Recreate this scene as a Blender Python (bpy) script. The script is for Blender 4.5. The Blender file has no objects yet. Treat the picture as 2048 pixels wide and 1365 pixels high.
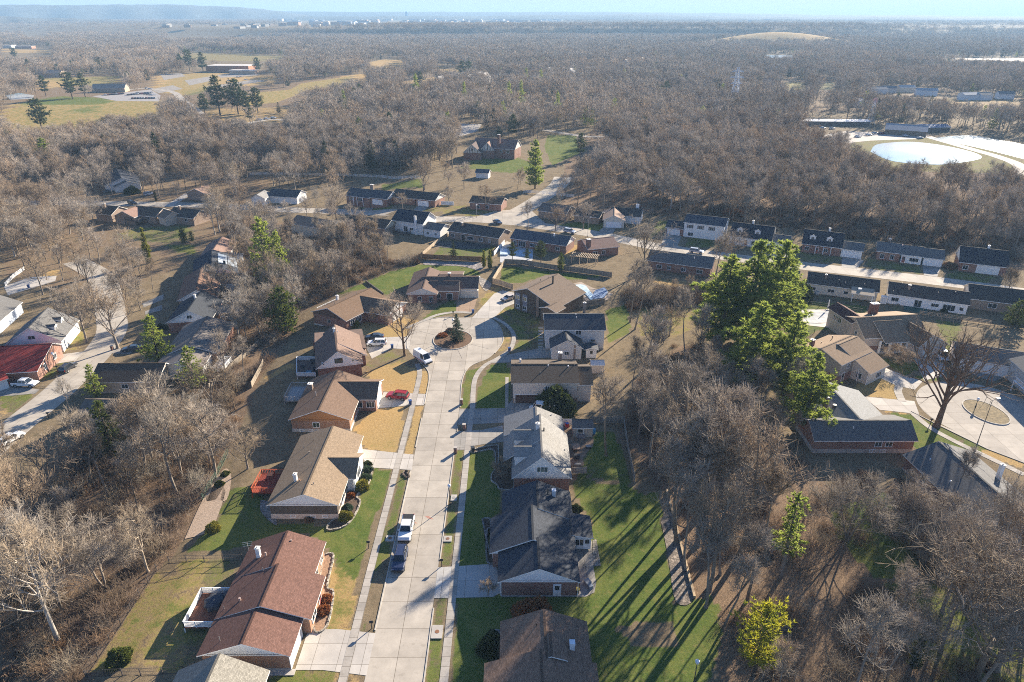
import bpy, math, random
import numpy as np
R = math.radians
random.seed(7); rng = np.random.default_rng(11)
sc = bpy.context.scene
COL = sc.collection
# ---------------------------------------------------------------- camera maths
# photograph 2048x1365, 24 mm lens, 75 m above the street, pitched down 25.6 degrees
F_, CX, CY, PT, HC = 1365.33, 1024.0, 682.5, R(25.6), 75.0
CP, SP = math.cos(PT), math.sin(PT)
def hgt(x, y=0.0):
    if y > 1500: return far_h(x, y)
    k = max(0.0, min(1.0, (600 - y) / 200.0))
    if x > -48: return 0.0
    if x < -62: return -2.5 * k
    return -2.5 * (-48 - x) / 14.0 * k
def bluff_y(x):
    return 2450 + 60 * math.sin(x / 210.0) + 0.00009 * x * x * (1 if x < 0 else -.3)
def far_h(x, y):
    t = (y - bluff_y(x)) / (80.0 + max(0, abs(x - 50) - 750) * .5)
    t = max(0.0, min(1.0, t)); z = 30 * t * t * (3 - 2 * t)
    d = math.hypot((x - 690) / 210.0, (y - 1930) / 120.0)
    z += 33 * math.exp(-d * d * 1.3)
    return z
def P(u, v, z=None):
    a = (u - CX) / F_; b = (v - CY) / F_
    d = SP + CP * b; fw = CP - SP * b
    zz = 0.0 if z is None else z
    for i in range(1 if z is not None else 30):
        t = (HC - zz) / d
        x, y = a * t, fw * t
        if z is None: zz = hgt(x, y)
    return (x, y, zz)
def fr(x0, y0, s): return lambda x, y, z=None: P(x0 + x / s, y0 + y / s, z)
f1 = fr(340, 860, 2.7036); f2 = fr(780, 860, 2.7036); f3 = fr(480, 560, 3.7923); f4 = fr(900, 560, 3.7923)
f5 = fr(500, 330, 3.7923); f6 = fr(1000, 330, 3.7923); f7 = fr(1500, 330, 3.7372); f8 = fr(1500, 560, 3.5912)
f9 = fr(0, 320, 3.7923); f10 = fr(0, 640, 3.7923); f11 = fr(0, 980, 3.5446); f12 = fr(1300, 860, 2.7032)
f13 = fr(0, 0, 2.9257); f14 = fr(680, 0, 2.9257); f15 = fr(1348, 0, 2.9257)
g1 = fr(380, 1040, 4.2); g2 = fr(700, 900, 4.55); g3 = fr(940, 940, 4.873); g4 = fr(940, 1180, 6.4); g5 = fr(980, 800, 6.4)
h1 = fr(1540, 580, 6.4); h2 = fr(1600, 760, 4.549); h3 = fr(980, 500, 6.825); h4 = fr(600, 500, 5.12); h5 = fr(0, 480, 5.6875)
h6 = fr(200, 320, 5.6875); h7 = fr(1740, 560, 5.688); h8 = fr(1260, 380, 6.203)

cam = bpy.data.cameras.new("camera"); cam.lens = 24; cam.sensor_width = 36; cam.clip_end = 60000; cam.clip_start = 1
co = bpy.data.objects.new("camera", cam); COL.objects.link(co)
co.location = (0, 0, HC); co.rotation_euler = (math.pi / 2 - PT, 0, 0); sc.camera = co

# ---------------------------------------------------------------- light, sky, exposure
SUN_AZ, SUN_EL = R(39), R(19.5)      # azimuth clockwise from the viewing direction (+Y)
w = bpy.data.worlds.new("World"); sc.world = w; w.use_nodes = True
nt = w.node_tree; bg = nt.nodes["Background"]
sky = nt.nodes.new("ShaderNodeTexSky"); sky.sky_type = 'NISHITA'; sky.sun_disc = False
sky.sun_elevation = SUN_EL; sky.sun_rotation = SUN_AZ; sky.altitude = 200; sky.dust_density = .3; sky.air_density = 1.0; sky.ozone_density = 4
tint = nt.nodes.new("ShaderNodeMix"); tint.data_type = 'RGBA'; tint.blend_type = 'MULTIPLY'; tint.inputs[0].default_value = 1; tint.inputs[7].default_value = (.86, .97, 1.16, 1)
nt.links.new(sky.outputs[0], tint.inputs[6]); 
tcw = nt.nodes.new("ShaderNodeTexCoord"); sxw = nt.nodes.new("ShaderNodeSeparateXYZ"); nt.links.new(tcw.outputs["Generated"], sxw.inputs[0])
mrw = nt.nodes.new("ShaderNodeMapRange"); mrw.inputs[1].default_value = 0.0; mrw.inputs[2].default_value = .22; mrw.inputs[3].default_value = .0; mrw.inputs[4].default_value = 1.0; nt.links.new(sxw.outputs[2], mrw.inputs[0])
low = nt.nodes.new("ShaderNodeMix"); low.data_type = 'RGBA'; nt.links.new(mrw.outputs[0], low.inputs[0]); low.inputs[6].default_value = (3.8, 4.6, 5.7, 1); nt.links.new(tint.outputs[2], low.inputs[7])   # pale blue band along the horizon
nt.links.new(low.outputs[2], bg.inputs[0]); bg.inputs[1].default_value = 0.053
sl = bpy.data.lights.new("sun", 'SUN'); sl.energy = 5.0; sl.angle = R(.55); sl.color = (1, .89, .73)
so = bpy.data.objects.new("sun", sl); COL.objects.link(so)
so.rotation_euler = (math.pi / 2 - SUN_EL, 0, -SUN_AZ + math.pi); so.location = (150, 200, 200)
sc.view_settings.view_transform = 'Standard'; sc.view_settings.look = 'None'; sc.view_settings.exposure = 1.74; sc.cycles.pixel_filter_type = 'BLACKMAN_HARRIS'; sc.cycles.filter_width = 1.0
sc.cycles.max_bounces = 5; sc.cycles.diffuse_bounces = 2; sc.cycles.glossy_bounces = 2; sc.cycles.transparent_max_bounces = 4
sc.cycles.transmission_bounces = 2; sc.cycles.volume_bounces = 0; sc.cycles.use_denoising = False; sc.cycles.use_adaptive_sampling = False; sc.cycles.denoiser = 'OPENIMAGEDENOISE'; sc.cycles.denoising_input_passes = 'RGB_ALBEDO_NORMAL'

# ---------------------------------------------------------------- materials
class NT:
    def __init__(s, name):
        s.m = bpy.data.materials.new(name); s.m.use_nodes = True; s.t = s.m.node_tree; s.n = s.t.nodes
        s.b = s.n["Principled BSDF"]; s.b.inputs["Specular IOR Level"].default_value = .25
    def new(s, typ, **k):
        o = s.n.new(typ)
        for a, b in k.items(): setattr(o, a, b)
        return o
    def lk(s, a, b): s.t.links.new(a, b)
    def val(s, sock, v):
        if hasattr(v, "links"): s.lk(v, sock)
        else: sock.default_value = v
    def math(s, op, a, b=0.0, clamp=False):
        o = s.new("ShaderNodeMath", operation=op, use_clamp=clamp); s.val(o.inputs[0], a); s.val(o.inputs[1], b); return o.outputs[0]
    def mix(s, f, a, b, mode='MIX'):
        o = s.new("ShaderNodeMix", data_type='RGBA', blend_type=mode); s.val(o.inputs[0], f)
        for q, v in ((6, a), (7, b)):
            s.val(o.inputs[q], v if hasattr(v, "links") else (*v[:3], 1))
        return o.outputs[2]
    def noise(s, scale, detail=4, rough=.55, vec=None, dist=0.0):
        o = s.new("ShaderNodeTexNoise"); o.inputs["Scale"].default_value = scale; o.inputs["Detail"].default_value = detail
        o.inputs["Roughness"].default_value = rough; o.inputs["Distortion"].default_value = dist
        s.lk(vec if vec is not None else s.obj(), o.inputs["Vector"]); return o.outputs[0]
    def ramp(s, f, lo, hi):
        o = s.new("ShaderNodeMapRange", clamp=True); s.val(o.inputs[0], f); o.inputs[1].default_value = lo; o.inputs[2].default_value = hi; return o.outputs[0]
    def tc(s):
        if not hasattr(s, "_tc"): s._tc = s.new("ShaderNodeTexCoord")
        return s._tc
    def obj(s): return s.tc().outputs["Object"]
    def uv(s): return s.tc().outputs["UV"]
    def geo(s):
        if not hasattr(s, "_g"): s._g = s.new("ShaderNodeNewGeometry")
        return s._g.outputs["Position"]
    def rnd(s):
        if not hasattr(s, "_r"): s._r = s.new("ShaderNodeObjectInfo")
        return s._r.outputs["Random"]
    def bump(s, hgt_, dist=.02, strength=.6):
        o = s.new("ShaderNodeBump"); o.inputs["Strength"].default_value = strength; o.inputs["Distance"].default_value = dist
        s.lk(hgt_, o.inputs["Height"]); s.lk(o.outputs[0], s.b.inputs["Normal"])
    def out(s, col=None, rough=.85, metal=0.0):
        if col is not None: s.val(s.b.inputs["Base Color"], col if hasattr(col, "links") else (*col[:3], 1))
        s.val(s.b.inputs["Roughness"], rough); s.b.inputs["Metallic"].default_value = metal
        return s.m
def sca(c, k): return tuple(min(1, v * k) for v in c)
MATS = {}
def cached(fn):
    def g(*a, **k):
        key = (fn.__name__, a, tuple(sorted(k.items())))
        if key not in MATS: MATS[key] = fn(*a, **k)
        return MATS[key]
    return g
@cached
def plain(c, rough=.7, var=.12, metal=0.0, scale=1.2):
    s = NT("paint"); n = s.noise(scale, 5, .6, s.geo())
    return s.out(s.mix(s.ramp(n, .3, .7), sca(c, 1 - var), sca(c, 1 + var)), rough, metal)
@cached
def shingle(c, var=.22, worn=.25):
    s = NT("roof_shingles"); br = s.new("ShaderNodeTexBrick", offset=.5)
    br.inputs["Scale"].default_value = 1; br.inputs["Brick Width"].default_value = .32; br.inputs["Row Height"].default_value = .15
    br.inputs["Mortar Size"].default_value = .012; br.inputs["Bias"].default_value = 0
    br.inputs["Color1"].default_value = (*sca(c, 1 - var), 1); br.inputs["Color2"].default_value = (*sca(c, 1 + var), 1); br.inputs["Mortar"].default_value = (*sca(c, .5), 1)
    s.lk(s.uv(), br.inputs["Vector"])
    n = s.noise(1.6, 6, .65, s.geo()); n2 = s.noise(.16, 3, .5, s.geo())
    mp = s.new("ShaderNodeMapping"); s.lk(s.uv(), mp.inputs[0]); mp.inputs["Scale"].default_value = (1.4, .12, 1)
    st = s.noise(1.0, 4, .6, mp.outputs[0])
    col = s.mix(s.math('MULTIPLY', s.ramp(n, .35, .75), worn), br.outputs[0], sca(c, 1.5))
    col = s.mix(s.math('MULTIPLY', s.ramp(st, .5, .8), .35), col, sca(c, .62))
    col = s.mix(s.math('MULTIPLY', s.ramp(n2, .4, .65), .25), col, sca((c[0] * 1.05, c[1], c[2] * .9), .75))
    gr = s.noise(9, 2, .7, s.geo()); col = s.mix(s.ramp(gr, .3, .7), s.mix(1, col, (.74, .74, .74), 'MULTIPLY'), s.mix(1, col, (1.22, 1.22, 1.22), 'MULTIPLY'))
    s.b.inputs["Specular IOR Level"].default_value = .15
    return s.out(col, .9)
@cached
def brick(c=(.26, .095, .06), light=(.36, .2, .14), mort=(.35, .3, .26)):
    s = NT("brickwork"); br = s.new("ShaderNodeTexBrick", offset=.5)
    br.inputs["Scale"].default_value = 1; br.inputs["Brick Width"].default_value = .22; br.inputs["Row Height"].default_value = .077
    br.inputs["Mortar Size"].default_value = .008; br.inputs["Bias"].default_value = -.3
    br.inputs["Color1"].default_value = (*sca(c, .8), 1); br.inputs["Color2"].default_value = (*light, 1); br.inputs["Mortar"].default_value = (*mort, 1)
    s.lk(s.uv(), br.inputs["Vector"])
    mp = s.new("ShaderNodeMapping"); s.lk(s.uv(), mp.inputs[0]); mp.inputs["Scale"].default_value = (2.4, 5.5, 1)
    n = s.noise(1.0, 3, .75, mp.outputs[0]); n2 = s.noise(.35, 4, .6, s.geo())
    col = s.mix(s.ramp(n, .58, .68), br.outputs[0], light); col = s.mix(s.math('MULTIPLY', s.ramp(n2, .45, .7), .5), col, sca(c, .55))
    return s.out(col, .9)
@cached
def siding(c, pitch=.18, vertical=False, dirt=.12):
    s = NT("siding"); sx = s.new("ShaderNodeSeparateXYZ"); s.lk(s.uv(), sx.inputs[0])
    fr_ = s.math('FRACT', s.math('DIVIDE', sx.outputs[0 if vertical else 1], pitch))
    groove = s.math('LESS_THAN', fr_, .14)
    n = s.noise(.8, 5, .65, s.geo())
    col = s.mix(s.math('MULTIPLY', s.ramp(n, .45, .75), dirt * 3), c, sca(c, .68))
    col = s.mix(s.math('MULTIPLY', groove, .22), col, sca(c, .55))
    return s.out(col, .65)
@cached
def concrete(c=(.42, .375, .32), joint=0.0, ox=0.0, oy=0.0, jw=3.7, jh=4.6, old=.3):
    s = NT("concrete"); g = s.geo(); n = s.noise(.35, 6, .65, g); n2 = s.noise(3.5, 5, .7, g); n3 = s.noise(22, 2, .6, g)
    col = s.mix(s.ramp(n, .3, .72), sca(c, 1 - old * .75), sca(c, 1.12)); col = s.mix(s.math('MULTIPLY', s.ramp(n2, .5, .75), old), col, sca(c, .6)); sp_ = s.noise(.9, 3, .5, g); col = s.mix(s.math('MULTIPLY', s.ramp(sp_, .63, .72), old * 1.2), col, sca((c[0], c[1] * .97, c[2] * .92), .5))
    col = s.mix(s.math('MULTIPLY', s.ramp(n3, .4, .7), .2), col, sca(c, .72))
    if joint > 0:
        mp = s.new("ShaderNodeMapping"); s.lk(g, mp.inputs[0]); mp.inputs["Location"].default_value = (-ox, -oy, 0)
        br = s.new("ShaderNodeTexBrick", offset=0.0); br.inputs["Scale"].default_value = 1
        br.inputs["Brick Width"].default_value = jw; br.inputs["Row Height"].default_value = jh; br.inputs["Mortar Size"].default_value = joint; br.inputs["Mortar Smooth"].default_value = .3
        br.inputs["Color1"].default_value = (.88, .87, .86, 1); br.inputs["Color2"].default_value = (1.07, 1.06, 1.04, 1); br.inputs["Mortar"].default_value = (.36, .33, .29, 1)
        s.lk(mp.outputs[0], br.inputs["Vector"]); col = s.mix(1, col, br.outputs[0], 'MULTIPLY')
    s.b.inputs["Specular IOR Level"].default_value = .12
    return s.out(col, .88)
@cached
def wood(c=(.22, .17, .12), pitch=.14, var=.35):
    s = NT("weathered_wood"); sx = s.new("ShaderNodeSeparateXYZ"); s.lk(s.uv(), sx.inputs[0])
    q = s.math('DIVIDE', sx.outputs[0], pitch); fl = s.math('FLOOR', q); wn = s.new("ShaderNodeTexWhiteNoise", noise_dimensions='1D'); s.lk(fl, wn.inputs["W"])
    n = s.noise(2, 5, .7, s.geo()); f = s.math('ADD', s.math('MULTIPLY', wn.outputs[0], .5), s.math('MULTIPLY', n, .5))
    col = s.mix(s.ramp(f, .2, .8), sca(c, 1 - var), sca(c, 1 + var)); col = s.mix(s.math('LESS_THAN', s.math('FRACT', q), .1), col, sca(c, .35))
    return s.out(col, .85)
@cached
def glass(c=(.02, .026, .033)):
    s = NT("window_glass"); s.b.inputs["Specular IOR Level"].default_value = .6; n = s.noise(.7, 3, .5, s.geo())
    return s.out(s.mix(s.ramp(n, .35, .65), sca(c, .6), sca(c, 1.8)), .06)
@cached
def paint(c, rough=.28):
    s = NT("car_paint"); s.b.inputs["Coat Weight"].default_value = .5; s.b.inputs["Coat Roughness"].default_value = .06; s.b.inputs["Specular IOR Level"].default_value = .5
    n = s.noise(2.5, 4, .6); return s.out(s.mix(s.ramp(n, .4, .75), c, sca(c, .84)), rough)
@cached
def stone(c=(.33, .29, .24), size=.45):
    s = NT("stone"); v = s.new("ShaderNodeTexVoronoi"); v.inputs["Scale"].default_value = 1 / size; s.lk(s.geo(), v.inputs["Vector"])
    v2 = s.new("ShaderNodeTexVoronoi", feature='DISTANCE_TO_EDGE'); v2.inputs["Scale"].default_value = 1 / size; s.lk(s.geo(), v2.inputs["Vector"])
    sx = s.new("ShaderNodeSeparateXYZ"); s.lk(v.outputs["Color"], sx.inputs[0])
    col = s.mix(sx.outputs[0], sca(c, .55), sca(c, 1.35)); col = s.mix(s.ramp(v2.outputs["Distance"], 0, .12), sca(c, .3), col)
    return s.out(col, .9)
@cached
def bark(c=(.15, .12, .095), hue=.35, name="bark", zone=0):
    s = NT(name); n = s.noise(1.1, 5, .7, s.geo())
    col = s.mix(s.ramp(n, .3, .72), sca(c, .62), sca(c, 1.35))
    col = s.mix(s.math('MULTIPLY', s.rnd(), hue * 1.6, True), col, s.mix(1, col, (1.35, 1.28, 1.25), 'MULTIPLY'))
    col = s.mix(s.math('LESS_THAN', s.math('FRACT', s.math('MULTIPLY', s.rnd(), 7.31)), .4), col, s.mix(1, col, (.95, .86, .74), 'MULTIPLY'))
    if zone:
        z1 = s.noise(.007, 4, .6, s.geo()); z2 = s.noise(.0026, 3, .5, s.geo()); col = s.mix(s.math('MULTIPLY', s.ramp(z1, .46, .62), .55), col, s.mix(1, col, (.52, .5, .5), 'MULTIPLY')); col = s.mix(s.math('MULTIPLY', s.ramp(z2, .48, .6), .5), col, s.mix(1, col, (1.3, 1.22, 1.1), 'MULTIPLY'))
    s.b.inputs["Specular IOR Level"].default_value = .1
    return s.out(col, .92)
@cached
def leafy(c=(.06, .1, .022), c2=(.12, .15, .035), name="needles", scale=.9, trans=.25):
    s = NT(name); n = s.noise(scale, 4, .65, s.geo()); n2 = s.noise(scale * 7, 2, .6, s.geo())
    col = s.mix(s.ramp(n, .32, .68), c, c2); col = s.mix(s.ramp(n2, .3, .7), s.mix(1, col, (.7, .7, .7), 'MULTIPLY'), s.mix(1, col, (1.25, 1.2, 1.15), 'MULTIPLY'))
    m = s.out(col, .75); s.b.inputs["Specular IOR Level"].default_value = .15
    tr = s.new("ShaderNodeBsdfTranslucent"); s.lk(col, tr.inputs[0]); ms = s.new("ShaderNodeMixShader"); ms.inputs[0].default_value = trans
    s.lk(s.b.outputs[0], ms.inputs[1]); s.lk(tr.outputs[0], ms.inputs[2]); s.lk(ms.outputs[0], s.n["Material Output"].inputs[0])
    return m
WHITE = lambda: plain((.78, .77, .75), .55, .06)
TRIM = lambda: plain((.74, .73, .7), .55, .08)

# ---------------------------------------------------------------- object helpers
ORI = {}
def tag(o, label=None, cat=None, group=None, kind=None):
    if label: o["label"] = label
    if cat: o["category"] = cat
    if group: o["group"] = group
    if kind: o["kind"] = kind
    return o
def thing(name, loc, label, cat, group=None):
    o = bpy.data.objects.new(name, None); o.empty_display_size = .5; COL.objects.link(o); o.location = loc; ORI[o] = tuple(loc)
    return tag(o, label, cat, group)
def link(o, parent=None):
    COL.objects.link(o)
    if parent is not None: o.parent = parent
    return o
def uv_auto(me):
    n = len(me.loops)
    if not n: return
    V = np.empty(len(me.vertices) * 3, np.float32); me.vertices.foreach_get("co", V); V = V.reshape(-1, 3)
    li = np.empty(n, np.int32); me.loops.foreach_get("vertex_index", li)
    np_ = len(me.polygons); N = np.empty(np_ * 3, np.float32); me.polygons.foreach_get("normal", N); N = N.reshape(-1, 3)
    lt = np.empty(np_, np.int32); me.polygons.foreach_get("loop_total", lt); pi = np.repeat(np.arange(np_), lt)
    T = np.stack([-N[:, 1], N[:, 0], np.zeros(np_)], 1); l = np.linalg.norm(T, axis=1); flat = l < .08
    T[flat] = (1, 0, 0); T /= np.linalg.norm(T, axis=1)[:, None]; B = np.cross(N, T)
    p = V[li]; uv = np.stack([(p * T[pi]).sum(1), (p * B[pi]).sum(1)], 1).astype(np.float32)
    (me.uv_layers.get("UVMap") or me.uv_layers.new(name="UVMap")).data.foreach_set("uv", uv.ravel())
class MB:
    def __init__(s): s.v = []; s.f = []; s.m = []
    def poly(s, pts, mi=0):
        i = len(s.v); s.v += [tuple(p) for p in pts]; s.f.append(tuple(range(i, i + len(pts)))); s.m.append(mi); return s
    def obox(s, o, a, b, c, mi=0):
        o, a, b, c = (np.array(q, float) for q in (o, a, b, c))
        if np.dot(np.cross(a, b), c) < 0: a, b = b, a
        i = len(s.v); s.v += [tuple(o + x * a + y * b + z * c) for z in (0, 1) for y in (0, 1) for x in (0, 1)]
        for q in ((0, 2, 3, 1), (4, 5, 7, 6), (0, 1, 5, 4), (2, 6, 7, 3), (0, 4, 6, 2), (1, 3, 7, 5)): s.f.append(tuple(i + k for k in q)); s.m.append(mi)
        return s
    def box(s, c, d, rz=0.0, mi=0):
        ca, sa = math.cos(rz), math.sin(rz); a = np.array((ca, sa, 0)) * d[0]; b = np.array((-sa, ca, 0)) * d[1]; e = np.array((0, 0, d[2]))
        return s.obox(np.array(c, float) - a / 2 - b / 2, a, b, e, mi)       # c = centre of the bottom
    def tube(s, p0, p1, r0, r1=None, n=8, mi=0, caps=True):
        r1 = r0 if r1 is None else r1; p0 = np.array(p0, float); p1 = np.array(p1, float); d = p1 - p0; d /= (np.linalg.norm(d) + 1e-9)
        a = np.cross(d, (0, 0, 1) if abs(d[2]) < .9 else (1, 0, 0)); a /= np.linalg.norm(a); b = np.cross(d, a); i = len(s.v)
        for p, r in ((p0, r0), (p1, r1)):
            for k in range(n):
                t = 2 * math.pi * k / n; s.v.append(tuple(p + r * (math.cos(t) * a + math.sin(t) * b)))
        for k in range(n): s.f.append((i + k, i + (k + 1) % n, i + n + (k + 1) % n, i + n + k)); s.m.append(mi)
        if caps: s.f.append(tuple(range(i + n - 1, i - 1, -1))); s.m.append(mi); s.f.append(tuple(range(i + n, i + 2 * n))); s.m.append(mi)
        return s
    def prism(s, pts, z0, z1, mi=0, mtop=None):
        pts = [tuple(p[:2]) for p in pts]
        if sum(pts[k - 1][0] * pts[k][1] - pts[k][0] * pts[k - 1][1] for k in range(len(pts))) < 0: pts = pts[::-1]
        n = len(pts); i = len(s.v); s.v += [(x, y, z0) for x, y in pts] + [(x, y, z1) for x, y in pts]
        for k in range(n): s.f.append((i + k, i + (k + 1) % n, i + n + (k + 1) % n, i + n + k)); s.m.append(mi)
        s.f.append(tuple(range(i + n, i + 2 * n))); s.m.append(mi if mtop is None else mtop); s.f.append(tuple(range(i + n - 1, i - 1, -1))); s.m.append(mi); return s
    def build(s, name, mats, parent=None, smooth=False, org=None):
        me = bpy.data.meshes.new(name); o_ = np.array(ORI.get(parent, (0, 0, 0)) if org is None else org, float)
        me.from_pydata([tuple(np.array(v, float) - o_) for v in s.v], [], s.f)
        for m in (mats if isinstance(mats, (list, tuple)) else [mats]): me.materials.append(m)
        me.polygons.foreach_set("material_index", s.m); me.update(); uv_auto(me)
        if smooth: me.polygons.foreach_set("use_smooth", [True] * len(me.polygons))
        ob = bpy.data.objects.new(name, me); link(ob, parent)
        if parent is not None: ORI[ob] = ORI.get(parent, (0, 0, 0))
        elif org is not None: ob.location = org; ORI[ob] = tuple(org)
        return ob
def npmesh(name, V, F, mats, mi=None, smooth=False):
    me = bpy.data.meshes.new(name); nf, k = F.shape
    me.vertices.add(len(V)); me.vertices.foreach_set("co", np.asarray(V, np.float32).ravel())
    me.loops.add(nf * k); me.loops.foreach_set("vertex_index", F.astype(np.int32).ravel()); me.polygons.add(nf)
    me.polygons.foreach_set("loop_start", np.arange(0, nf * k, k, dtype=np.int32)); me.polygons.foreach_set("loop_total", np.full(nf, k, np.int32))
    for m in (mats if isinstance(mats, (list, tuple)) else [mats]): me.materials.append(m)
    if mi is not None: me.polygons.foreach_set("material_index", np.asarray(mi, np.int32))
    if smooth: me.polygons.foreach_set("use_smooth", np.ones(nf, bool))
    me.update(calc_edges=True); return me
def dup(root, loc, rz, label=None, group=None, scale=None):
    c = root.copy(); COL.objects.link(c); c.location = loc; c.rotation_euler = (0, 0, rz)
    if scale: c.scale = (scale,) * 3 if not isinstance(scale, tuple) else scale
    if label: c["label"] = label
    if group: c["group"] = group
    for ch in root.children:
        d = ch.copy(); COL.objects.link(d); d.parent = c
        for g in ch.children:
            e = g.copy(); COL.objects.link(e); e.parent = d
    return c
def recolour(root, part, mat, idx=0):
    for ch in root.children:
        if ch.name.split('.')[0] == part: ch.data = ch.data.copy(); ch.data.materials[idx] = mat
# ================================================================ GROUND
def W(f, *pts): return [f(*p)[:2] for p in pts]
def PX(*pts): return [P(*p)[:2] for p in pts]
ZG = []   # (channel, strength, polygon)   channels: 0 green 1 straw 2 leaf litter 3 bare soil
def zone(ch, k, poly): ZG.append((ch, k, np.array(poly)))
# woodland floors
zone(2, .9, PX((1330, 985), (1235, 880), (1270, 760), (1360, 690), (1430, 690), (1560, 880), (1640, 960), (1700, 1010), (1760, 1150), (1900, 1365), (1440, 1365), (1395, 1210), (1385, 1200), (1330, 1010)))
zone(2, .8, PX((0, 1365), (180, 1365), (300, 1170), (385, 1060), (450, 930), (520, 760), (560, 700), (600, 640), (560, 560), (480, 480), (400, 540), (440, 660), (430, 720), (360, 760), (330, 800), (150, 900), (0, 980)))
zone(2, .75, PX((430, 440), (700, 450), (780, 520), (870, 505), (700, 570), (660, 600), (560, 640), (540, 560)))
zone(2, .8, PX((1120, 420), (1300, 425), (1500, 450), (1760, 480), (2048, 545), (2048, 330), (1700, 270), (1200, 240), (1130, 330)))
zone(2, .55, PX((0, 340), (700, 330), (900, 220), (1300, 230), (2048, 220), (2048, 150), (0, 150)))
zone(2, .5, PX((0, 340), (560, 345), (480, 470), (400, 520), (300, 560), (180, 600), (0, 560)))
zone(3, .35, W(f4, (1400, 60), (1960, 90), (1880, 180), (1420, 130)))
# lawns round the near street
zone(0, 1, W(f1, (1095, 205), (1200, 225), (1000, 800), (920, 740), (850, 660), (845, 600), (690, 555), (480, 540), (560, 500), (840, 520), (960, 500), (1000, 430), (1060, 330), (1100, 240)))
zone(0, .62, W(f1, (1240, 225), (1290, 230), (1180, 690), (1120, 760), (1050, 1080), (1030, 1090), (1090, 760)))
zone(0, .75, W(f1, (300, 330), (480, 300), (560, 500), (640, 560), (420, 640), (200, 660), (90, 660), (260, 480)))
zone(1, .6, W(f11, (1090, 590), (1380, 480), (1500, 500), (1400, 900), (1290, 1290), (640, 1290), (1000, 730))); zone(0, .47, W(f11, (1090, 590), (1380, 480), (1700, 480), (1500, 1100), (1290, 1290), (640, 1290), (1000, 730)))
zone(0, .5, W(f1, (850, 650), (1000, 800), (990, 1080), (830, 1080), (860, 960), (900, 700))); zone(1, .8, W(f1, (850, 700), (1010, 790), (990, 1080), (830, 1080), (860, 960)))
zone(0, .6, W(f1, (480, 1400), (600, 1290), (690, 1280), (910, 1290), (900, 1400))); zone(1, .6, W(f1, (480, 1400), (600, 1290), (1050, 1290), (1000, 1400)))
zone(0, 1, W(f2, (430, 130), (560, 90), (590, 300), (600, 440), (530, 500), (540, 730), (370, 740)))
zone(0, .6, W(f2, (350, 110), (405, 100), (330, 740), (265, 740), (290, 560), (330, 400))); zone(1, .35, W(f2, (350, 110), (405, 100), (380, 340), (330, 400)))
zone(0, .9, W(f2, (355, 895), (600, 870), (1070, 890), (1090, 500), (985, 330), (1010, 240), (1150, 300), (1290, 300), (1420, 380), (1480, 600), (1514, 720), (1560, 900), (1480, 1000), (1514, 1300), (1514, 1420), (330, 1420)))
zone(0, .6, W(f2, (240, 910), (315, 900), (280, 1400), (180, 1400), (200, 1150)))
zone(0, .9, W(f12, (0, 330), (50, 360), (100, 700), (140, 930), (250, 920), (330, 900), (370, 960), (400, 1100), (300, 1400), (0, 1400)))
zone(2, .9, W(f2, (1190, 1060), (1514, 1040), (1560, 1180), (1330, 1170))); zone(0, -.8, W(f2, (1190, 1060), (1514, 1040), (1560, 1180), (1330, 1170)))
zone(0, .85, W(f4, (1030, 1365), (1090, 1200), (1260, 1150), (1290, 1300), (1200, 1400))); zone(0, .7, W(f2, (1010, 240), (1040, 190), (1110, 10), (1220, 10), (1310, 280), (1290, 300)))
zone(0, .95, W(f4, (195, 970), (415, 975), (470, 900), (450, 720), (440, 630), (320, 640), (235, 760)))
zone(0, .8, W(f4, (120, 700), (290, 635), (190, 700), (150, 970), (80, 970), (90, 800))); zone(1, .4, W(f4, (180, 650), (290, 635), (190, 720)))
zone(0, .5, W(f4, (340, 220), (470, 200), (690, 260), (700, 510), (490, 535), (500, 430), (430, 340))); zone(1, .4, W(f4, (340, 220), (470, 200), (690, 260), (690, 510), (490, 535), (500, 430), (430, 340)))
zone(1, .6, W(f4, (300, 310), (360, 330), (450, 410), (470, 470), (440, 530), (365, 545), (400, 450), (340, 360))); zone(0, .4, W(f4, (300, 310), (360, 350), (440, 430), (460, 470), (440, 530), (365, 545), (400, 450)))
zone(1, 1, W(f4, (330, 250), (345, 210), (400, 205), (430, 240), (380, 280)))
zone(0, 1, W(f5, (860, 890), (1100, 800), (1380, 740), (1700, 780), (1760, 840), (1240, 830), (1220, 900), (1030, 990), (920, 920)))
zone(0, .8, W(f5, (650, 980), (860, 900), (900, 940), (700, 980))); zone(0, .7, W(f5, (1300, 1175), (1400, 1090), (1560, 1000), (1570, 1120), (1400, 1160)))
zone(0, .45, W(f5, (1720, 1060), (1830, 920), (1920, 930), (1720, 1120))); zone(1, .6, W(f5, (1720, 1060), (1830, 920), (1920, 930), (1720, 1120)))
zone(0, .95, W(f4, (1180, 230), (1340, 190), (1370, 400), (1200, 480))); zone(0, .45, W(f4, (1400, 130), (1850, 170), (1900, 330), (1700, 450), (1430, 420))); zone(1, .55, W(f4, (1400, 130), (1850, 170), (1900, 330), (1700, 450), (1430, 420)))
zone(1, .25, W(f3, (1030, 600), (1100, 560), (1180, 520), (1350, 690), (1330, 860), (1080, 850), (940, 740))); zone(0, .35, W(f3, (950, 640), (1100, 530), (1180, 520), (1260, 620), (1000, 720)))
zone(1, 1, W(f3, (960, 700), (1200, 620), (1350, 690), (1330, 860), (1080, 850)))
zone(1, 1, W(f3, (870, 1130), (1030, 960), (1250, 960), (1190, 1320), (940, 1280))); zone(0, .3, W(f3, (960, 1260), (1200, 1200), (1190, 1320)))
zone(1, .9, W(f3, (1370, 700), (1440, 680), (1410, 870), (1345, 860))); zone(1, .9, W(f3, (1320, 955), (1390, 960), (1310, 1330), (1235, 1320)))
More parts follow.
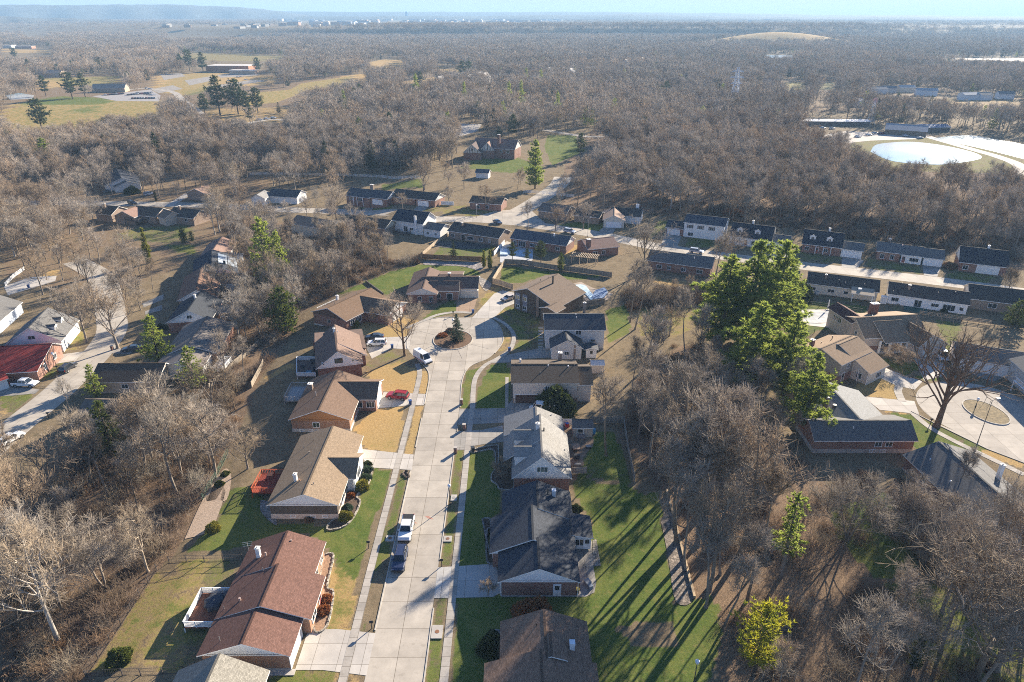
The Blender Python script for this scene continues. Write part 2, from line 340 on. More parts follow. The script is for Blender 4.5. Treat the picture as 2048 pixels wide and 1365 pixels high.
zone(1, .8, W(f5, (640, 1240), (870, 1110), (1300, 1180), (1210, 1330), (900, 1290))); zone(3, .3, W(f5, (870, 1110), (1000, 1110), (950, 1200)))
zone(1, .3, W(f3, (180, 820), (400, 500), (560, 480), (600, 700), (480, 820))); zone(1, .7, W(f3, (180, 740), (400, 620), (400, 660), (210, 760)))
zone(0, .2, W(f3, (250, 800), (420, 440), (580, 330), (570, 700)))
# right-hand court
zone(1, 1.3, W(f8, (720, 800), (860, 670), (1050, 750), (1060, 865), (850, 835))); zone(0, .35, W(f8, (860, 670), (1050, 750), (1050, 800), (900, 720)))
zone(0, 1.2, W(f8, (1010, 950), (1190, 980), (1300, 1070), (1700, 1250), (1500, 1230), (1180, 1215), (1120, 1150), (1100, 1020))); zone(1, .9, W(f8, (930, 935), (1190, 970), (1180, 1000), (1000, 960)))
zone(0, .7, W(f8, (1200, 970), (1380, 1050), (1720, 1205), (1690, 1235), (1350, 1095))); zone(1, .8, W(f8, (1690, 1200), (1968, 1320), (1968, 1365), (1600, 1240)))
zone(0, .7, W(f8, (900, 560), (980, 560), (1300, 610), (1110, 690))); zone(0, .75, W(f8, (200, 150), (420, 150), (850, 190), (800, 330), (480, 370), (380, 430), (330, 470), (220, 300))); zone(1, .7, W(f8, (200, 230), (300, 230), (480, 370), (380, 430), (330, 470), (220, 300)))
zone(0, .6, W(f7, (1380, 1150), (1620, 1190), (1520, 1345), (1430, 1290))); zone(1, .4, W(f7, (1380, 1150), (1620, 1190), (1520, 1345)))
zone(0, 1, W(f8, (1380, 440), (1480, 450), (1530, 600), (1450, 560))); zone(0, .8, W(f8, (1180, 690), (1360, 660), (1370, 720), (1240, 725)))
zone(0, 1, W(f12, (970, 430), (1280, 330), (1400, 540), (1500, 720), (1380, 780), (1220, 810), (1000, 560))); zone(0, .6, W(f12, (1250, 820), (1600, 840), (1750, 980), (2060, 1050), (2060, 1400), (1560, 1400), (1400, 1000))); zone(1, .5, W(f12, (1250, 820), (1600, 840), (1750, 980), (2060, 1050), (2060, 1400), (1560, 1400)))
zone(0, .7, W(f4, (1850, 900), (1960, 860), (1972, 1000)))
# yards along the street behind
zone(0, .6, W(f5, (1380, 680), (1480, 590), (1860, 610), (1830, 700), (1760, 710))); zone(0, .45, W(f5, (1300, 350), (1450, 300), (1920, 330), (1950, 350), (1750, 400))); zone(1, .5, W(f5, (1300, 350), (1450, 300), (1920, 330), (1950, 350), (1750, 400)))
zone(0, .7, W(f5, (820, 330), (900, 285), (1100, 290), (1060, 350), (900, 350))); zone(0, .8, W(f5, (1000, 150), (1300, 110), (1320, 180), (1000, 190)))
zone(0, .9, W(f6, (430, 460), (600, 430), (700, 400), (840, 410), (740, 505), (600, 490))); zone(0, .85, W(f6, (10, 790), (60, 770), (780, 850), (500, 880), (420, 820), (150, 900), (10, 900)))
zone(1, 1.1, W(f6, (1090, 845), (1620, 915), (1570, 965), (1110, 885))); zone(1, 1, W(f8, (240, 60), (400, 80), (390, 150), (220, 150))); zone(1, .9, W(f6, (480, 690), (560, 600), (600, 620), (520, 720)))
zone(0, .5, W(f7, (330, 640), (690, 690), (670, 745), (285, 700))); zone(0, .5, W(f7, (860, 690), (1290, 755), (1290, 825), (860, 775))); zone(0, .55, W(f7, (1470, 770), (1870, 840), (1770, 890), (1470, 855))); zone(0, .9, W(f7, (1630, 960), (1700, 965), (1680, 1010), (1640, 1020)))
zone(0, .6, W(f6, (1120, 570), (1260, 480), (1300, 430), (1200, 420))); zone(0, .6, W(f6, (1420, 560), (1760, 560), (1740, 640), (1400, 620))); zone(0, .35, W(f7, (420, 960), (980, 1040), (1000, 1060), (400, 1000))); zone(0, .3, W(f7, (1000, 1050), (1640, 1110), (1640, 1160), (980, 1090)))
zone(0, .5, W(f9, (870, 570), (1020, 520), (1450, 480), (1480, 600), (1250, 640), (900, 600))); zone(1, .5, W(f9, (900, 560), (1080, 500), (1100, 530), (920, 590)))
zone(0, .8, W(f9, (1240, 640), (1480, 640), (1480, 720), (1400, 720))); zone(1, .9, W(f9, (1560, 1100), (1960, 970), (1960, 1080), (1620, 1220)))
zone(1, .6, W(f10, (380, 240), (500, 90), (680, 40), (620, 230))); zone(0, .5, W(f10, (380, 240), (500, 90), (680, 40), (620, 230))); zone(0, .6, W(f10, (150, 390), (500, 300), (590, 300), (400, 450), (300, 470))); zone(1, .4, W(f10, (150, 390), (590, 290), (400, 460)))
zone(0, .6, W(f10, (0, 560), (180, 550), (280, 540), (100, 720), (0, 660))); zone(1, .5, W(f10, (0, 600), (280, 540), (0, 760))); zone(1, .8, W(f9, (200, 910), (440, 820), (440, 880), (330, 900))); zone(1, .5, W(f9, (0, 1200), (240, 1080), (240, 1150), (0, 1300)))
zone(0, .4, W(f10, (580, 520), (720, 420), (800, 420), (600, 560)))
# open fields and golf course
zone(0, 1.05, W(f14, (1195, 860), (1215, 790), (1380, 790), (1400, 900), (1240, 970))); zone(0, .85, W(f14, (690, 985), (900, 870), (1110, 950), (1200, 980), (1000, 1015))); zone(1, .4, W(f14, (1195, 860), (1215, 790), (1380, 790)))
zone(1, .8, W(f13, (0, 650), (100, 600), (440, 570), (700, 580), (940, 590), (940, 700), (700, 710), (420, 770), (150, 790), (0, 760))); zone(0, .46, W(f13, (0, 650), (100, 600), (440, 570), (700, 580), (940, 590), (940, 700), (700, 710), (420, 770), (150, 790), (0, 760))); zone(0, .46, W(f13, (1390, 600), (1480, 545), (1700, 525), (1760, 490), (2060, 445), (2060, 490), (1800, 530), (1620, 600), (1450, 620))); zone(0, .85, W(f13, (130, 600), (300, 565), (660, 575), (600, 615), (200, 615))); zone(0, .7, W(f13, (430, 640), (560, 620), (560, 660), (440, 660)))
zone(1, .7, W(f13, (190, 460), (720, 445), (690, 500), (450, 505), (230, 530))); zone(0, .5, W(f13, (190, 460), (720, 445), (690, 500), (450, 505))); zone(1, .55, W(f13, (1010, 335), (1150, 305), (1700, 330), (1620, 362), (1200, 360))); zone(0, .45, W(f13, (1010, 335), (1150, 305), (1700, 330), (1620, 362), (1200, 360)))
zone(1, .8, W(f13, (1390, 600), (1480, 545), (1700, 525), (1760, 490), (2060, 445), (2060, 490), (1800, 530), (1620, 600), (1450, 620))); zone(1, .5, W(f13, (1080, 610), (1400, 640), (1720, 620), (1720, 720), (1350, 720), (1100, 690))); zone(0, .5, W(f13, (1080, 540), (1250, 500), (1280, 520), (1100, 570)))
zone(1, .7, W(f13, (880, 540), (900, 440), (1240, 425), (1640, 450), (1600, 490), (1280, 520), (1080, 560))); zone(0, .4, W(f13, (880, 540), (1000, 440), (1240, 425), (1280, 520), (1080, 560))); zone(1, .7, W(f13, (0, 285), (300, 295), (300, 315), (0, 310))); zone(1, .8, W(f14, (140, 372), (250, 350), (380, 350), (375, 395), (200, 405))); zone(1, .8, W(f14, (0, 450), (160, 430), (150, 485), (0, 485))); zone(1, .8, W(f14, (300, 490), (560, 452), (560, 480), (400, 505))); zone(1, .7, W(f14, (540, 390), (780, 410), (720, 432), (580, 420)))
zone(0, .5, W(f15, (1020, 860), (1060, 820), (1450, 800), (2048, 860), (2048, 1024), (1250, 1000), (1120, 940))); zone(1, .45, W(f15, (1020, 860), (1060, 820), (1450, 800), (2048, 860), (2048, 1024), (1250, 1000), (1120, 940))); zone(1, .6, W(f15, (630, 485), (770, 485), (760, 525), (660, 530))); zone(0, .5, W(f15, (630, 485), (960, 485), (920, 530), (660, 530)))
zone(1, .5, W(f15, (1500, 570), (2048, 590), (2048, 660), (1850, 640), (1500, 610))); zone(0, .4, W(f15, (1530, 580), (1650, 570), (1600, 630))); zone(1, .5, W(f15, (330, 650), (760, 690), (760, 760), (560, 830), (350, 700)))
zone(1, .5, W(f9, (0, 0), (200, 0), (180, 60), (0, 70)))
def inpoly(X, Y, poly):
    ins = np.zeros(X.shape, bool); n = len(poly); j = n - 1
    for i in range(n):
        xi, yi = poly[i]; xj, yj = poly[j]
        if yi != yj:
            c = ((yi > Y) != (yj > Y)) & (X < (xj - xi) * (Y - yi) / (yj - yi) + xi); ins ^= c
        j = i
    return ins
def grow(a, step, k, end):
    o = [a]
    while abs(o[-1]) < end: o.append(o[-1] + step); step *= k
    return o[1:]
gx = np.array(sorted([-v for v in grow(262, 3, 1.07, 11000)] + list(np.arange(-262, -116, 2.0)) + list(np.arange(-116, 116, .8) + .013) + list(np.arange(116, 262.1, 2.0)) + grow(262, 3, 1.07, 11000) ))
for c_ in (-48.0, -62.0): gx[np.argmin(abs(gx - c_))] = c_
gx = gx[np.r_[True, np.diff(gx) > .05]]
gy = np.array([20, 30] + list(np.arange(36, 200, .8)) + list(np.arange(200, 480, 2.0)) + list(np.arange(480, 1100, 7.0)) + list(np.arange(1100, 3300, 20.)) + grow(3300, 25, 1.09, 12500))
GX, GY = np.meshgrid(gx, gy); X = GX.ravel(); Y = GY.ravel()
Z = np.where(X > -48, 0, np.where(X < -62, -2.5, -2.5 * (-48 - X) / 14)) * np.clip((600 - Y) / 200, 0, 1)
far = Y > 1500; by = 2450 + 60 * np.sin(X / 210) + .00009 * X * X * np.where(X < 0, 1, -.3)
t_ = np.clip((Y - by) / (80 + np.maximum(0, abs(X - 50) - 750) * .5), 0, 1)
Z = np.where(far, 30 * t_ * t_ * (3 - 2 * t_) + 33 * np.exp(-1.3 * (((X - 690) / 210) ** 2 + ((Y - 1930) / 120) ** 2)), Z)
A = np.zeros((len(X), 4), np.float32)
for ch, k, poly in ZG:
    m = inpoly(X, Y, poly); x0, y0 = poly.min(0); x1, y1 = poly.max(0)
    A[m, ch] = np.maximum(A[m, ch], k) if k > 0 else 0
    if ch < 2: A[m, 2] *= .25
hill = np.exp(-1.6 * (((X - 690) / 210) ** 2 + ((Y - 1910) / 110) ** 2)) * far; A[:, 1] = np.maximum(A[:, 1], (hill > .3) * .7)
nx, ny = len(gx), len(gy); I = np.arange(nx * ny).reshape(ny, nx)
Fq = np.stack([I[:-1, :-1], I[:-1, 1:], I[1:, 1:], I[1:, :-1]], -1).reshape(-1, 4)
def ground_mat():
    s = NT("ground"); at = s.new("ShaderNodeAttribute", attribute_name="cover"); sp = s.new("ShaderNodeSeparateColor"); s.lk(at.outputs["Color"], sp.inputs[0])
    g = s.geo(); big = s.noise(.035, 5, .6, g); mid = s.noise(.28, 6, .65, g); fine = s.noise(2.2, 5, .72, g); vf = s.noise(11, 3, .75, g); lf = s.noise(5.2, 2, .8, g); bl = s.noise(.9, 4, .7, g)
    # dormant scrub
    col = s.mix(s.ramp(mid, .3, .7), (.155, .115, .07), (.26, .197, .12)); col = s.mix(s.math('MULTIPLY', s.ramp(fine, .45, .75), .6), col, (.25, .19, .12)); col = s.mix(s.math('MULTIPLY', s.ramp(bl, .5, .72), .55), col, (.07, .062, .03))
    # leaf litter
    lit = s.mix(s.ramp(lf, .38, .66), (.11, .074, .047), (.35, .24, .152)); lit = s.mix(s.math('MULTIPLY', s.ramp(vf, .56, .7), .75), lit, (.4, .27, .17)); lit = s.mix(s.math('MULTIPLY', s.ramp(mid, .42, .7), .5), lit, (.13, .092, .06))
    def mask(ch, soft=.2):
        m = s.math('ADD', s.math('MULTIPLY', s.math('SUBTRACT', mid, .5), 1.5), s.math('MULTIPLY', s.math('SUBTRACT', fine, .5), .9)); m = s.math('ADD', m, ch)
        return s.ramp(m, .5 - soft, .5 + soft)
    col = s.mix(mask(sp.outputs[2], .22), col, lit)
    straw = s.mix(s.ramp(fine, .3, .72), (.33, .21, .085), (.5, .345, .155)); straw = s.mix(s.math('MULTIPLY', s.ramp(mid, .45, .7), .45), straw, (.42, .26, .095)); straw = s.mix(s.math('MULTIPLY', s.ramp(big, .45, .65), .35), straw, (.3, .235, .09)); straw = s.mix(s.math('MULTIPLY', s.ramp(vf, .55, .72), .5), straw, (.17, .105, .045))
    col = s.mix(mask(sp.outputs[1], .14), col, straw)
    gr = s.mix(s.ramp(fine, .32, .7), (.062, .1, .02), (.14, .18, .04)); gr = s.mix(s.math('MULTIPLY', s.ramp(mid, .44, .68), .6), gr, (.22, .21, .06)); gr = s.mix(s.math('MULTIPLY', s.ramp(vf, .5, .66), .7), gr, (.038, .055, .013)); gr = s.mix(s.math('MULTIPLY', s.ramp(lf, .58, .7), .5), gr, (.26, .2, .085)); gr = s.mix(s.math('MULTIPLY', s.ramp(bl, .54, .72), .5), gr, (.25, .185, .075)); gr = s.mix(s.math('MULTIPLY', s.ramp(big, .48, .62), .35), gr, (.19, .165, .05))
    col = s.mix(mask(sp.outputs[0], .18), col, gr)
    soil = s.mix(s.ramp(fine, .3, .7), (.05, .034, .024), (.13, .09, .062)); col = s.mix(mask(at.outputs["Alpha"], .1), col, soil)
    s.bump(s.math('ADD', s.math('MULTIPLY', fine, .6), vf), .12, .7); s.b.inputs["Specular IOR Level"].default_value = .05
    return s.out(col, 1)
gme = npmesh("ground", np.stack([X, Y, Z], 1), Fq, ground_mat(), smooth=True)
ca = gme.color_attributes.new("cover", 'FLOAT_COLOR', 'POINT'); ca.data.foreach_set("color", A.ravel())
tag(link(bpy.data.objects.new("ground", gme)), kind="structure")

# ---- paved sheets
import bmesh
BLOCK = []     # polygons where no tree or brush may grow
def sheet(name, poly, off, mat, kind="structure", block=True, hole=None, label=None, thick=0.0):
    poly = [tuple(p[:2]) for p in poly]
    if sum(poly[k - 1][0] * poly[k][1] - poly[k][0] * poly[k - 1][1] for k in range(len(poly))) < 0: poly = poly[::-1]
    bm = bmesh.new(); f = bm.faces.new([bm.verts.new((x, y, 0)) for x, y in poly]); bm.normal_update()
    xs = [p[0] for p in poly]; ys = [p[1] for p in poly]
    if min(xs) < -48:
        cuts = [(-48, 0), (-62, 0)]
        for c, _ in cuts: bmesh.ops.bisect_plane(bm, geom=bm.verts[:] + bm.edges[:] + bm.faces[:], plane_co=(c, 0, 0), plane_no=(1, 0, 0))
    if max(ys) > 400:
        y = 400
        while y < min(max(ys), 640): bmesh.ops.bisect_plane(bm, geom=bm.verts[:] + bm.edges[:] + bm.faces[:], plane_co=(0, y, 0), plane_no=(0, 1, 0)); y += 20
    bmesh.ops.triangulate(bm, faces=bm.faces[:])
    for v in bm.verts: v.co.z = hgt(v.co.x, v.co.y) + off
    me = bpy.data.meshes.new(name); bm.to_mesh(me); bm.free(); me.materials.append(mat); me.update(); uv_auto(me)
    if block: BLOCK.append(np.array(poly))
    return tag(link(bpy.data.objects.new(name, me)), kind=kind)
def smooth_line(pts, n=5):
    p = [np.array(q[:2], float) for q in pts]; o = []
    for i in range(len(p) - 1):
        a = p[max(0, i - 1)]; b = p[i]; c = p[i + 1]; d = p[min(len(p) - 1, i + 2)]
        for k in range(n):
            t = k / n; o.append(.5 * (2 * b + (c - a) * t + (2 * a - 5 * b + 4 * c - d) * t * t + (3 * b - 3 * c + d - a) * t ** 3))
    return o + [p[-1]]
def offset(pts, d):
    o = []
    for i in range(len(pts)):
        t = pts[min(i + 1, len(pts) - 1)] - pts[max(i - 1, 0)]; t = t / (np.linalg.norm(t) + 1e-9); o.append(pts[i] + d * np.array((-t[1], t[0])))
    return o
def ribbon(name, pts, width, off, mat, kind="structure", n=5, block=True, thick=0.0):
    c = smooth_line(pts, n); l = offset(c, width / 2); r = offset(c, -width / 2); mb = MB()
    for i in range(len(c) - 1):
        q = [r[i], r[i + 1], l[i + 1], l[i]]; mb.poly([(p[0], p[1], hgt(p[0], p[1]) + off) for p in q])
        if thick:
            for a, b in ((r[i + 1], r[i]), (l[i], l[i + 1])): mb.poly([(a[0], a[1], hgt(*a) + off), (b[0], b[1], hgt(*b) + off), (b[0], b[1], hgt(*b) + off - thick), (a[0], a[1], hgt(*a) + off - thick)])
    if block: BLOCK.append(np.array([tuple(p) for p in l] + [tuple(p) for p in r[::-1]]))
    return tag(mb.build(name, mat), kind=kind)
CON = concrete((.45, .4, .335), .035, -14.77, 75.76, 3.69, 4.62)
CONW = concrete((.44, .4, .35), .03, -20.6, 50, 50, 1.5, old=.4); CONL = concrete((.5, .46, .41), .03, 0, 0, 3.2, 3.2, old=.2); CONG = concrete((.36, .335, .3), .03, .5, .7, 3.5, 3.5, old=.45)
left_k = [(-18.4, 34), (-18.4, 70), (-18.4, 105), (-18.6, 129), (-18.9, 137.3), (-20.2, 142), (-25.26, 150.5), (-26.6, 156.1), (-26.78, 161.7), (-25.5, 166.7), (-22.7, 169.8), (-18.9, 171.5), (-15.2, 171.3)]
right_k = [(-6.1, 171.1), (-3.5, 165.9), (-2.35, 159), (-2.82, 154.2), (-5.4, 147.3), (-9.1, 143.8), (-10.76, 140.5), (-11.4, 134.2), (-11.05, 123.4), (-11.05, 105), (-11.05, 70), (-11.05, 34)]
sl_, sr_ = smooth_line(left_k), smooth_line(right_k)
sheet("road", sl_ + [np.array((-10.5, 171.6))] + sr_, .02, CON)
def kerb(pts, side=1, wd=.17, h=.1):
    a = offset(pts, 0); b = offset(pts, side * wd); mb = MB()
    for i in range(len(pts) - 1):
        q = [(a[i][0], a[i][1]), (a[i + 1][0], a[i + 1][1]), (b[i + 1][0], b[i + 1][1]), (b[i][0], b[i][1])]; z = [hgt(*p) for p in q]
        T = [(q[k][0], q[k][1], z[k] + h) for k in range(4)]; Bm = [(q[k][0], q[k][1], z[k] - .05) for k in range(4)]
        mb.poly(T if side < 0 else T[::-1])
        mb.poly([Bm[0], Bm[1], T[1], T[0]]); mb.poly([Bm[3], T[3], T[2], Bm[2]])
    return tag(mb.build("kerb", concrete((.5, .455, .39), old=.35)), kind="structure")
gapsL = [(59.3, 65.9), (102.0, 108.2), (120.2, 124.6), (146, 152)]
def kerb_gaps(line, side, gaps):
    cur = []
    for p in line:
        if any(a < p[1] < b for a, b in gaps):
            if len(cur) > 1: kerb(cur, side)
            cur = []
        else: cur.append(p)
    if len(cur) > 1: kerb(cur, side)
dens = lambda l: [l[i] + (l[i + 1] - l[i]) * t for i in range(len(l) - 1) for t in (0, .25, .5, .75)] + [l[-1]]
kerb_gaps(dens(sl_), 1, gapsL); kerb_gaps(dens(sr_), 1, [(70.3, 77.6), (108.5, 114.5), (117, 123.6), (145.0, 149.5)])
isl = [np.array((-15.1 + 4.85 * math.cos(t), 157.3 + 5.6 * math.sin(t))) for t in np.linspace(0, 2 * math.pi, 41)]
sheet("island_bed", isl, .1, plain((.13, .075, .042), .95, .5, scale=2.5)); kerb(isl, -1, .2, .16)
for r0 in range(8):  # radial joints of the turning circle
    t = r0 * math.pi / 4 + .3; c, s_ = math.cos(t), math.sin(t)
    tag(MB().poly([(-15.1 + k * c - e * s_, 157.3 + 1.08 * k * s_ + e * c, .026) for k, e in ((5.4, -.04), (10.4, -.04), (10.4, .04), (5.4, .04))]).build("road_joint", plain((.1, .09, .08), .9)), kind="structure")
ribbon("sidewalk", [(-21.1, 34), (-21.1, 60), (-21.15, 80), (-21.1, 105), (-21.1, 128), (-21.3, 139), (-22.6, 144)], 1.15, .045, CONW, n=3)
ribbon("sidewalk", [(-8.5, 34), (-8.5, 70), (-8.5, 100), (-8.5, 120)] + [f4(*p)[:2] for p in ((172, 960), (176, 850), (195, 740), (262, 652), (370, 592), (455, 530), (485, 450), (470, 390), (410, 330), (325, 285))], 1.1, .045, CONW)
ribbon("sidewalk", [f5(*p)[:2] for p in ((1180, 1240), (1300, 1190), (1420, 1140), (1560, 1118), (1700, 1125))], 1.2, .045, CONW)
def drive(f, pts, mat=None, off=.032): return sheet("driveway", W(f, *pts), off, mat or CONL)
sheet("driveway", [(-27.5, 60.0), (-27.5, 66.3), (-23.7, 66.4), (-18.3, 65.7), (-18.3, 59.2), (-24, 60.0)], .032, CONL)
drive(f1, ((1040, 105), (1318, 135), (1308, 218), (1090, 205), (1035, 150))); drive(f3, ((1035, 985), (1090, 850), (1290, 862), (1418, 868), (1395, 952), (1290, 952), (1060, 975)))
drive(f3, ((960, 520), (970, 470), (1110, 436), (1290, 430), (1290, 530), (1150, 520), (1000, 600))); drive(f5, ((1572, 1005), (1728, 995), (1690, 1128), (1562, 1120)), concrete((.36, .25, .17), .03, 0, 0, 3, 3))
drive(f4, ((165, 292), (335, 105), (400, 80), (490, 100), (490, 180), (420, 210), (330, 292))); drive(f4, ((300, 632), (400, 577), (690, 518), (770, 512), (780, 590), (470, 604), (455, 628)), CONG)
drive(f4, ((72, 980), (415, 974), (478, 905), (690, 905), (720, 960), (690, 1010), (600, 1000), (410, 1045), (410, 1085), (60, 1100)), CONG); drive(f4, ((40, 1150), (240, 1140), (400, 1105), (410, 1230), (240, 1250), (160, 1265), (110, 1290), (30, 1290)), CONG)
drive(f2, ((258, 745), (565, 725), (590, 780), (605, 880), (555, 905), (238, 912)), concrete((.46, .44, .41), .03, 0, .4, 3.4, 3.4, old=.2))
sheet("patio", W(f2, (1005, 640), (1090, 600), (1100, 740), (1115, 830), (1105, 880), (1060, 903), (607, 905), (607, 875), (1030, 870)), .04, CONG); sheet("patio", W(g5, (930, 330), (1050, 330), (1050, 480), (1330, 500), (1320, 590), (1190, 740), (1200, 850), (1030, 850)), .04, concrete((.34, .24, .165), .03, .3, .2, 2.4, 2.4, old=.6))
sheet("patio", W(f2, (1095, 600), (1115, 590), (1140, 735), (1098, 740)), .044, stone((.3, .27, .23)))
drive(f8, ((835, 650), (850, 630), (980, 636), (1110, 688), (1240, 730), (1185, 790), (1050, 760), (860, 672))); drive(f8, ((810, 838), (1060, 862), (1180, 872), (1215, 965), (930, 935)))
ribbon("sidewalk", [f8(*p)[:2] for p in ((1085, 745), (1062, 790), (1075, 835), (1095, 875))], 1.6, .045, CONW); ribbon("sidewalk", [f8(*p)[:2] for p in ((1170, 960), (1290, 1060), (1480, 1165), (1700, 1270), (1968, 1400))], 1.3, .045, CONW)
drive(f8, ((1195, 500), (1370, 480), (1410, 560), (1390, 690), (1250, 725), (1180, 560))); drive(f8, ((1560, 570), (1810, 540), (1830, 700), (1740, 735), (1490, 640)), CONG)
cc = (98.8, 122.3); rc_ = [np.array((cc[0] + 12.6 * math.cos(t), cc[1] + 13.0 * math.sin(t))) for t in np.linspace(R(-60), R(215), 40)]
sheet("road", rc_ + [np.array(p) for p in ((85.2, 119.2), (90.9, 108.6), (97.5, 101), (107, 90), (117, 92), (109, 104))], .02, concrete((.43, .385, .33), .03, 99, 122, 4.2, 4.2)); kerb([np.array(p) for p in ((83.6, 122.5), (86.54, 116.7), (90.9, 108.8), (95, 104.2), (99, 99.5))], -1)
isl2 = [np.array((98.95 + 3.5 * math.cos(t) - .3 * math.sin(t), 122.2 + 4.9 * math.sin(t))) for t in np.linspace(0, 2 * math.pi, 33)]
sheet("island_bed", isl2, .12, plain((.2, .15, .08), .95, .5, scale=2)); kerb(isl2, -1, .2, .17)
# street behind, left-hand street, drives off them
ROADM = concrete((.45, .4, .335), .03, 0, 0, 4, 4.6)
ribbon("road", [(-230, 309), (-190, 306.4), (-141, 303), (-98, 295), (-62, 289.5), (-46, 279), (-31.4, 271.3), (-15, 270.5), (0, 267), (16, 258.5), (31.3, 250), (52.9, 234), (72.6, 224), (91, 216), (104, 211), (129.5, 201), (153, 190), (200, 165)], 8.2, .02, ROADM)
ribbon("road", [(-6, 268), (3, 283), (12, 303), (22, 330), (26, 350)], 9, .026, ROADM); sheet("road", [(-20, 268), (-6, 285), (8, 285), (14, 262), (0, 262)], .03, ROADM)
ribbon("road", [(-100, 90), (-103, 108), (-103.4, 122), (-103.2, 134), (-104, 144), (-105, 154), (-108.3, 167.6), (-116, 181.5), (-125, 197), (-136, 212), (-152, 226)], 7.6, .02, ROADM)
for f, pts, m in ((f6, ((1215, 635), (1262, 480), (1405, 488), (1330, 650)), CONG), (f6, ((728, 524), (800, 462), (885, 470), (850, 530)), CONG), (f7, ((685, 690), (835, 708), (850, 720), (800, 780), (685, 765)), CONG), (f7, ((1288, 750), (1425, 765), (1400, 838), (1300, 825)), CONG),
                  (f5, ((840, 348), (935, 288), (1010, 290), (900, 355)), CONG), (f5, ((1225, 355), (1290, 300), (1365, 312), (1290, 365)), CONG), (f9, ((1245, 352), (1400, 258), (1445, 268), (1315, 348)), None), (f10, ((370, 275), (640, 240), (570, 312), (385, 340)), None), (f10, ((0, 520), (100, 500), (300, 530), (270, 560), (100, 575), (0, 580)), CONG), (f10, ((830, 255), (900, 215), (1040, 225), (980, 260)), CONG),
                  (f9, ((1080, 1090), (1240, 1020), (1240, 1060), (1090, 1120)), CONG), (f9, ((1100, 1150), (1230, 1100), (1230, 1140), (1100, 1175)), CONG), (f9, ((30, 960), (230, 890), (430, 880), (420, 920), (60, 1030)), None), (f7, ((170, 640), (310, 660), (250, 720), (120, 700)), CONG),
                  (f6, ((0, 560), (80, 590), (250, 640), (240, 740), (100, 750), (0, 700)), CONL), (f14, ((640, 720), (830, 730), (800, 770), (700, 800), (640, 770)), None)): drive(f, pts, m)
sheet("car_park", W(f13, (540, 565), (880, 525), (940, 560), (930, 595), (680, 592)), .04, concrete((.36, .33, .31))); LOT = concrete((.36, .32, .275), old=.5)
for q in (((940, 440), (1060, 428), (1085, 448), (960, 470)), ((1080, 472), (1230, 448), (1262, 468), (1110, 502)), ((1190, 512), (1480, 468), (1570, 474), (1310, 512)), ((880, 525), (1010, 500), (1070, 522), (930, 547)), ((1270, 440), (1500, 428), (1520, 442), (1290, 456))): sheet("car_park", W(f13, *q), .04, LOT)
ribbon("road", [f13(*p)[:2] for p in ((700, 530), (860, 520), (1010, 540), (1060, 580), (1140, 640), (1180, 690), (1090, 720))], 7, .05, ROADM); ribbon("road", [f13(*p)[:2] for p in ((1090, 760), (1400, 730), (1600, 700), (1760, 720))], 6, .05, ROADM)
ribbon("path", [f14(*p)[:2] for p in ((1190, 760), (1300, 780), (1440, 800), (1560, 800))], 6, .05, ROADM); ribbon("road", [f13(*p)[:2] for p in ((840, 275), (1060, 260), (1300, 240), (1640, 205))], 12, .3, concrete((.5, .42, .36)))
ribbon("path", [f15(*p)[:2] for p in ((1480, 800), (1760, 880), (1900, 920), (2020, 970), (2040, 1040))], 7, .06, concrete((.5, .44, .37)))
sheet("car_park", W(f15, (830, 800), (1000, 770), (1290, 780), (1500, 790), (1440, 815), (1150, 825), (1000, 840)), .06, concrete((.42, .37, .32)))
# water
def water_mat():
    s = NT("water"); n = s.noise(.5, 4, .6, s.geo()); n2 = s.noise(.012, 3, .6, s.geo()); s.bump(n, .06, .5); s.b.inputs["Specular IOR Level"].default_value = .3
    return s.out(s.mix(s.ramp(n2, .4, .6), (.5, .52, .52), (.22, .34, .38)), .2)
WM = water_mat()
sheet("water", [tuple(q) for q in smooth_line(W(f15, (1150, 890), (1180, 850), (1280, 835), (1400, 832), (1560, 850), (1740, 890), (1800, 925), (1700, 950), (1540, 965), (1280, 945), (1150, 890)))], .08, WM)
sheet("water", [tuple(q) for q in smooth_line(W(f15, (1500, 815), (1600, 800), (1740, 795), (1900, 820), (2080, 860), (2200, 960), (2040, 930), (1880, 890), (1700, 850), (1500, 815)))], .08, WM)
sheet("water", W(f13, (30, 560), (110, 545), (200, 560), (190, 580), (60, 585)), .08, WM); sheet("water", W(f15, (530, 322), (700, 325), (690, 345), (540, 340)), .1, WM); sheet("sandbank", W(f15, (1600, 345), (1900, 340), (2200, 345), (2200, 368), (1900, 356)), .1, plain((.6, .5, .38), .9))
# far hills that close the horizon
def hills(name, r, prof, depth, c):
    az = [a for a, _ in prof]; zz = [z for _, z in prof]; n = 160; rows = []
    for j, (dr, k) in enumerate(((0, 0), (.35, .6), (.7, .93), (1, 1), (1.8, .4))):
        for i in range(n + 1):
            a = az[0] + (az[-1] - az[0]) * i / n; z = np.interp(a, az, zz) + 3 * math.sin(i * .11 + r) + 2 * math.sin(i * .29 + 1) + 1.2 * math.sin(i * .83)
            d = r + depth * dr + 40 * math.sin(i * .37 + j * .3); rows.append((d * math.sin(R(a)), d * math.cos(R(a)), max(2, z) * k - 3 * (k == 0)))
    V = np.array(rows); I = np.arange(5 * (n + 1)).reshape(5, n + 1); F = np.stack([I[:-1, :-1], I[:-1, 1:], I[1:, 1:], I[1:, :-1]], -1).reshape(-1, 4)
    s = NT("far_woods"); q = s.noise(.012, 6, .75, s.geo()); m = s.out(s.mix(s.ramp(q, .35, .68), sca(c, .6), sca(c, 1.5)), 1)
    tag(link(bpy.data.objects.new(name, npmesh(name, V, F, m, smooth=True))), kind="structure")
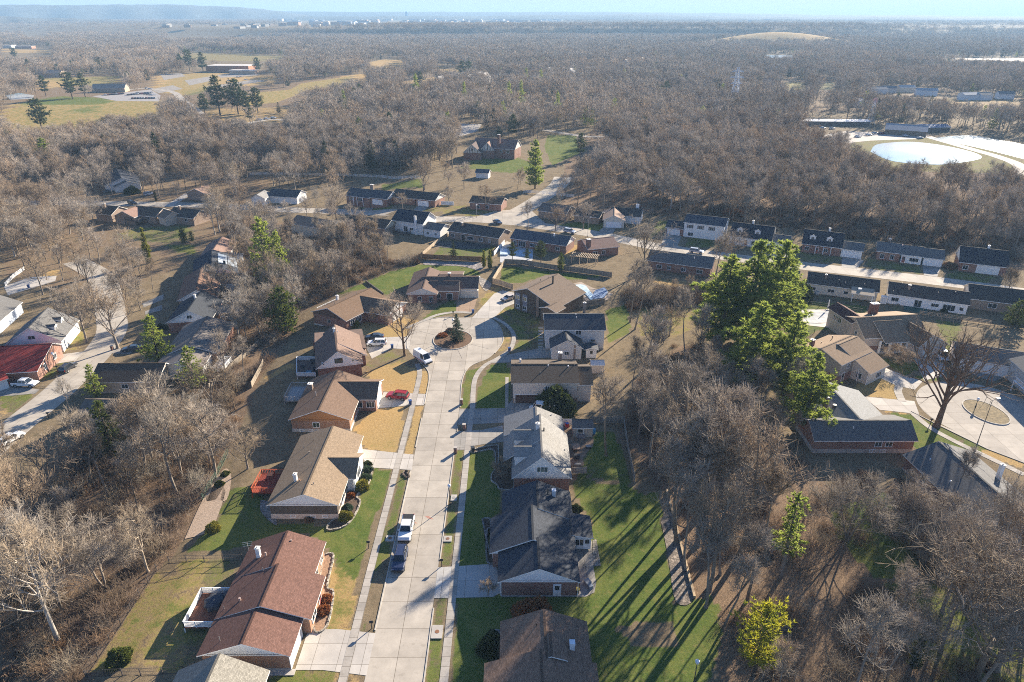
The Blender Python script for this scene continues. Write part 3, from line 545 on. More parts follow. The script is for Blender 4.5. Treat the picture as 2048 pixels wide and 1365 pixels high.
hills("hills", 7600, [(-44, 88), (-30, 98), (-16, 100), (-8, 98), (0, 96), (10, 90), (20, 76), (32, 58), (44, 48)], 900, (.05, .06, .052))
hills("hills", 5700, [(-16, 50), (-10, 60), (-4, 63), (2, 66), (8, 68), (16, 63), (26, 56), (36, 50), (46, 46)], 500, (.05, .06, .05))
hills("hills", 6700, [(-46, 122), (-38, 128), (-32, 144), (-26, 150), (-21, 140), (-18, 118), (-15.5, 70), (-14, 20)], 700, (.085, .08, .06))
hills("hills", 4700, [(-46, 84), (-38, 78), (-33, 60), (-28, 42), (-24, 20)], 500, (.085, .075, .055))
# ================================================================ HOUSES
class Blk: pass
def gable(root, a, b, wl, wr, he, hr, roof, wall, gab=None, hel=None, her=None, zb=-.3, oe=.45, og=.4, ends=(1, 1), trim=None, walls=True, base=None):
    """ridge a->b (outer ends), eaves wl to the left and wr to the right of it; he eave height, hr ridge height"""
    a = np.array(a[:2], float); b = np.array(b[:2], float); L = np.linalg.norm(b - a); d = (b - a) / L; n = np.array((-d[1], d[0]))
    hl = he if hel is None else hel; hr_ = he if her is None else her; T = .16; trim = trim or TRIM()
    def pt(s, t, z): p = a + d * s + n * t; return (p[0], p[1], z)
    mb = MB()
    for sgn, w_, h_ in ((1, wl, hl), (-1, wr, hr_)):
        r0, r1, e0, e1 = pt(0, 0, hr), pt(L, 0, hr), pt(0, sgn * w_, h_), pt(L, sgn * w_, h_)
        dn = lambda p: (p[0], p[1], p[2] - T)
        mb.poly([e0, e1, r1, r0] if sgn < 0 else [e1, e0, r0, r1], 0); mb.poly([dn(e0), dn(r0), dn(r1), dn(e1)] if sgn < 0 else [dn(e1), dn(r1), dn(r0), dn(e0)], 1)
        mb.poly([dn(e0), dn(e1), e1, e0] if sgn < 0 else [dn(e1), dn(e0), e0, e1], 1)
        for q, e, r in ((0, e0, r0), (1, e1, r1)): mb.poly([dn(r), dn(e), e, r] if (q == 0) == (sgn < 0) else [dn(e), dn(r), r, e], 1)
    # ridge cap
    mb.poly([pt(0, .16, hr - .02 + .03), pt(0, -.16, hr + .01), pt(L, -.16, hr + .01), pt(L, .16, hr + .01)][::1], 2)
    rf = mb.build("roof", [roof, trim, shingle_cap(roof)], root)
    o = Blk(); o.root, o.a, o.d, o.n, o.L, o.roof = root, a, d, n, L, rf; o.wl, o.wr, o.hr, o.hl, o.hR = wl, wr, hr, hl, hr_
    il, ir = wl - oe, wr - oe; zl = hr - (hr - hl) * il / wl - T - .01; zr = hr - (hr - hr_) * ir / wr - T - .01; zt = hr - T - .01
    s0, s1 = og, L - og; o.s0, o.s1, o.il, o.ir, o.zl, o.zr = s0, s1, il, ir, zl, zr; o.pt = pt
    BLOCK.append(np.array([pt(0, wl, 0)[:2], pt(L, wl, 0)[:2], pt(L, -wr, 0)[:2], pt(0, -wr, 0)[:2]]))
    if walls:
        wm = MB(); wm.poly([pt(s1, il, zb), pt(s0, il, zb), pt(s0, il, zl), pt(s1, il, zl)]); wm.poly([pt(s0, -ir, zb), pt(s1, -ir, zb), pt(s1, -ir, zr), pt(s0, -ir, zr)])
        for k, s in ((0, s0), (1, s1)):
            if gab is None: q = [pt(s, il, zb), pt(s, -ir, zb), pt(s, -ir, zr), pt(s, 0, zt), pt(s, il, zl)]
            else: q = [pt(s, il, zb), pt(s, -ir, zb), pt(s, -ir, zr), pt(s, il, zl)]
            wm.poly(q if k == 0 else q[::-1])
        wm.build("wall", wall, root)
        if gab is not None:
            for k, s in ((0, s0 - .04), (1, s1 + .04)):
                gm = MB(); q = [pt(s, il, zl - .05), pt(s, -ir, zr - .05), pt(s, 0, zt)]; gm.poly(q if k == 0 else q[::-1])
                # rake board under the gable
                e = -.05 if k == 0 else .05; q = [pt(s + e, il, zl - .3), pt(s + e, -ir, zr - .3), pt(s + e, -ir, zr - .06), pt(s + e, il, zl - .06)]; gm.poly(q if k == 0 else q[::-1]); gm.build("gable", gab, root)
        if base is not None:
            hb, mat = base; z0 = zb; bm_ = MB(); e = .05
            pts = [pt(s0 - e, il + e, 0), pt(s0 - e, -ir - e, 0), pt(s1 + e, -ir - e, 0), pt(s1 + e, il + e, 0)]; bm_.prism(pts, z0 - .05, hb); bm_.build("foundation", mat, root)
    return o
_cap = {}
def shingle_cap(m):
    if m not in _cap:
        c = [n for n in m.node_tree.nodes if n.type == 'TEX_BRICK']; col = c[0].inputs["Color1"].default_value[:3] if c else (.1, .08, .07)
        _cap[m] = shingle(tuple(round(v * .8, 4) for v in col))
    return _cap[m]
def frame_at(b, side, s):
    if side == 'L': p = b.a + b.d * s + b.n * b.il; return p, -b.d, b.n
    if side == 'R': p = b.a + b.d * s - b.n * b.ir; return p, b.d, -b.n
    if side == 'A': p = b.a + b.d * b.s0 + b.n * s; return p, -b.n, -b.d
    p = b.a + b.d * b.s1 + b.n * s; return p, b.n, b.d
def win(b, side, s, z, w_=1.2, h_=1.2, panes=2, trim=None, proud=.0, gl=None, shut=None):
    p, t, n = frame_at(b, side, s); return win_at(b.root, p, t, n, z, w_, h_, panes, trim, proud, gl, shut)
def win_at(root, p, t, n, z, w_=1.2, h_=1.2, panes=2, trim=None, proud=0, gl=None, shut=None):
    t3 = np.array((t[0], t[1], 0)); n3 = np.array((n[0], n[1], 0)); u3 = np.array((0, 0, 1.)); o = np.array((p[0], p[1], z)) + n3 * (proud + .01); f = .09; mb = MB()
    for du, dz, ww, hh in ((-w_ / 2 - f, -f, w_ + 2 * f, f), (-w_ / 2 - f, h_, w_ + 2 * f, f), (-w_ / 2 - f, 0, f, h_), (w_ / 2, 0, f, h_)): mb.obox(o + t3 * du + u3 * dz, t3 * ww, n3 * .09, u3 * hh)
    for k in range(1, panes): mb.obox(o + t3 * (-w_ / 2 + w_ * k / panes - .03), t3 * .06, n3 * .07, u3 * h_)
    if shut:
        for du in (-w_ / 2 - .5, w_ / 2 + .12): mb.obox(o + t3 * du - u3 * .05, t3 * .38, n3 * .05, u3 * (h_ + .1), 1)
    fo = mb.build("window", [trim or WHITE(), plain((.02, .025, .03)) if not shut else shut], root)
    MB().obox(o + t3 * (-w_ / 2), t3 * w_, n3 * .035, u3 * h_).build("pane", gl or glass(), fo); return fo
def door(b, side, s, z=.15, c=(.3, .1, .08), w_=.95, h_=2.1, trim=None):
    p, t, n = frame_at(b, side, s); t3 = np.array((t[0], t[1], 0)); n3 = np.array((n[0], n[1], 0)); u3 = np.array((0, 0, 1.)); o = np.array((p[0], p[1], z)) + n3 * .01
    mb = MB().obox(o - t3 * (w_ / 2), t3 * w_, n3 * .05, u3 * h_)
    for du in (-w_ / 2 - .1, w_ / 2): mb.obox(o + t3 * du, t3 * .1, n3 * .08, u3 * (h_ + .1), 1)
    mb.obox(o + t3 * (-w_ / 2) + u3 * h_, t3 * w_, n3 * .08, u3 * .1, 1)
    for k in (0, 1): mb.obox(o + t3 * (-w_ / 2 + .12 + k * .4) + u3 * .2 + n3 * .05, t3 * .3, n3 * .015, u3 * .75)
    d_ = mb.build("door", [plain(c, .5), trim or WHITE()], b.root); MB().obox(o + t3 * (-w_ / 2 + .15) + u3 * 1.1 + n3 * .05, t3 * (w_ - .3), n3 * .02, u3 * .8).build("pane", glass(), d_)
def garage(b, side, s, w_=4.8, h_=2.2, c=(.72, .7, .67), z=0.0):
    p, t, n = frame_at(b, side, s); t3 = np.array((t[0], t[1], 0)); n3 = np.array((n[0], n[1], 0)); u3 = np.array((0, 0, 1.)); o = np.array((p[0], p[1], z)) + n3 * .01; mb = MB()
    for k in range(4): mb.obox(o - t3 * (w_ / 2) + u3 * (k * h_ / 4 + .02), t3 * w_, n3 * .05, u3 * (h_ / 4 - .04))
    mb.obox(o - t3 * (w_ / 2), t3 * w_, n3 * .03, u3 * h_)
    for du in (-w_ / 2 - .14, w_ / 2): mb.obox(o + t3 * du, t3 * .14, n3 * .09, u3 * (h_ + .14), 1)
    mb.obox(o - t3 * (w_ / 2) + u3 * h_, t3 * w_, n3 * .09, u3 * .14, 1); mb.build("garage_door", [plain(c, .6), WHITE()], b.root)
def roof_z(b, s, t): return b.hr - (b.hr - (b.hl if t > 0 else b.hR)) * abs(t) / (b.wl if t > 0 else b.wr)
def chimney(b, s, t, top, sx=.9, sy=.6, mat=None, cap=(.7, .66, .6), flues=1, zbase=None):
    z = roof_z(b, s, t) if zbase is None else zbase; p = b.pt(s, t, (z if zbase is not None else z - .4)); rz = math.atan2(b.d[1], b.d[0])
    mb = MB().box(p, (sx, sy, top - p[2]), rz); c = mb.build("chimney", mat or brick(), b.root); q = (p[0], p[1], top)
    m2 = MB().box(q, (sx + .16, sy + .16, .12), rz)
    for k in range(flues): m2.tube((q[0] + (k - (flues - 1) / 2) * .3, q[1], top + .12), (q[0] + (k - (flues - 1) / 2) * .3, q[1], top + .38), .11, n=8)
    m2.build("chimney_cap", plain(cap, .7), c)
def vent(b, s, t, h=.45, r=.06, c=(.25, .24, .23), kind="vent_pipe", mush=False):
    z = roof_z(b, s, t); p = b.pt(s, t, z - .1); mb = MB().tube(p, (p[0], p[1], z + h), r)
    if mush: mb.tube((p[0], p[1], z + h), (p[0], p[1], z + h + .16), r * 1.9, r * 1.5)
    mb.build(kind, plain(c, .5, metal=.3), b.root)
def house(name, label, at, cat="house", group=None): return thing(name, (at[0], at[1], hgt(*at[:2])), label, cat, group)
def deck(root, pts, z, floor, rail, h=1.0, skip=(), zg=None, solid=False, posts=None):
    dk = MB().prism(pts, z - .22, z).build("deck", [floor], root); mb = MB(); n = len(pts)
    for k in range(n):
        p, q = np.array(pts[k]), np.array(pts[(k + 1) % n]); g = hgt(*p) if zg is None else zg; mb2 = MB()
        if k in skip: continue
        L = np.linalg.norm(q - p); t = (q - p) / L; a = math.atan2(t[1], t[0])
        m = (p + q) / 2; mb.box((m[0], m[1], z + h - .06), (L, .12, .07), a); mb.box((m[0], m[1], z + .1), (L, .06, .06), a)
        m_ = max(2, int(L / 1.6))
        for i in range(m_ + 1): r = p + t * L * i / m_; mb.box((r[0], r[1], z), (.11, .11, h), a)
        b_ = int(L / (.14 if solid else .28))
        for i in range(b_): r = p + t * L * (i + .5) / b_; mb.box((r[0], r[1], z + .12), (.1 if solid else .045, .04, h - .16), a)
    mb.build("railing", rail, dk); 
    for p in pts: MB().box((p[0], p[1], hgt(p[0], p[1]) - .3 if zg is None else zg), (.15, .15, z - .2 - (hgt(p[0], p[1]) - .3 if zg is None else zg))).build("support_post", posts or rail, dk)
    return dk
BR = brick(); BR2 = brick((.2, .07, .05), (.3, .15, .1)); BRT = brick((.3, .2, .14), (.42, .32, .24)); BRO = brick((.36, .14, .06), (.5, .33, .2))
SW = siding((.74, .73, .71)); FND = concrete((.46, .41, .36)); SBR = siding((.12, .095, .075), .16)
MAROON = shingle((.17, .092, .07), .26); TAN = shingle((.265, .195, .13)); BROWN = shingle((.185, .122, .085)); DKBR = shingle((.115, .088, .066)); BLACK = shingle((.058, .064, .076), .3); GREY = shingle((.27, .26, .245)); IBR = shingle((.235, .15, .102), .34); GREY2 = shingle((.15, .145, .14)); CHAR = shingle((.09, .092, .1), .3)

# --- maroon ranch
H = house("brick_house", "wide brick ranch house with stepped maroon shingle roof and white rear deck", (-33, 70))
b = gable(H, (-33.6, 72.6), (-33.6, 80.0), 5.7, 5.5, 3, 5.2, MAROON, BRO, WHITE(), zb=-2.6); b2 = gable(H, (-32.85, 65.3), (-32.85, 73.0), 6.45, 6.4, 3.0, 5.38, MAROON, BRO, WHITE(), zb=-2.6)
b3 = gable(H, (-33.3, 59.6), (-33.3, 65.7), 6.0, 5.75, 2.95, 5.1, MAROON, BRO, siding((.76, .75, .72)), zb=-2.6, base=(.35, FND))
garage(b3, 'R', 3.0, 4.9); win(b2, 'R', 2.2, .9, 1.8, 1.5); door(b2, 'R', 5.2, .2); win(b, 'R', 2.3, 1, 1.5, 1.3); win(b, 'R', 5.3, 1, 1.2, 1.3); win(b3, 'L', 3, .9); win(b2, 'L', 3.5, .4, 1.8, 2.0)
b.root = H; chimney(b, 3.2, 3.1, 5.6, .55, .55, siding((.72, .68, .66), .3), flues=1); vent(b, 2.9, 1.9, .6, .13, (.6, .45, .36)); vent(b2, 7.0, 2.0, .7, .05); vent(b2, 2.2, 3.6, .5, .16, (.55, .4, .33)); vent(b, 5.6, -1.0, .2, .12, (.5, .4, .33)); vent(b2, 1.5, 5.6, .5, .05); vent(b3, 1.5, 3.4, .8, .05)
for k, (s, t) in enumerate(((5.4, 5.5),)):
    z = roof_z(b, s, t); p = b.pt(s, t, z); mb = MB().tube(p, (p[0], p[1], z + 1.7), .03)
    for q in (.9, 1.3, 1.6): mb.tube((p[0] - .7, p[1] - .1, z + q), (p[0] + .7, p[1] + .1, z + q + .1), .02, n=5)
    mb.build("aerial", plain((.6, .58, .55), .4, metal=.6), H)
deck(H, [(-39.0, 71.9), (-43.9, 71.9), (-43.9, 65.9), (-39.0, 65.9)], .9, wood((.17, .075, .05)), WHITE(), 1.05, skip=(3,), solid=True)
MB().prism([(-35.9, 59.2), (-27.4, 59.2), (-27.4, 60.1), (-35.9, 60.1)], -.1, .1).build("side_path", CONL, H)
# --- grey roofed house in the bottom corner
H = house("gabled_house", "house with weathered pale grey shingle roof below the maroon roof", (-35, 50)); b = gable(H, (-35.2, 40), (-35.2, 57.9), 5.6, 5.6, 2.6, 5.6, shingle((.27, .25, .21), .3), BRT, WHITE(), zb=-2.6); win(b, 'B', 0, 1, 1.4); win(b, 'R', 9, 1, 1.4)
# --- tan roof house
H = house("brick_house", "long tan roofed ranch house with orange deck and round clipped shrubs", (-33, 98))
b = gable(H, (-33.6, 88.4), (-33.6, 108.8), 6.4, 5.5, 3, 5.25, TAN, SBR, SW, zb=-2.6, base=(1.0, plain((.62, .5, .4), .9))); b2 = gable(H, (-34.5, 99.3), (-26.8, 99.3), 3.9, 3.8, 3.0, 4.75, TAN, SW, SW)
for t in (-2.9, -.9, 2.4): win(b, 'A', t, .35, .75, .38, 1)
chimney(b, 4.9, 2.7, 5.6, .6, .5, siding((.72, .67, .62), .3)); vent(b, 4.4, 1.9, .4, .14, (.5, .3, .2)); vent(b, 8.3, .9, .6, .05); vent(b, 13, 2.6, .25, .15, (.3, .25, .2)); vent(b, 15.2, 4.3, .5, .05); vent(b, 17, 2.8, .3, .05); vent(b, 3.2, -.8, .3, .06)
win(b, 'R', 4, 1, 2.2, 1.4); win(b2, 'B', 0, 1, 2.2, 1.6, 3); door(b, 'R', 8.0); win(b, 'R', 15, 1, 1.6, 1.3); garage(b, 'R', 17.6, 3.6)
for y in (96.4, 98.4): MB().box((-27.4, y - .6, 0), (.16, .16, 3.0)).build("porch_post", WHITE(), H)
deck(H, [(-40.0, 99.6), (-44.6, 99.6), (-44.6, 94.3), (-40.0, 94.3)], 1.0, wood((.28, .06, .035)), wood((.52, .12, .05)), 1.0, skip=(3,))
# --- brown roof, brick end wall, red car outside
H = house("brick_house", "brown roofed brick house with orange gable board and small grey deck", (-37, 122))
b = gable(H, (-37.75, 114.3), (-37.75, 131.0), 6.3, 6.1, 3, 5.35, BROWN, BRO, siding((.42, .19, .07), .2), zb=-2.6, base=(.75, plain((.5, .46, .41), .9)))
b2 = gable(H, (-38.5, 126.3), (-28.0, 126.3), 4.6, 4.15, 3, 5.0, BROWN, BR, WHITE()); win(b, 'A', 1.0, 1.15, 1.25, 1.0, 2, gl=glass((.05, .06, .04))); win(b, 'A', 4.0, .2, .8, .4, 1); win(b, 'A', 2.3, .2, .8, .4, 1)
win(b2, 'R', 9.0, .9, 1.6, 1.3, 3); garage(b2, 'B', 0, 4.8); door(b, 'R', 6.5); win(b2, 'R', 6.6, .9, 1.4, 1.3)
chimney(b, 11.0, 4.6, 5.0, .9, .9, BRT); vent(b, 7.0, 2.4, .9, .09, (.5, .45, .4)); vent(b, 12.5, 1.6, .7, .04)
deck(H, [(-44.0, 131.5), (-48.6, 131.5), (-48.3, 125.3), (-44.0, 125.3)], .9, wood((.4, .37, .34)), wood((.45, .4, .35)), 1.0, skip=(3,))
# --- white gable house with the furnished deck
H = house("gabled_house", "storey and a half house with white gable end and white railed deck", (-40, 143))
b = gable(H, (-39.05, 136.4), (-42.9, 150.2), 5.1, 5.4, 3.2, 7.0, shingle((.2, .135, .105)), BR2, SW, zb=-2.6); b2 = gable(H, (-40.2, 141.2), (-43.2, 151.6), 3, 6.5, 4.75, 6.93, shingle((.205, .14, .11)), BR2, SW, her=2.75)
flat = W(lambda x, y: f3(x, y, 3.3), (565, 402), (925, 372), (960, 520), (565, 475)); MB().prism(flat, 3.1, 3.3, 0).build("roof", shingle((.2, .14, .11)), H); MB().prism([(-48.6, 150.0), (-38.7, 152.5), (-39.2, 156.3), (-48.4, 154.3)], -2.6, 3.08).build("wall", BR2, H)
win(b, 'A', -.1, 4.05, 1.6, 1.0, 2, trim=plain((.03, .03, .03)), gl=glass((.05, .06, .05))); chimney(b, 11.3, .15, 7.7, .5, .5, WHITE()); vent(b, 11.6, -.6, .3, .1, (.7, .7, .7)); vent(b, 8, -1.8, .5, .05); win(b, 'A', 3.4, 4.0, .4, .5, 1); win(b, 'A', -3.2, 4.0, .4, .5, 1)
garage(b2, 'R', 8, 4.6); win(b2, 'R', 3, .9, 1.4); deck(H, [(-44.6, 136.6), (-48.9, 136.6), (-51.2, 144.6), (-46.9, 144.6)], .6, wood((.2, .13, .1)), WHITE(), 1.0, skip=(3,), solid=True)
# --- brown rotated house left of the circle
H = house("brick_house", "brown roofed brick house set at an angle with green porch and cellar windows", (-44, 172))
b = gable(H, (-48.6, 165.4), (-39.8, 180.4), 6.3, 6.4, 3, 5.3, shingle((.21, .135, .085)), BR, plain((.13, .075, .055), .9), zb=-2.6, base=(-.35, plain((.6, .55, .48), .9))); wr = (np.array(h4(680, 480, 5)[:2]), np.array(h4(1000, 535, 5)[:2])); dv = (wr[1] - wr[0]) / np.linalg.norm(wr[1] - wr[0])
b2 = gable(H, wr[0] - dv * 2, wr[1], 5.2, 5.2, 3.0, 5.0, shingle((.2, .13, .085)), BR, SW); win(b, 'A', .2, .9, 1.0, .9, 2, trim=plain((.5, .46, .4))); win(b, 'A', 3.2, -1.1, .8, .5, 1); win(b, 'A', 1.4, -1.1, .8, .5, 1); win(b, 'R', 5, .9, 2.0, 1.4, 4); win(b, 'R', 2.6, .9, 1.3, 1.4); garage(b2, 'B', 0, 4.8)
vent(b, 8, 1, .4, .08); vent(b, 4, 1.2, .5, .08); vent(b, 13, 1.6, .3, .08); chimney(b, 9, 5.0, 4.7, .6, .6, WHITE()); deck(H, [b.pt(5, 6.2, 0)[:2], b.pt(5, 9.2, 0)[:2], b.pt(13, 9.2, 0)[:2], b.pt(13, 6.2, 0)[:2]], .7, wood((.5, .45, .4)), WHITE(), 1, skip=(3,))
# --- head of the circle, L shaped
H = house("brick_house", "L shaped brown roofed brick house with cream garage by the turning circle", (-20, 190))
RB = shingle((.165, .11, .085)); b = gable(H, (-25.4, 181.2), (-25.4, 199.5), 4.9, 4.2, 3, 4.75, RB, BR, siding((.7, .66, .6)))
b2 = gable(H, (-26.5, 189.9), (-9.7, 189.9), 6.3, 4.5, 3, 5.15, RB, plain((.66, .58, .46), .8)); b3 = gable(H, (-24, 187.4), (-15.2, 187.4), 1.2, 4.1, 4.2, 4.68, RB, BR, her=3.0); b4 = gable(H, (-22, 195), (-14.8, 195), 5.6, 4, 3, 3.9, RB, BR)
win(b, 'A', -2.2, .5, 1.0, 1.5, 2); win(b, 'A', 1.0, .5, 1.0, 1.5, 2); garage(b2, 'R', 14.1, 4.9, c=(.7, .62, .5)); win(b3, 'R', 2.6, .8, 1.3, 1.2); door(b3, 'R', 6.0, .1, (.05, .05, .05), 1.6); chimney(b2, 8.0, .4, 6.0, .8, .8, BR2); vent(b, 12, .6, .4, .08)
for x in (-20.5, -17.8, -15.6): MB().box((x, 184.0, 0), (.16, .16, 2.9)).build("porch_post", WHITE(), H)
# --- dark two storey gable
H = house("gabled_house", "two storey house with dark timber panels and broad brown gable roof", (8, 178))
DW = siding((.1, .075, .058), .2, True); b = gable(H, (4.1, 174.1), (13.4, 186.1), 5.4, 9.7, 5.5, 7.5, shingle((.2, .145, .105)), DW, her=3.9, oe=.6, og=.5); b2 = gable(H, (9.4, 167.6), (12.2, 171.2), 2.8, 3.0, 3.85, 4.7, shingle((.2, .145, .105)), DW)
for t in (3.5, 1.0):
    MB().obox((*(frame_at(b, 'A', t)[0] + frame_at(b, 'A', t)[2] * .02 - frame_at(b, 'A', t)[1] * .8), .3), (*(frame_at(b, 'A', t)[1] * 1.6), 0), (*(frame_at(b, 'A', t)[2] * .05), 0), (0, 0, 4.9)).build("wall_panel", plain((.2, .2, .23), .8), H)
    win(b, 'A', t, 3.4, 1.2, 1.1, 2, proud=.08, gl=glass((.2, .16, .08))); win(b, 'A', t, .9, 1.2, .9, 2, proud=.08)
win(b2, 'A', 1.1, .7, .6, 1.7, 1, gl=glass((.15, .22, .25))); win(b2, 'A', -1.1, .7, .6, 1.7, 1, gl=glass((.15, .22, .25))); q = b.pt(.3, -3.4, 0); MB().box((q[0], q[1], 0), (.7, .7, 5.9)).build("porch_pillar", BRT, H)
z = roof_z(b, 9.2, -2.2); p = b.pt(9.2, -2.2, z - .2); MB().tube(p, (p[0], p[1], z + 2.0), .22, n=10).tube((p[0], p[1], z + 2.0), (p[0], p[1], z + 2.2), .28, n=10).build("flue_pipe", plain((.03, .03, .03), .6), H); vent(b, 8, 1.2, .6, .08); vent(b, 4.6, .6, .3, .07); vent(b, 3.6, 1.6, .3, .07); vent(b, 11, .6, .3, .07)
# --- white two storey
H = house("two_storey_house", "white two storey house with charcoal roof and low gabled garage", (15, 154)); SG = siding((.62, .6, .57))
b = gable(H, (7.9, 156.4), (23.0, 156.4), 5.3, 5.2, 5.5, 7.6, CHAR, SG, SG, base=(.4, FND)); b2 = gable(H, (13.1, 146.0), (13.1, 152.2), 4.0, 4.0, 3, 5.2, CHAR, SG, SG); b3 = gable(H, (19.1, 146.6), (19.1, 149.8), 1.7, 1.7, 2.4, 3.0, CHAR, SW, SW)
win(b, 'R', 8.4, 4.1, 1.3, 1.1, 2); win(b, 'R', 12.0, 2.2, 1.0, .6, 1); win(b2, 'A', 0, 1.2, 1.0, .8); door(b3, 'A', 0, .1, (.7, .68, .65)); garage(b2, 'L', 3, 4.4); chimney(b, 10.6, 4.7, 8.6, .7, .6, BRT, flues=1); vent(b, 8, -.3, .3, .1, (.7, .7, .7)); vent(b, 8.1, -1.3, .3, .1, (.7, .7, .7))
chimney(b2, .6, -1.9, 3.9, .5, .5, BRT, zbase=-.2)
# --- long brown split level
H = house("split_level_house", "long dark brown roofed split level with brown garage door beneath beige siding", (7, 130)); SB = siding((.62, .53, .45))
b = gable(H, (-.2, 130.9), (14.2, 130.9), 5.5, 5.5, 5, 6.8, DKBR, SB, SB, base=(1.2, BRT)); b2 = gable(H, (13.5, 130.9), (17.2, 130.9), 4.6, 4.8, 4.3, 6.2, DKBR, SB, SB)
garage(b, 'R', 3.4, 5.0, 2.1, (.085, .05, .042)); win(b, 'R', 7.9, 3.0, 1.3, 1.1, 3); vent(b, 8, -.6, .3, .12, (.7, .7, .72)); vent(b, 12.3, -.8, .3, .14, (.7, .7, .72)); vent(b, 13.6, -.4, .3, .08); vent(b, 6.2, -2.6, .3, .07); chimney(b, 10.9, 4.6, 7.2, .8, .9, BRT); chimney(b, 2, 2, 6.8, .35, .35, WHITE())
for x in (12.8,): MB().box((x, 127, 2.6), (1.4, 2.2, .18)).build("balcony", wood((.3, .26, .22)), H)
# --- grey cape with dormers
H = house("cape_house", "pale grey roofed cape house with two dormers and mildewed white gable over red brick", (5, 104)); GW = siding((.7, .7, .68), .17, dirt=.25)
b = gable(H, (5.1, 95.4), (5.2, 109.4), 5.2, 5.25, 3, 7.5, GREY, BR2, GW, base=(.35, FND)); b1 = gable(H, (5.1, 101), (5.2, 109.45), 6.75, 5.35, 2.55, 7.47, GREY, BR2, GW, walls=False); b2 = gable(H, (4.7, 108.8), (4.7, 115.6), 6.3, 5.2, 3, 5.4, GREY, BR2, GW)
win(b, 'A', -.1, 4.25, 1.75, 1.0, 3, gl=glass((.08, .11, .1))); garage(b2, 'L', 3.6, 4.8)
for y in (100.0, 105.2):
    dg = gable(H, (.3, y), (4.6, y), 1.55, 1.55, 5.35, 6.65, shingle((.29, .28, .265)), GW, GW, zb=3.2, oe=.18, og=.2); win(dg, 'A', 0, 4.2, .9, .9, 2)
chimney(b, 9.6, .5, 8.1, .65, .65, WHITE()); vent(b, 8.9, -.6, .7, .12, (.05, .05, .05)); vent(b2, 2, -3.2, .5, .08, (.05, .05, .05)); vent(b2, 5.6, -3.0, .3, .1, (.5, .5, .5)); vent(b, 7.6, -4.4, .3, .09, (.4, .4, .4))
# --- charcoal roof house with sunroom
H = house("brick_house", "red brick ranch house with charcoal roof, white sunroom and side patio", (4, 80))
b = gable(H, (3.8, 71.8), (3.8, 78.2), 5.85, 5.8, 3, 5.5, BLACK, BR2, siding((.76, .75, .74)), base=(.15, FND)); b2 = gable(H, (3.1, 77.5), (3.1, 85.4), 6.45, 6.5, 3.0, 5.68, BLACK, BR2, WHITE()); b3 = gable(H, (4.1, 84.8), (4.1, 92.0), 5.7, 5.6, 3, 5.4, BLACK, BR2, WHITE())
b4 = gable(H, (9.0, 81.2), (9.0, 86.5), .8, 3.5, 3.1, 3.25, BLACK, SW, her=2.55, zb=.15); win(b4, 'A', -1.4, .9, 1.2, 1.2, 2, proud=.02); door(b4, 'A', -2.6, .15, (.78, .78, .77)); win(b4, 'R', 2.6, .9, 3.4, 1.2, 4)
door(b, 'A', -2.6, .1, (.72, .71, .7)); garage(b, 'L', 3.2, 4.8); win(b2, 'L', 2.5, .8, 2.0, 1.4, 3); win(b3, 'L', 3.5, .8, 1.6, 1.3); chimney(b3, 4.6, -2.7, 5.3, .55, .55, siding((.62, .62, .63), .3), cap=(.75, .76, .78)); vent(b3, 4.4, -1.7, 1.0, .1, (.02, .02, .02)); vent(b, 1.6, -3.9, .3, .06)
MB().tube((-1.55, 72.15, .1), (-1.55, 72.15, 2.7), .05).tube((9.35, 72.2, .1), (9.35, 72.2, 2.7), .05).build("downpipe", WHITE(), H)
# --- brown shingle house at the bottom edge
H = house("ranch_house", "brown shingle roofed house at the bottom edge with white flue box on the roof", (4, 58))
b = gable(H, (4.15, 57.4), (4.15, 65.0), 5.7, 5.7, 3, 5.25, IBR, BR, SW); b2 = gable(H, (3.5, 44), (3.5, 58.6), 6.9, 6.9, 3.0, 5.45, IBR, BR, SW); b3 = gable(H, (4.75, 57.6), (4.75, 61.4), 2, 2, 4.62, 5.35, IBR, BR, walls=False)
z = roof_z(b, 2.6, -3.3); p = b.pt(2.6, -3.3, z - .2); MB().box(p, (.62, .62, .95)).box((p[0], p[1], p[2] + 1.0), (.7, .7, .32)).build("chimney", plain((.7, .72, .75), .4, metal=.2), H); vent(b, 2.2, -2.3, .35, .09, (.02, .02, .02)); vent(b, 1.2, -1.3, .3, .07, (.02, .02, .02)); vent(b, 5.3, 1.0, .25, .07, (.02, .02, .02)); win(b, 'L', 4, 1); win(b, 'R', 3, 1)
# --- right-hand court
H = house("brick_house", "tan roofed house with grey gable side and brick chimney beside the tall pines", (75, 143)); GRS = siding((.33, .3, .26))
TAN2 = shingle((.3, .205, .13)); b = gable(H, (69.7, 138.2), (79.7, 145.1), 5.5, 5.6, 5.0, 7.0, TAN2, GRS, base=(1.9, BR)); b2 = gable(H, (74.5, 140.2), (80.9, 144.6), 3, 8.6, 6.2, 7.0, TAN2, siding((.62, .56, .47)), her=3.0)
chimney(b, 1.6, 3.2, 7.4, .9, .8, BR2); vent(b, 8, 2.2, .9, .1, (.15, .12, .1)); vent(b, 4.5, 2.6, .3, .08); win(b2, 'R', 4.6, .7, 2.0, 1.3, 3); door(b, 'R', 2.2, .2, (.3, .25, .2)); win(b2, 'A', -6, .8, 1.2, 1.3); win(b, 'R', 3.6, 3.2, 1, 1)
for t in (-5.8, -8.0): q = b2.pt(.2, t, 0); MB().box((q[0], q[1], 0), (.15, .15, 3.2)).build("porch_post", WHITE(), H)
H = house("brick_house", "large tan house with maroon roofed rear wing and broad pillared porch", (94, 156)); PKS = siding((.56, .47, .4))
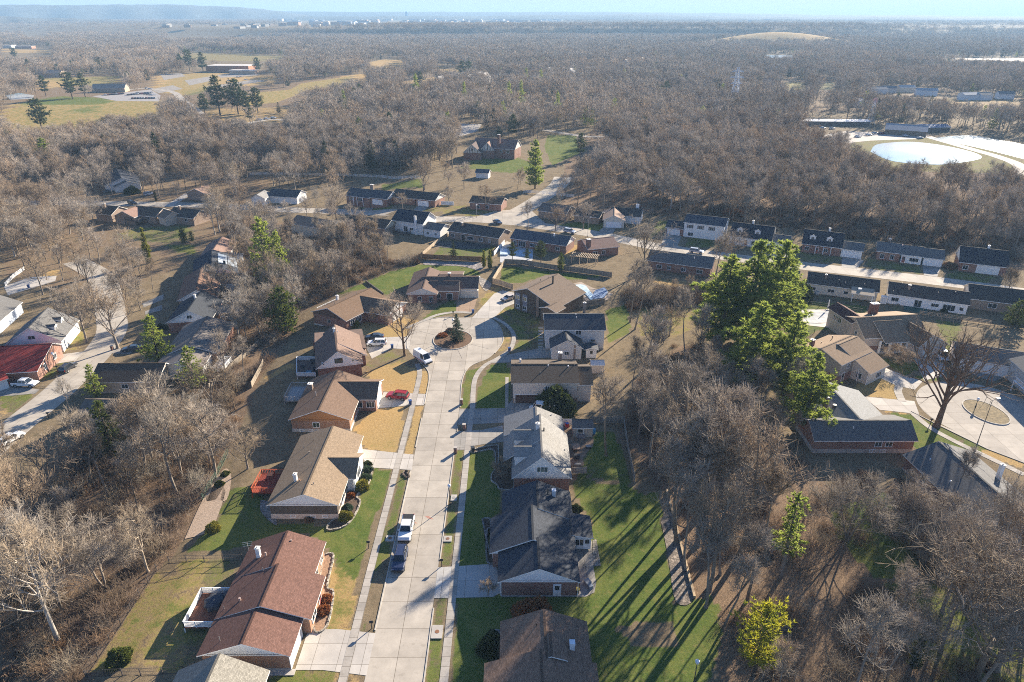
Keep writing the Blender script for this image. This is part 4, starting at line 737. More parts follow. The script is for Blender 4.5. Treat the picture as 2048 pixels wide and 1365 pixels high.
b = gable(H, (85.3, 155.4), (102, 157.6), 7.6, 5.2, 4.6, 7.0, TAN2, PKS, her=3.6, base=(1.2, BR)); b2 = gable(H, (85.6, 166.5), (87.4, 156), 2.6, 2.6, 5.3, 6.6, shingle((.13, .055, .045)), PKS); 
pr = (np.array((98.6, 156.2)), np.array((100.5, 147.2))); b3 = gable(H, pr[0], pr[1], 5.3, 3.4, 3.0, 6.0, shingle((.2, .13, .085)), PKS, siding((.6, .53, .45))); b4 = gable(H, (89.5, 154.6), (97, 155.6), 1, 6.0, 6.0, 6.4, TAN2, PKS, her=3.2, walls=False)
garage(b3, 'B', 1.4, 5.2, c=(.72, .66, .56))
for x, y in ((89.7, 149.6), (92.3, 149.9), (95, 150.2), (96.6, 150.3)): MB().box((x, y, 0), (.4, .4, 3.2)).build("porch_pillar", WHITE(), H)
win(b, 'A', 2.0, 3.4, 1, 1); win(b, 'A', -1.0, 2.6, .9, 1.1); win(b2, 'R', 4.5, 3.2, 3.2, 1.2, 5); win(b, 'R', 6, .8, 2.2, 1.4, 3); chimney(b, 8.0, 4.8, 8.4, 1.9, 1.2, BR2, cap=(.8, .8, .8)); vent(b, 5, .6, .3, .1, (.8, .8, .8)); MB().prism([(89, 149.3), (97, 150), (97, 152.3), (88.7, 151.4)], -.1, .18).build("porch_floor", CONL, H)
for x, y in ((85.2, 165.3), (84.4, 162)): MB().box((x, y, 0), (.25, .25, 5)).build("support_post", wood((.2, .1, .06)), H)
H = house("brick_house", "L shaped grey roofed brick house below the tan house, half hidden by bare branches", (68, 112)); b = gable(H, (56.5, 110.6), (76.0, 110.6), 5.7, 3.6, 3, 5.3, GREY2, BR, base=(.9, FND)); b2 = gable(H, (66.4, 111), (65.9, 125.8), 5.0, 7.6, 3, 5.4, shingle((.24, .24, .235)), BR, SW, zb=-.3)
win(b, 'R', 12.4, 1.5, 1.2, 1.0); win(b, 'R', 14.4, 1.5, 1.2, 1.0); win(b, 'R', 11.6, .25, 1, .5); win(b, 'R', 13.6, .25, 1, .5); chimney(b2, 6.5, 3.6, 6.4, .8, .6, BR); vent(b2, 6.0, 2.0, .5, .4, (.1, .1, .1)); vent(b, 8, -1.4, .3, .1, (.8, .8, .8))
H = house("brick_house", "dark grey roofed brick house by the right edge with striped tree shadow across its roof", (78, 92)); dv = np.array((.06, -1.)) 
b = gable(H, (77.0, 103.3), (79.2, 78), 6.8, 6.2, 3.0, 5.5, GREY2, BR, base=(.3, FND), zb=-.5); win(b, 'R', 6, 1, 1.6, 1.2, 3); win(b, 'R', 14, 1, 1.6, 1.2, 3); vent(b, 3.5, -3.6, .3, .12, (.8, .8, .8)); vent(b, 9.5, -4.0, .3, .12, (.8, .8, .8)); chimney(b, 9, 5.0, 6.4, .6, .6, WHITE())
deck(H, [(71.0, 92.5), (66.8, 90.5), (68.6, 82.4), (71.4, 84.0)], .9, wood((.26, .23, .2)), wood((.2, .17, .14)), 1.0, skip=(3,)); MB().box((69.2, 89, .9), (1.1, 2.0, .7), -.2).build("storage_box", plain((.6, .63, .66), .5), H)
H = house("ranch_house", "grey roofed house behind the big bare tree at the right edge of the court", (112, 140)); b = gable(H, (105, 146), (119, 139.5), 5, 5, 3, 5, GREY2, SW); garage(b, 'R', 4, 4.8)
H = house("two_storey_house", "white railed house half hidden by twigs at the extreme right edge", (117, 128)); b = gable(H, (115.5, 122), (117.5, 137), 5, 5, 4.6, 6.4, GREY2, siding((.5, .5, .49))); win(b, 'L', 6, 2.6, 1.4)
mb = MB(); [mb.box((109.8 + k * .03, 126 + k * .25, 2.4), (.05, .05, .9)) for k in range(22)]; mb.box((110.1, 128.7, 3.3), (.1, 5.6, .08), -.1); mb.box((110.1, 128.7, 2.3), (.5, 5.6, .12), -.1); mb.build("balcony_railing", WHITE(), H)
for y in (126.2, 131.2): MB().box((110.1, y, 0), (.14, .14, 2.3)).build("support_post", WHITE(), H)
# --- rows along the street behind
def row(name, label, r0, r1, wl, wr, he, hr, roof, wall, gab=None, zb=-.3, oe=.45):
    m = ((r0[0] + r1[0]) / 2, (r0[1] + r1[1]) / 2); H = house(name, label, m); return H, gable(H, r0, r1, wl, wr, he, hr, roof, wall, gab, oe=oe, zb=zb)
def dormers(H, b, ss, w_=1.1, side=-1, dep=2.6, z0=4.1, roof=None):
    for s in ss:
        e = b.a + b.d * s + b.n * side * (b.wr * .66); q = b.a + b.d * s + b.n * side * (b.wr * .66 - dep)
        g = gable(H, e, q, w_, w_, z0 + 1.55, z0 + 2.0, roof or b.roof.data.materials[0], SW, SW, zb=z0 - .4, oe=.16, og=.16); win(g, 'A', 0, z0 + .25, .8, 1.0, 2, shut=None)
NAVY = shingle((.036, .042, .056), .3); DK2 = shingle((.085, .072, .062)); RW = siding((.76, .75, .72))
H, b = row("cape_house", "navy roofed cape house with two white dormers and a white garage beside the wood", (102.8, 233.2), (114.6, 227.6), 5, 5.0, 3, 7, NAVY, BR, SW); dormers(H, b, (3.2, 8.6))
b2 = gable(H, (113.9, 227.4), (120.4, 224.2), 4, 4.4, 2.8, 4.5, GREY2, RW); garage(b2, 'R', 3.2, 4.4, c=(.78, .77, .75)); win(b, 'R', 2, .9, 1.2); win(b, 'R', 8, .9, 1.2); door(b, 'R', 5.2); chimney(b, 8, .5, 8, .6, .6, WHITE())
for s in (4.8, 7.2, 9.6): q = b.pt(s, -5.2, 0); MB().box((q[0], q[1], 0), (.15, .15, 2.9)).build("porch_post", WHITE(), H)
H, b = row("brick_house", "long grey roofed brick ranch with white trimmed windows and white double garage", (124.6, 224.6), (131.6, 221.5), 4.6, 4.6, 3, 5.2, GREY2, BR, SW); b2 = gable(H, (131.2, 221.5), (137.4, 218.7), 4.6, 4.8, 2.9, 5.0, GREY2, RW); b3 = gable(H, (137.1, 218.6), (142.9, 216), 4.6, 4.4, 2.7, 4.8, GREY2, RW)
for s in (2.0, 5.0): win(b, 'R', s, .6, 1.1, 1.5, 2)
win(b2, 'R', 4.2, .8, 2.6, 1.2, 3); door(b2, 'R', 1.2, .1); garage(b3, 'R', 2.9, 4.4, c=(.75, .74, .72)); chimney(b, 3.8, 1.6, 5.9, .7, .5, BRT); vent(b2, .4, -.6, .4, .2, (.7, .5, .45))
H, b = row("cape_house", "navy roofed cape house with white gable at the right end of the far row", (145.9, 213.8), (158.4, 208.3), 5, 5.2, 3, 7, NAVY, BR, SW); win(b, 'R', 2.2, .7, 1.4, 1.4); win(b, 'R', 9.6, .7, 2.0, 1.2, 3); chimney(b, 8, .6, 7.8, .6, .6, WHITE()); MB().obox(tuple(frame_at(b, 'R', 5.2)[0] + frame_at(b, 'R', 5.2)[2] * .02) + (-.3,), tuple(b.d * 6.3) + (0,), tuple(-b.n * .05) + (0,), (0, 0, 3.0)).build("wall_panel", RW, H)
H, b = row("cape_house", "navy roofed cape house with white dormers partly behind bare trees and pines", (80.2, 242.2), (93.4, 235.6), 5, 5, 3, 7, NAVY, RW, SW); dormers(H, b, (3.4, 9.4)); b2 = gable(H, (92.9, 235.6), (98.6, 232.8), 4, 4.3, 2.7, 4.5, GREY2, RW); chimney(b, 7, .6, 8, .6, .6, WHITE()); win(b, 'R', 9, .8, 2); door(b, 'R', 6); garage(b2, 'R', 2.8, 4.2)
H, b = row("ranch_house", "cream ranch house with patchy dark roof and tan covered patio above the pool", (89.2, 194.4), (107.2, 186.7), 4.6, 4.7, 3, 5.2, DK2, siding((.66, .6, .5))); win(b, 'R', 2, 1, 1.6, .9, 2); win(b, 'R', 7, 1, 1.6, .9, 2); win(b, 'R', 11, 1, 1.1, .9, 1)
q0, q1 = b.pt(12.2, -3.6, 0), b.pt(18.2, -3.6, 0); b2 = gable(H, q0[:2], q1[:2], .6, 4.0, 3.15, 3.5, shingle((.4, .33, .25)), RW, her=2.75, walls=False); chimney(b, 5, -1.9, 5.4, .5, .5, BRT)
for s in (.4, 5.6): q = b2.pt(s, -3.7, 0); MB().box((q[0], q[1], 0), (.15, .15, 2.7)).build("porch_post", WHITE(), H)
for s, t in ((1.2, -2), (8.6, -2.4), (10.4, -3), (15.5, -2.6)): vent(b, s, t, .5, .08)
MB().box((*b2.pt(2.2, -1.2, 0)[:2], 3.2), (.9, .9, .4), -.4).build("skylight", WHITE(), H)
H, b = row("ranch_house", "white sided ranch house with chocolate roof and long row of glass doors", (109.2, 185.8), (127.6, 177.2), 4.6, 4.8, 3, 5.2, shingle((.1, .078, .066)), siding((.8, .79, .77), .25, True)); 
for s, w_, h_, z, n_ in ((2.2, 1.8, 1.0, 1.0, 2), (8.0, 1.7, 2.0, .2, 2), (12.2, 1.8, .9, 1.0, 2), (15.6, 2.9, 1.6, .5, 3), (18.6, .9, .9, 1.0, 1)): win(b, 'R', s, z, w_, h_, n_)
chimney(b, 5.2, -2, 5.5, .6, .6, BRT)
for s, t in ((3.4, -.6), (9.6, -.6), (12.4, -2.2), (16.6, -1.0), (1.4, -4)): vent(b, s, t, .5, .07)
MB().box((*b.pt(-.6, -4.6, 0)[:2], 0), (1.6, 1.4, 2.1), -.44).build("lean_to_shed", RW, H)
H, b = row("brick_house", "dark roofed brick house with cream gable behind the bare tree at the right edge", (130.4, 183.0), (147, 176.0), 5.6, 5.6, 3, 5.6, DK2, BRT, siding((.62, .55, .46))); win(b, 'R', 6, 1, 2)
H, b = row("brick_house", "small red brick house glimpsed between the pines and the cream ranch", (80.6, 198.2), (87.2, 195.2), 4.4, 4.4, 3, 5, DK2, BR); win(b, 'R', 4.4, 1, 1.4)
H, b = row("brick_house", "long slate roofed brick ranch behind the leaning bare trees", (45.5, 215.4), (64.6, 207.2), 4.6, 5.0, 3, 5.2, GREY2, BR); 
for s, w_ in ((4.2, 1.5), (7.4, 1.1), (12, 1.3), (17, 1.8)): win(b, 'R', s, .8, w_, 1.1, 2)
vent(b, 14.6, -1.6, .5, .14, (.7, .7, .7))
H, b = row("brick_house", "pinkish roofed brick house with square chimney and timber pergola at the back", (24.0, 227), (35.4, 230.6), 5, 5.6, 3, 5, shingle((.31, .2, .155)), BR); chimney(b, 1.0, -3.6, 6.0, 1.3, 1.3, BR2, zbase=0); win(b, 'R', 3, .8, 1.6); win(b, 'R', 6, .8, 1.2)
H, b = row("brick_house", "dark blue roofed ranch with white columned windows and icy blue patio", (1.2, 239.4), (20.8, 230.2), 4.5, 4.8, 3, 5.2, shingle((.095, .1, .115)), BR, SW); 
for s, w_, h_ in ((2, 1.2, 1.2), (4.6, 2.6, 1.9), (9, 2.4, 1.1), (12.6, 1.3, 1.1), (18.2, 1.6, 1.1)): win(b, 'R', s, .4 if h_ > 1.5 else .9, w_, h_, 3 if w_ > 2 else 2)
vent(b, 8, -.8, .5, .09); vent(b, 15.5, -1.0, .9, .26, (.8, .8, .8)); vent(b, 3, -1.2, .5, .06)
H, b = row("brick_house", "brown roofed brick ranch with rubbly garden beds behind it", (-21.6, 249.0), (-2.3, 239.2), 4.8, 5.2, 3, 5.2, shingle((.1, .085, .075)), BRT); chimney(b, 4.4, -1.6, 5.6, .7, .5, BRT)
for s, w_ in ((2.2, 1.4), (9.6, 2.6), (14, 1.5), (17.6, .8)): win(b, 'R', s, .8, w_, 1.1, 2)
door(b, 'R', 6.6, .1, (.05, .04, .04), 1.5); vent(b, 10, -2, .5, .08)
H, b = row("two_storey_house", "white house with steep navy roof, tall white chimney and lower wing", (-43.7, 258.8), (-30.8, 252.9), 5.2, 5.6, 4.4, 7.6, shingle((.052, .06, .075)), RW, zb=-3); b2 = gable(H, (-31.6, 250.8), (-24.6, 247.6), 4.2, 4.2, 3, 4.6, GREY2, RW); chimney(b, 10.8, -5.4, 7.0, .8, .6, WHITE(), zbase=0)
for s, w_, h_, z in ((1.6, 1.2, .6, 3.0), (6.2, 1.6, 2.0, .6), (8.8, 1.4, .9, 1.4)): win(b, 'R', s, z, w_, h_, 2)
win(b2, 'R', 2, 1, 1, .9); win(b2, 'R', 5.4, 1, .8, .8); deck(H, [b.pt(3.4, -5.3, 0)[:2], b.pt(3.4, -7.8, 0)[:2], b.pt(8.4, -7.8, 0)[:2], b.pt(8.4, -5.3, 0)[:2]], .4, wood((.2, .16, .13)), plain((.1, .09, .08)), .9, skip=(3,))
H, b = row("brick_house", "brick house with dark roof and pale gable below the white navy roofed house", (-62, 258), (-45.2, 251), 4.8, 5, 3, 5.2, DKBR, BRT, siding((.6, .52, .38)), zb=-3); win(b, 'R', 5, 1)
H, b = row("ranch_house", "pale gabled house buried in bare trees left of the brick house", (-84, 262), (-66, 252.5), 4.8, 5, 2, 4.2, shingle((.28, .2, .145)), siding((.62, .56, .45)), zb=-3)
H, b = row("ranch_house", "ranch house with slate roof, red chimney and white garage across the street", (-72.6, 307.4), (-60.4, 301.8), 5, 5, 2, 4.6, shingle((.085, .09, .1)), BR, SW, zb=-3); b2 = gable(H, (-60.8, 302), (-52.2, 298.2), 5, 5, 2.4, 4.8, shingle((.085, .09, .1)), BR, SW, zb=-3); chimney(b, 10, 2.2, 6.2, 1.6, 1.0, BRT); garage(b2, 'R', 4, 5, 2.2, (.78, .77, .76), z=-.6); win(b, 'R', 3, .2, 1.6); win(b, 'R', 8, .2, 2.0)
for s in (4.6, 6.4, 9.6): q = b.pt(s, -4.9, 0); MB().box((q[0], q[1], -2), (.25, .25, 3.9)).build("porch_post", WHITE(), H)
H, b = row("ranch_house", "twin of the slate ranch with brown roof and white garage behind the pale round tree", (-51.4, 302.2), (-40, 297.2), 5, 5, 2.8, 5.2, DK2, BR, SW, zb=-1); b2 = gable(H, (-40.3, 297.3), (-31, 293.4), 5, 5, 3, 5.2, DK2, BR, SW); garage(b2, 'R', 4, 5, 2.2, (.78, .77, .76)); win(b, 'R', 5, .9, 2)
H, b = row("ranch_house", "low house with white gable and black roof among trees far left", (-110, 312), (-95.5, 309), 5, 5, .6, 2.9, shingle((.075, .08, .09)), RW, SW, zb=-3); b2 = gable(H, (-113, 311), (-113.5, 302), 3.5, 3.5, .6, 2.6, GREY, RW, SW, zb=-3)
H, b = row("brick_house", "low brown house with dark porch near the road junction", (-17, 291), (-3, 287), 4.4, 5, 3, 4.8, DKBR, BR); win(b, 'R', 4, .8, 1.6); win(b, 'R', 8, .8, 1.2)
H, b = row("ranch_house", "brown hipped bungalow behind two round bare trees past the junction", (12.5, 277.6), (24, 272), 5, 5.2, 3, 5.2, shingle((.2, .15, .12)), BRT); b2 = gable(H, (26, 270.5), (36, 266), 4, 4, 2.8, 4.4, DK2, BRT); win(b2, 'R', 5, .9, 1.4)
H, b = row("ranch_house", "house with pinkish front gable and wide white garage door facing the street", (40.2, 271.0), (52, 267), 4.6, 4.8, 3, 5.2, DK2, RW); b2 = gable(H, (41.4, 272), (39.4, 258), 4.4, 4.4, 3, 5, shingle((.34, .235, .175)), siding((.66, .6, .5))); garage(b2, 'B', 0, 5.6, c=(.8, .79, .77)); chimney(b, 10, 1.6, 6.4, 1.2, .8, WHITE())
H, b = row("two_storey_house", "white two storey house with dark shutters and slate roof at the edge of the wood", (65.6, 251.6), (79.4, 245.2), 5.2, 5.2, 5.5, 7.5, shingle((.075, .08, .095)), RW); b2 = gable(H, (59.4, 254), (66, 251), 4.4, 4.6, 2.8, 4.6, shingle((.06, .062, .07)), BR)
for s in (2.6, 6.4, 10.4): win(b, 'R', s, 3.5, 1.2, 1.2, 2, shut=plain((.08, .05, .05)))
win(b, 'R', 3, .6, 1.8, 1.2); garage(b2, 'R', 3.2, 4.6)
# --- left-hand street (ground 2.5 m lower)
def rg(f, a, b_, z): return np.array(f(*a, z)[:2]), np.array(f(*b_, z)[:2])
L = -2.5
H = house("ranch_house", "house with weathered bright red roof and white side wing at the left edge", (-116, 140)); e0 = h5(0, 1035, .6); RED = shingle((.3, .05, .04), .3)
b = gable(H, (-133, 146.2), (-111.6, 149.2), 4.2, 9.3, .7, 2.9, RED, BR, her=.1, zb=-3); win(b, 'B', 0, -1.2, 1.2, 1.2); win(b, 'B', -5, -1.4, 1.0, 1.4)
b2 = gable(H, (-122, 133.4), (-117, 138.8), 3, 3, .0, .9, RED, RW, zb=-3, walls=True)
for t in (-7.6, -5.9, -4.2): q = b.pt(20.6, t, 0); MB().box((q[0], q[1], -2.6), (.2, .2, 2.6)).build("porch_post", WHITE(), H)
H = house("cape_house", "white gabled cape house with grey roof and two dormers above the red roof", (-121, 160)); b = gable(H, (-119.8, 153.6), (-123, 167), 6.6, 6.6, .7, 4.9, GREY2, RW, SW, zb=-3); win(b, 'A', 0, 1.7, 1.5, .9, 2); dormers(H, b, (4.6, 9.4), 1.0, -1, 2.6, 1.6)
H = house("gabled_house", "pale sided house at the left edge beyond the red roof", (-140, 172)); b = gable(H, (-143, 165), (-146, 180), 5, 6, .6, 3.6, GREY2, siding((.5, .55, .62)), zb=-3)
H = house("brick_house", "white gabled house with black roof and railed porch between the two streets", (-88, 172)); b = gable(H, (-86.2, 167.0), (-88.4, 181.5), 6.2, 5.4, .7, 4.0, shingle((.05, .055, .065)), BR, SW, zb=-3); win(b, 'A', 0, 1.5, 1.2, .9, 2); chimney(b, 9, .3, 4.8, .5, .5, WHITE()); b2 = gable(H, (-82, 176.5), (-78, 177), 3, 3, .5, 1.5, GREY2, RW, zb=-.2, walls=False)
deck(H, [(-81.2, 178.5), (-77.6, 179), (-77.2, 174), (-80.8, 173.5)], -1.6, wood((.2, .15, .12)), WHITE(), 1.0, skip=(3,))
H = house("ranch_house", "brown roofed house with sunlit orange east slope and white gable", (-94, 190)); b = gable(H, (-91.0, 183.4), (-97.4, 203.4), 5.6, 5.6, .6, 3.3, shingle((.22, .13, .09)), BRT, SW, zb=-3); b2 = gable(H, (-96, 200), (-83.6, 200.6), 3.4, 4.4, .4, 2.4, shingle((.22, .13, .09)), RW, zb=-3); win(b2, 'B', 0, -1, 2.4, 1.0, 4)
H = house("ranch_house", "house with navy west slope and pale solar panels on its east slope", (-98, 209)); b = gable(H, (-93.8, 202.4), (-100.6, 219.4), 6.2, 7.4, .7, 4.0, shingle((.05, .056, .07)), RW, her=.6, zb=-3)
mb = MB()
for s in (5.4, 8.9, 12.4):
    for t in (-1.8, -4.6): q = [b.pt(s, t, roof_z(b, s, t) + .1), b.pt(s + 3.2, t, roof_z(b, s, t) + .1), b.pt(s + 3.2, t - 2.6, roof_z(b, s, t - 2.6) + .1), b.pt(s, t - 2.6, roof_z(b, s, t - 2.6) + .1)]; mb.poly(q[::-1])
mb.build("solar_panel", plain((.36, .4, .44), .25, .05), H); chimney(b, 6, -3.6, 3.4, .7, .7, plain((.03, .03, .03)))
H = house("ranch_house", "small pinkish roofed house behind the ivy clad tree on the left street", (-103, 226)); b = gable(H, (-100.6, 217.5), (-104.4, 238), 5, 4.6, .4, 2.8, shingle((.26, .17, .135)), RW, SW, zb=-3); b2 = gable(H, (-101, 224), (-93, 223), 3, 3.6, .2, 1.5, shingle((.3, .25, .22)), RW, zb=-3)
H = house("ranch_house", "rambling pale roofed house with white trim left of the near brown roofs", (-78, 152)); b = gable(H, (-78.0, 147.6), (-80.6, 165.6), 6.2, 6.6, .7, 3.0, shingle((.2, .175, .155)), BR, SW, zb=-3); b2 = gable(H, (-77, 140.5), (-78, 149), 6.5, 5, .6, 2.6, shingle((.21, .18, .16)), RW, zb=-3); deck(H, [(-71.6, 148), (-68.2, 148), (-68.2, 142), (-71.6, 142)], -1.0, wood((.45, .42, .4)), WHITE(), 1.0, skip=(3,))
H = house("ranch_house", "chocolate roofed bungalow with tan sunlit verge behind the yellow green pine", (-88, 136)); b = gable(H, (-95.0, 139.0), (-79.6, 139.4), 3.4, 5.2, .5, 2.7, shingle((.12, .085, .06)), siding((.4, .32, .25)), zb=-3); win(b, 'R', 7.6, -1.2, 1.4, 1.0, 2)
H = house("ranch_house", "brown roofed house in the left wood seen through bare branches", (-80, 116)); b = gable(H, (-88.6, 122.6), (-74, 121.6), 4.4, 6.2, .5, 3.0, shingle((.19, .15, .12)), BRT, zb=-3); b2 = gable(H, (-80, 122), (-79.0, 112), 5, 5, .4, 2.6, shingle((.22, .18, .145)), BRT, zb=-3)
# houses along the far left part of the street
S_ = rg(h6, (190, 95), (130, 290), .8)
H = house("ranch_house", "navy roofed house with white porch trim beside the far left street", (-163, 300)); b = gable(H, h6(185, 92, 3.8)[:2], h6(250, 230, 2.5)[:2], 8, 8, .6, 3.5, shingle((.06, .065, .08)), RW, SW, zb=-3); b2 = gable(H, h6(270, 225, 2)[:2], h6(310, 260, 1.6)[:2], 6, 6, 0, 2.2, GREY2, RW, SW, zb=-3); door(b2, 'B', 2, -2.4, (.7, .7, .7))
for lab, r0, r1, zz, wl, wr, rf, wl_, win_ in (("brown house with long dark roof and raised rear deck backing onto the lawn", (410, 520), (720, 550), 3.0, 5, 5.2, DKBR, BRT, 1), ("house with pink west slope and pale end wall beside the dark ranch", (250, 585), (405, 530), 3.0, 5, 5, shingle((.3, .19, .145)), BRT, 1), ("house with white base and tan hip at the middle of the left row", (735, 560), (830, 590), 2.8, 4, 4, shingle((.24, .17, .12)), siding((.6, .5, .4)), 0), ("dark roofed house with square chimney right of the hip roofed one", (840, 535), (1150, 570), 3.0, 5, 5, DK2, BRT, 1), ("dark roofed house with chimney half lost in trees at the left end of the row", (20, 515), (215, 530), 3.0, 5, 5, DK2, BRT, 0)):
    a_, b_ = rg(h6, r0, r1, zz); H, b = row("ranch_house", lab, a_, b_, wl, wr, .6, zz, rf, wl_, zb=-3)
    if win_: win(b, 'R', b.L * .3, -1, 1.6); win(b, 'R', b.L * .7, -1, 1.6)
    if "chimney" in lab: chimney(b, b.L * .3, -1.2, 4.0, .9, .7, BRT)
    if "deck" in lab: q = [b.pt(2, -5, 0)[:2], b.pt(2, -9, 0)[:2], b.pt(9, -9, 0)[:2], b.pt(9, -5, 0)[:2]]; deck(H, q, -.6, wood((.12, .1, .09)), wood((.13, .11, .1)), 1, skip=(3,))
H, b = row("ranch_house", "isolated brown hip roofed house behind trees north of the left street", h6(1070, 330, 3)[:2], h6(1210, 280, 3)[:2], 5, 6, .6, 3, shingle((.3, .2, .15)), BRT, zb=-3)
# houses scattered farther off
TUD = siding((.62, .58, .52)); H = house("tudor_house", "half timbered house with red brick base and tall chimney on a lawn", f14(790, 900)); p = np.array(f14(760, 930)[:2])
b = gable(H, p + (3, 12), p + (28, 4), 6.5, 7, 5.5, 10, shingle((.24, .155, .125)), BR, TUD); b2 = gable(H, p + (4, 12), p + (1.5, -4), 5.5, 5.5, 4, 8.6, shingle((.12, .085, .075)), BR, TUD); b3 = gable(H, p + (12, 10), p + (10, 0), 4.5, 4.5, 4.5, 9, shingle((.26, .165, .13)), BR, TUD); chimney(b, 16, -5, 13, 1.4, 1.0, BR2)
for bb, ends in ((b2, 'B'), (b3, 'B')):
    mb = MB()
    for t in (-3, -1.5, 0, 1.5, 3):
        q, tt, nn = frame_at(bb, ends, t); zt = roof_z(bb, 1, t if t else .01) - .5; mb.obox((*(q + nn * .07), bb.zl - .2), (*(tt * .25), 0), (*(nn * .08), 0), (0, 0, max(.4, zt - bb.zl)))
    mb.build("timber_framing", plain((.03, .022, .018), .8), H)
win(b2, 'B', 0, 5, 1.1, 1.4); win(b, 'R', 18, 3.2, 1.4, 1.4); win(b, 'R', 22, 3.2, 1.4, 1.4)
def far_house(name, label, f, r0, r1, zr, w_, he, roof, wall, gab=None):
    a_ = np.array(f(*r0, zr)[:2]); b_ = np.array(f(*r1, zr)[:2]); H, b = row(name, label, a_, b_, w_, w_, he, zr, roof, wall, gab, zb=-3); return H, b
far_house("garden_shed", "small white shed with blue grey roof beside the long white fence", f5, (1715, 30), (1820, 35), 4.2, 2.6, 2.7, shingle((.07, .09, .12)), RW, SW)
far_house("house", "white and navy house half hidden among pines beyond the left fields", f13, (1500, 740), (1565, 745), 7, 5, 4, NAVY, RW, SW); far_house("house", "blue grey house deep in the trees near the upper middle", f14, (400, 490), (540, 490), 8, 8, 5, GREY2, siding((.4, .45, .5))); far_house("house", "wide dark roofed mansion beside a clump of pines in the upper middle", f14, (560, 452), (680, 450), 10, 9, 6, DK2, BRT)
far_house("house", "low house with pale roof under trees left of centre", f13, (1690, 890), (1790, 880), 4, 5, 2, GREY, RW)
# ================================================================ TREES
def unit(v): return v / (np.linalg.norm(v) + 1e-9)
def perp(d, rr):
    a = rr.normal(size=3); a -= d * a.dot(d); return unit(a)
def grow_tree(seed, H=15, spread=6.5, fork=.28, r0=.3, nl=9, nb=7, nt=6, ntw=10, tw=1.05, tr=.013, up=.25, lean=0.0, vase=False, multi=1):
    """returns (wood segments, twig segments) as lists of (p0,p1,r0,r1)"""
    rr = np.random.default_rng(seed); wood_, twig_ = [], []
    def limb(p, d, L, r, n, jit, upt, out, taper=.45):
        pts = [p]; ds = []
        for i in range(n):
            d = unit(d + rr.normal(size=3) * jit + np.array((0, 0, upt))); q = p + d * L / n; ra = r * (1 - (1 - taper) * i / n); rb = r * (1 - (1 - taper) * (i + 1) / n)
            out.append((p, q, ra, rb)); p = q; pts.append(p); ds.append(d)
        return pts, ds
    def along(pts, t):
        k = min(len(pts) - 2, int(t * (len(pts) - 1))); f = t * (len(pts) - 1) - k; return pts[k] * (1 - f) + pts[k + 1] * f, unit(pts[k + 1] - pts[k])
    for m in range(multi):
        ld = np.array((math.sin(m * 2.4 + seed) * (lean + (.22 if multi > 1 else 0)), math.cos(m * 2.4 + seed) * (lean + (.22 if multi > 1 else 0)), 1.0)); hh = H * (1 if m == 0 else rr.uniform(.75, .95)); sc_ = 1 / math.sqrt(multi)
        tp, td = limb(np.zeros(3) - (0, 0, .4), unit(ld), hh * (.62 if vase else .82), r0 * (1 if multi == 1 else .75), 8, .05, .06, wood_, .28)
        wood_.append((np.array((0, 0, -.4)), np.array((0, 0, .5)), r0 * 1.5, r0)) if m == 0 else None
        n1 = max(3, int(nl * (1 if multi == 1 else .6)))
        for i in range(n1):
            t = fork / .8 + (1 - fork / .8) * (i + .2) / n1 if not vase else fork / .62 + (.98 - fork / .62) * (i / n1) ** 1.2
            b, d = along(tp, min(.99, t)); az = i * 2.4 + rr.uniform(-.4, .4); el = rr.uniform(.25, .75) if not vase else rr.uniform(.7, 1.15)
            el += .5 * max(0, t - .6); dr = np.array((math.cos(az) * math.cos(el), math.sin(az) * math.cos(el), math.sin(el)))
            L = spread * (1.15 - .62 * max(0, (t - .35) / .65)) * rr.uniform(.8, 1.15) * (1.25 if vase else 1)
            lp, _ = limb(b, dr, L, r0 * rr.uniform(.3, .45) * sc_, 5, .16, up * .4, wood_, .3)
            for j in range(nb):
                t2 = .25 + .75 * (j + rr.uniform(.1, .9)) / nb; b2, d2 = along(lp, min(.99, t2)); dd = unit(d2 * .75 + perp(d2, rr) * .8 + np.array((0, 0, up * .8)))
                L2 = L * (.62 - .3 * t2) * rr.uniform(.75, 1.2); bp, _ = limb(b2, dd, L2, r0 * .19 * (1.15 - .5 * t2), 3, .2, up * .25, wood_ if nt else twig_, .4)
                for k in range(max(1, nt)):
                    t3 = .2 + .8 * (k + rr.uniform(0, 1)) / max(1, nt); b3, d3 = along(bp, min(.99, t3)); d4 = unit(d3 * .7 + perp(d3, rr) * .75 + np.array((0, 0, up)))
                    L3 = max(.9, L2 * .5 * rr.uniform(.7, 1.25)); cp, _ = limb(b3, d4, L3, r0 * .05 + .008, 2, .2, up * .2, twig_, .5)
                    for l in range(ntw):
                        b4, d5 = along(cp, rr.uniform(.1, 1)); d6 = unit(d5 * .8 + perp(d5, rr) * .8 + np.array((0, 0, up * .6))); L4 = tw * rr.uniform(.5, 1.2)
                        twig_.append((b4, b4 + d6 * L4, tr, tr * .55))
    return wood_, twig_
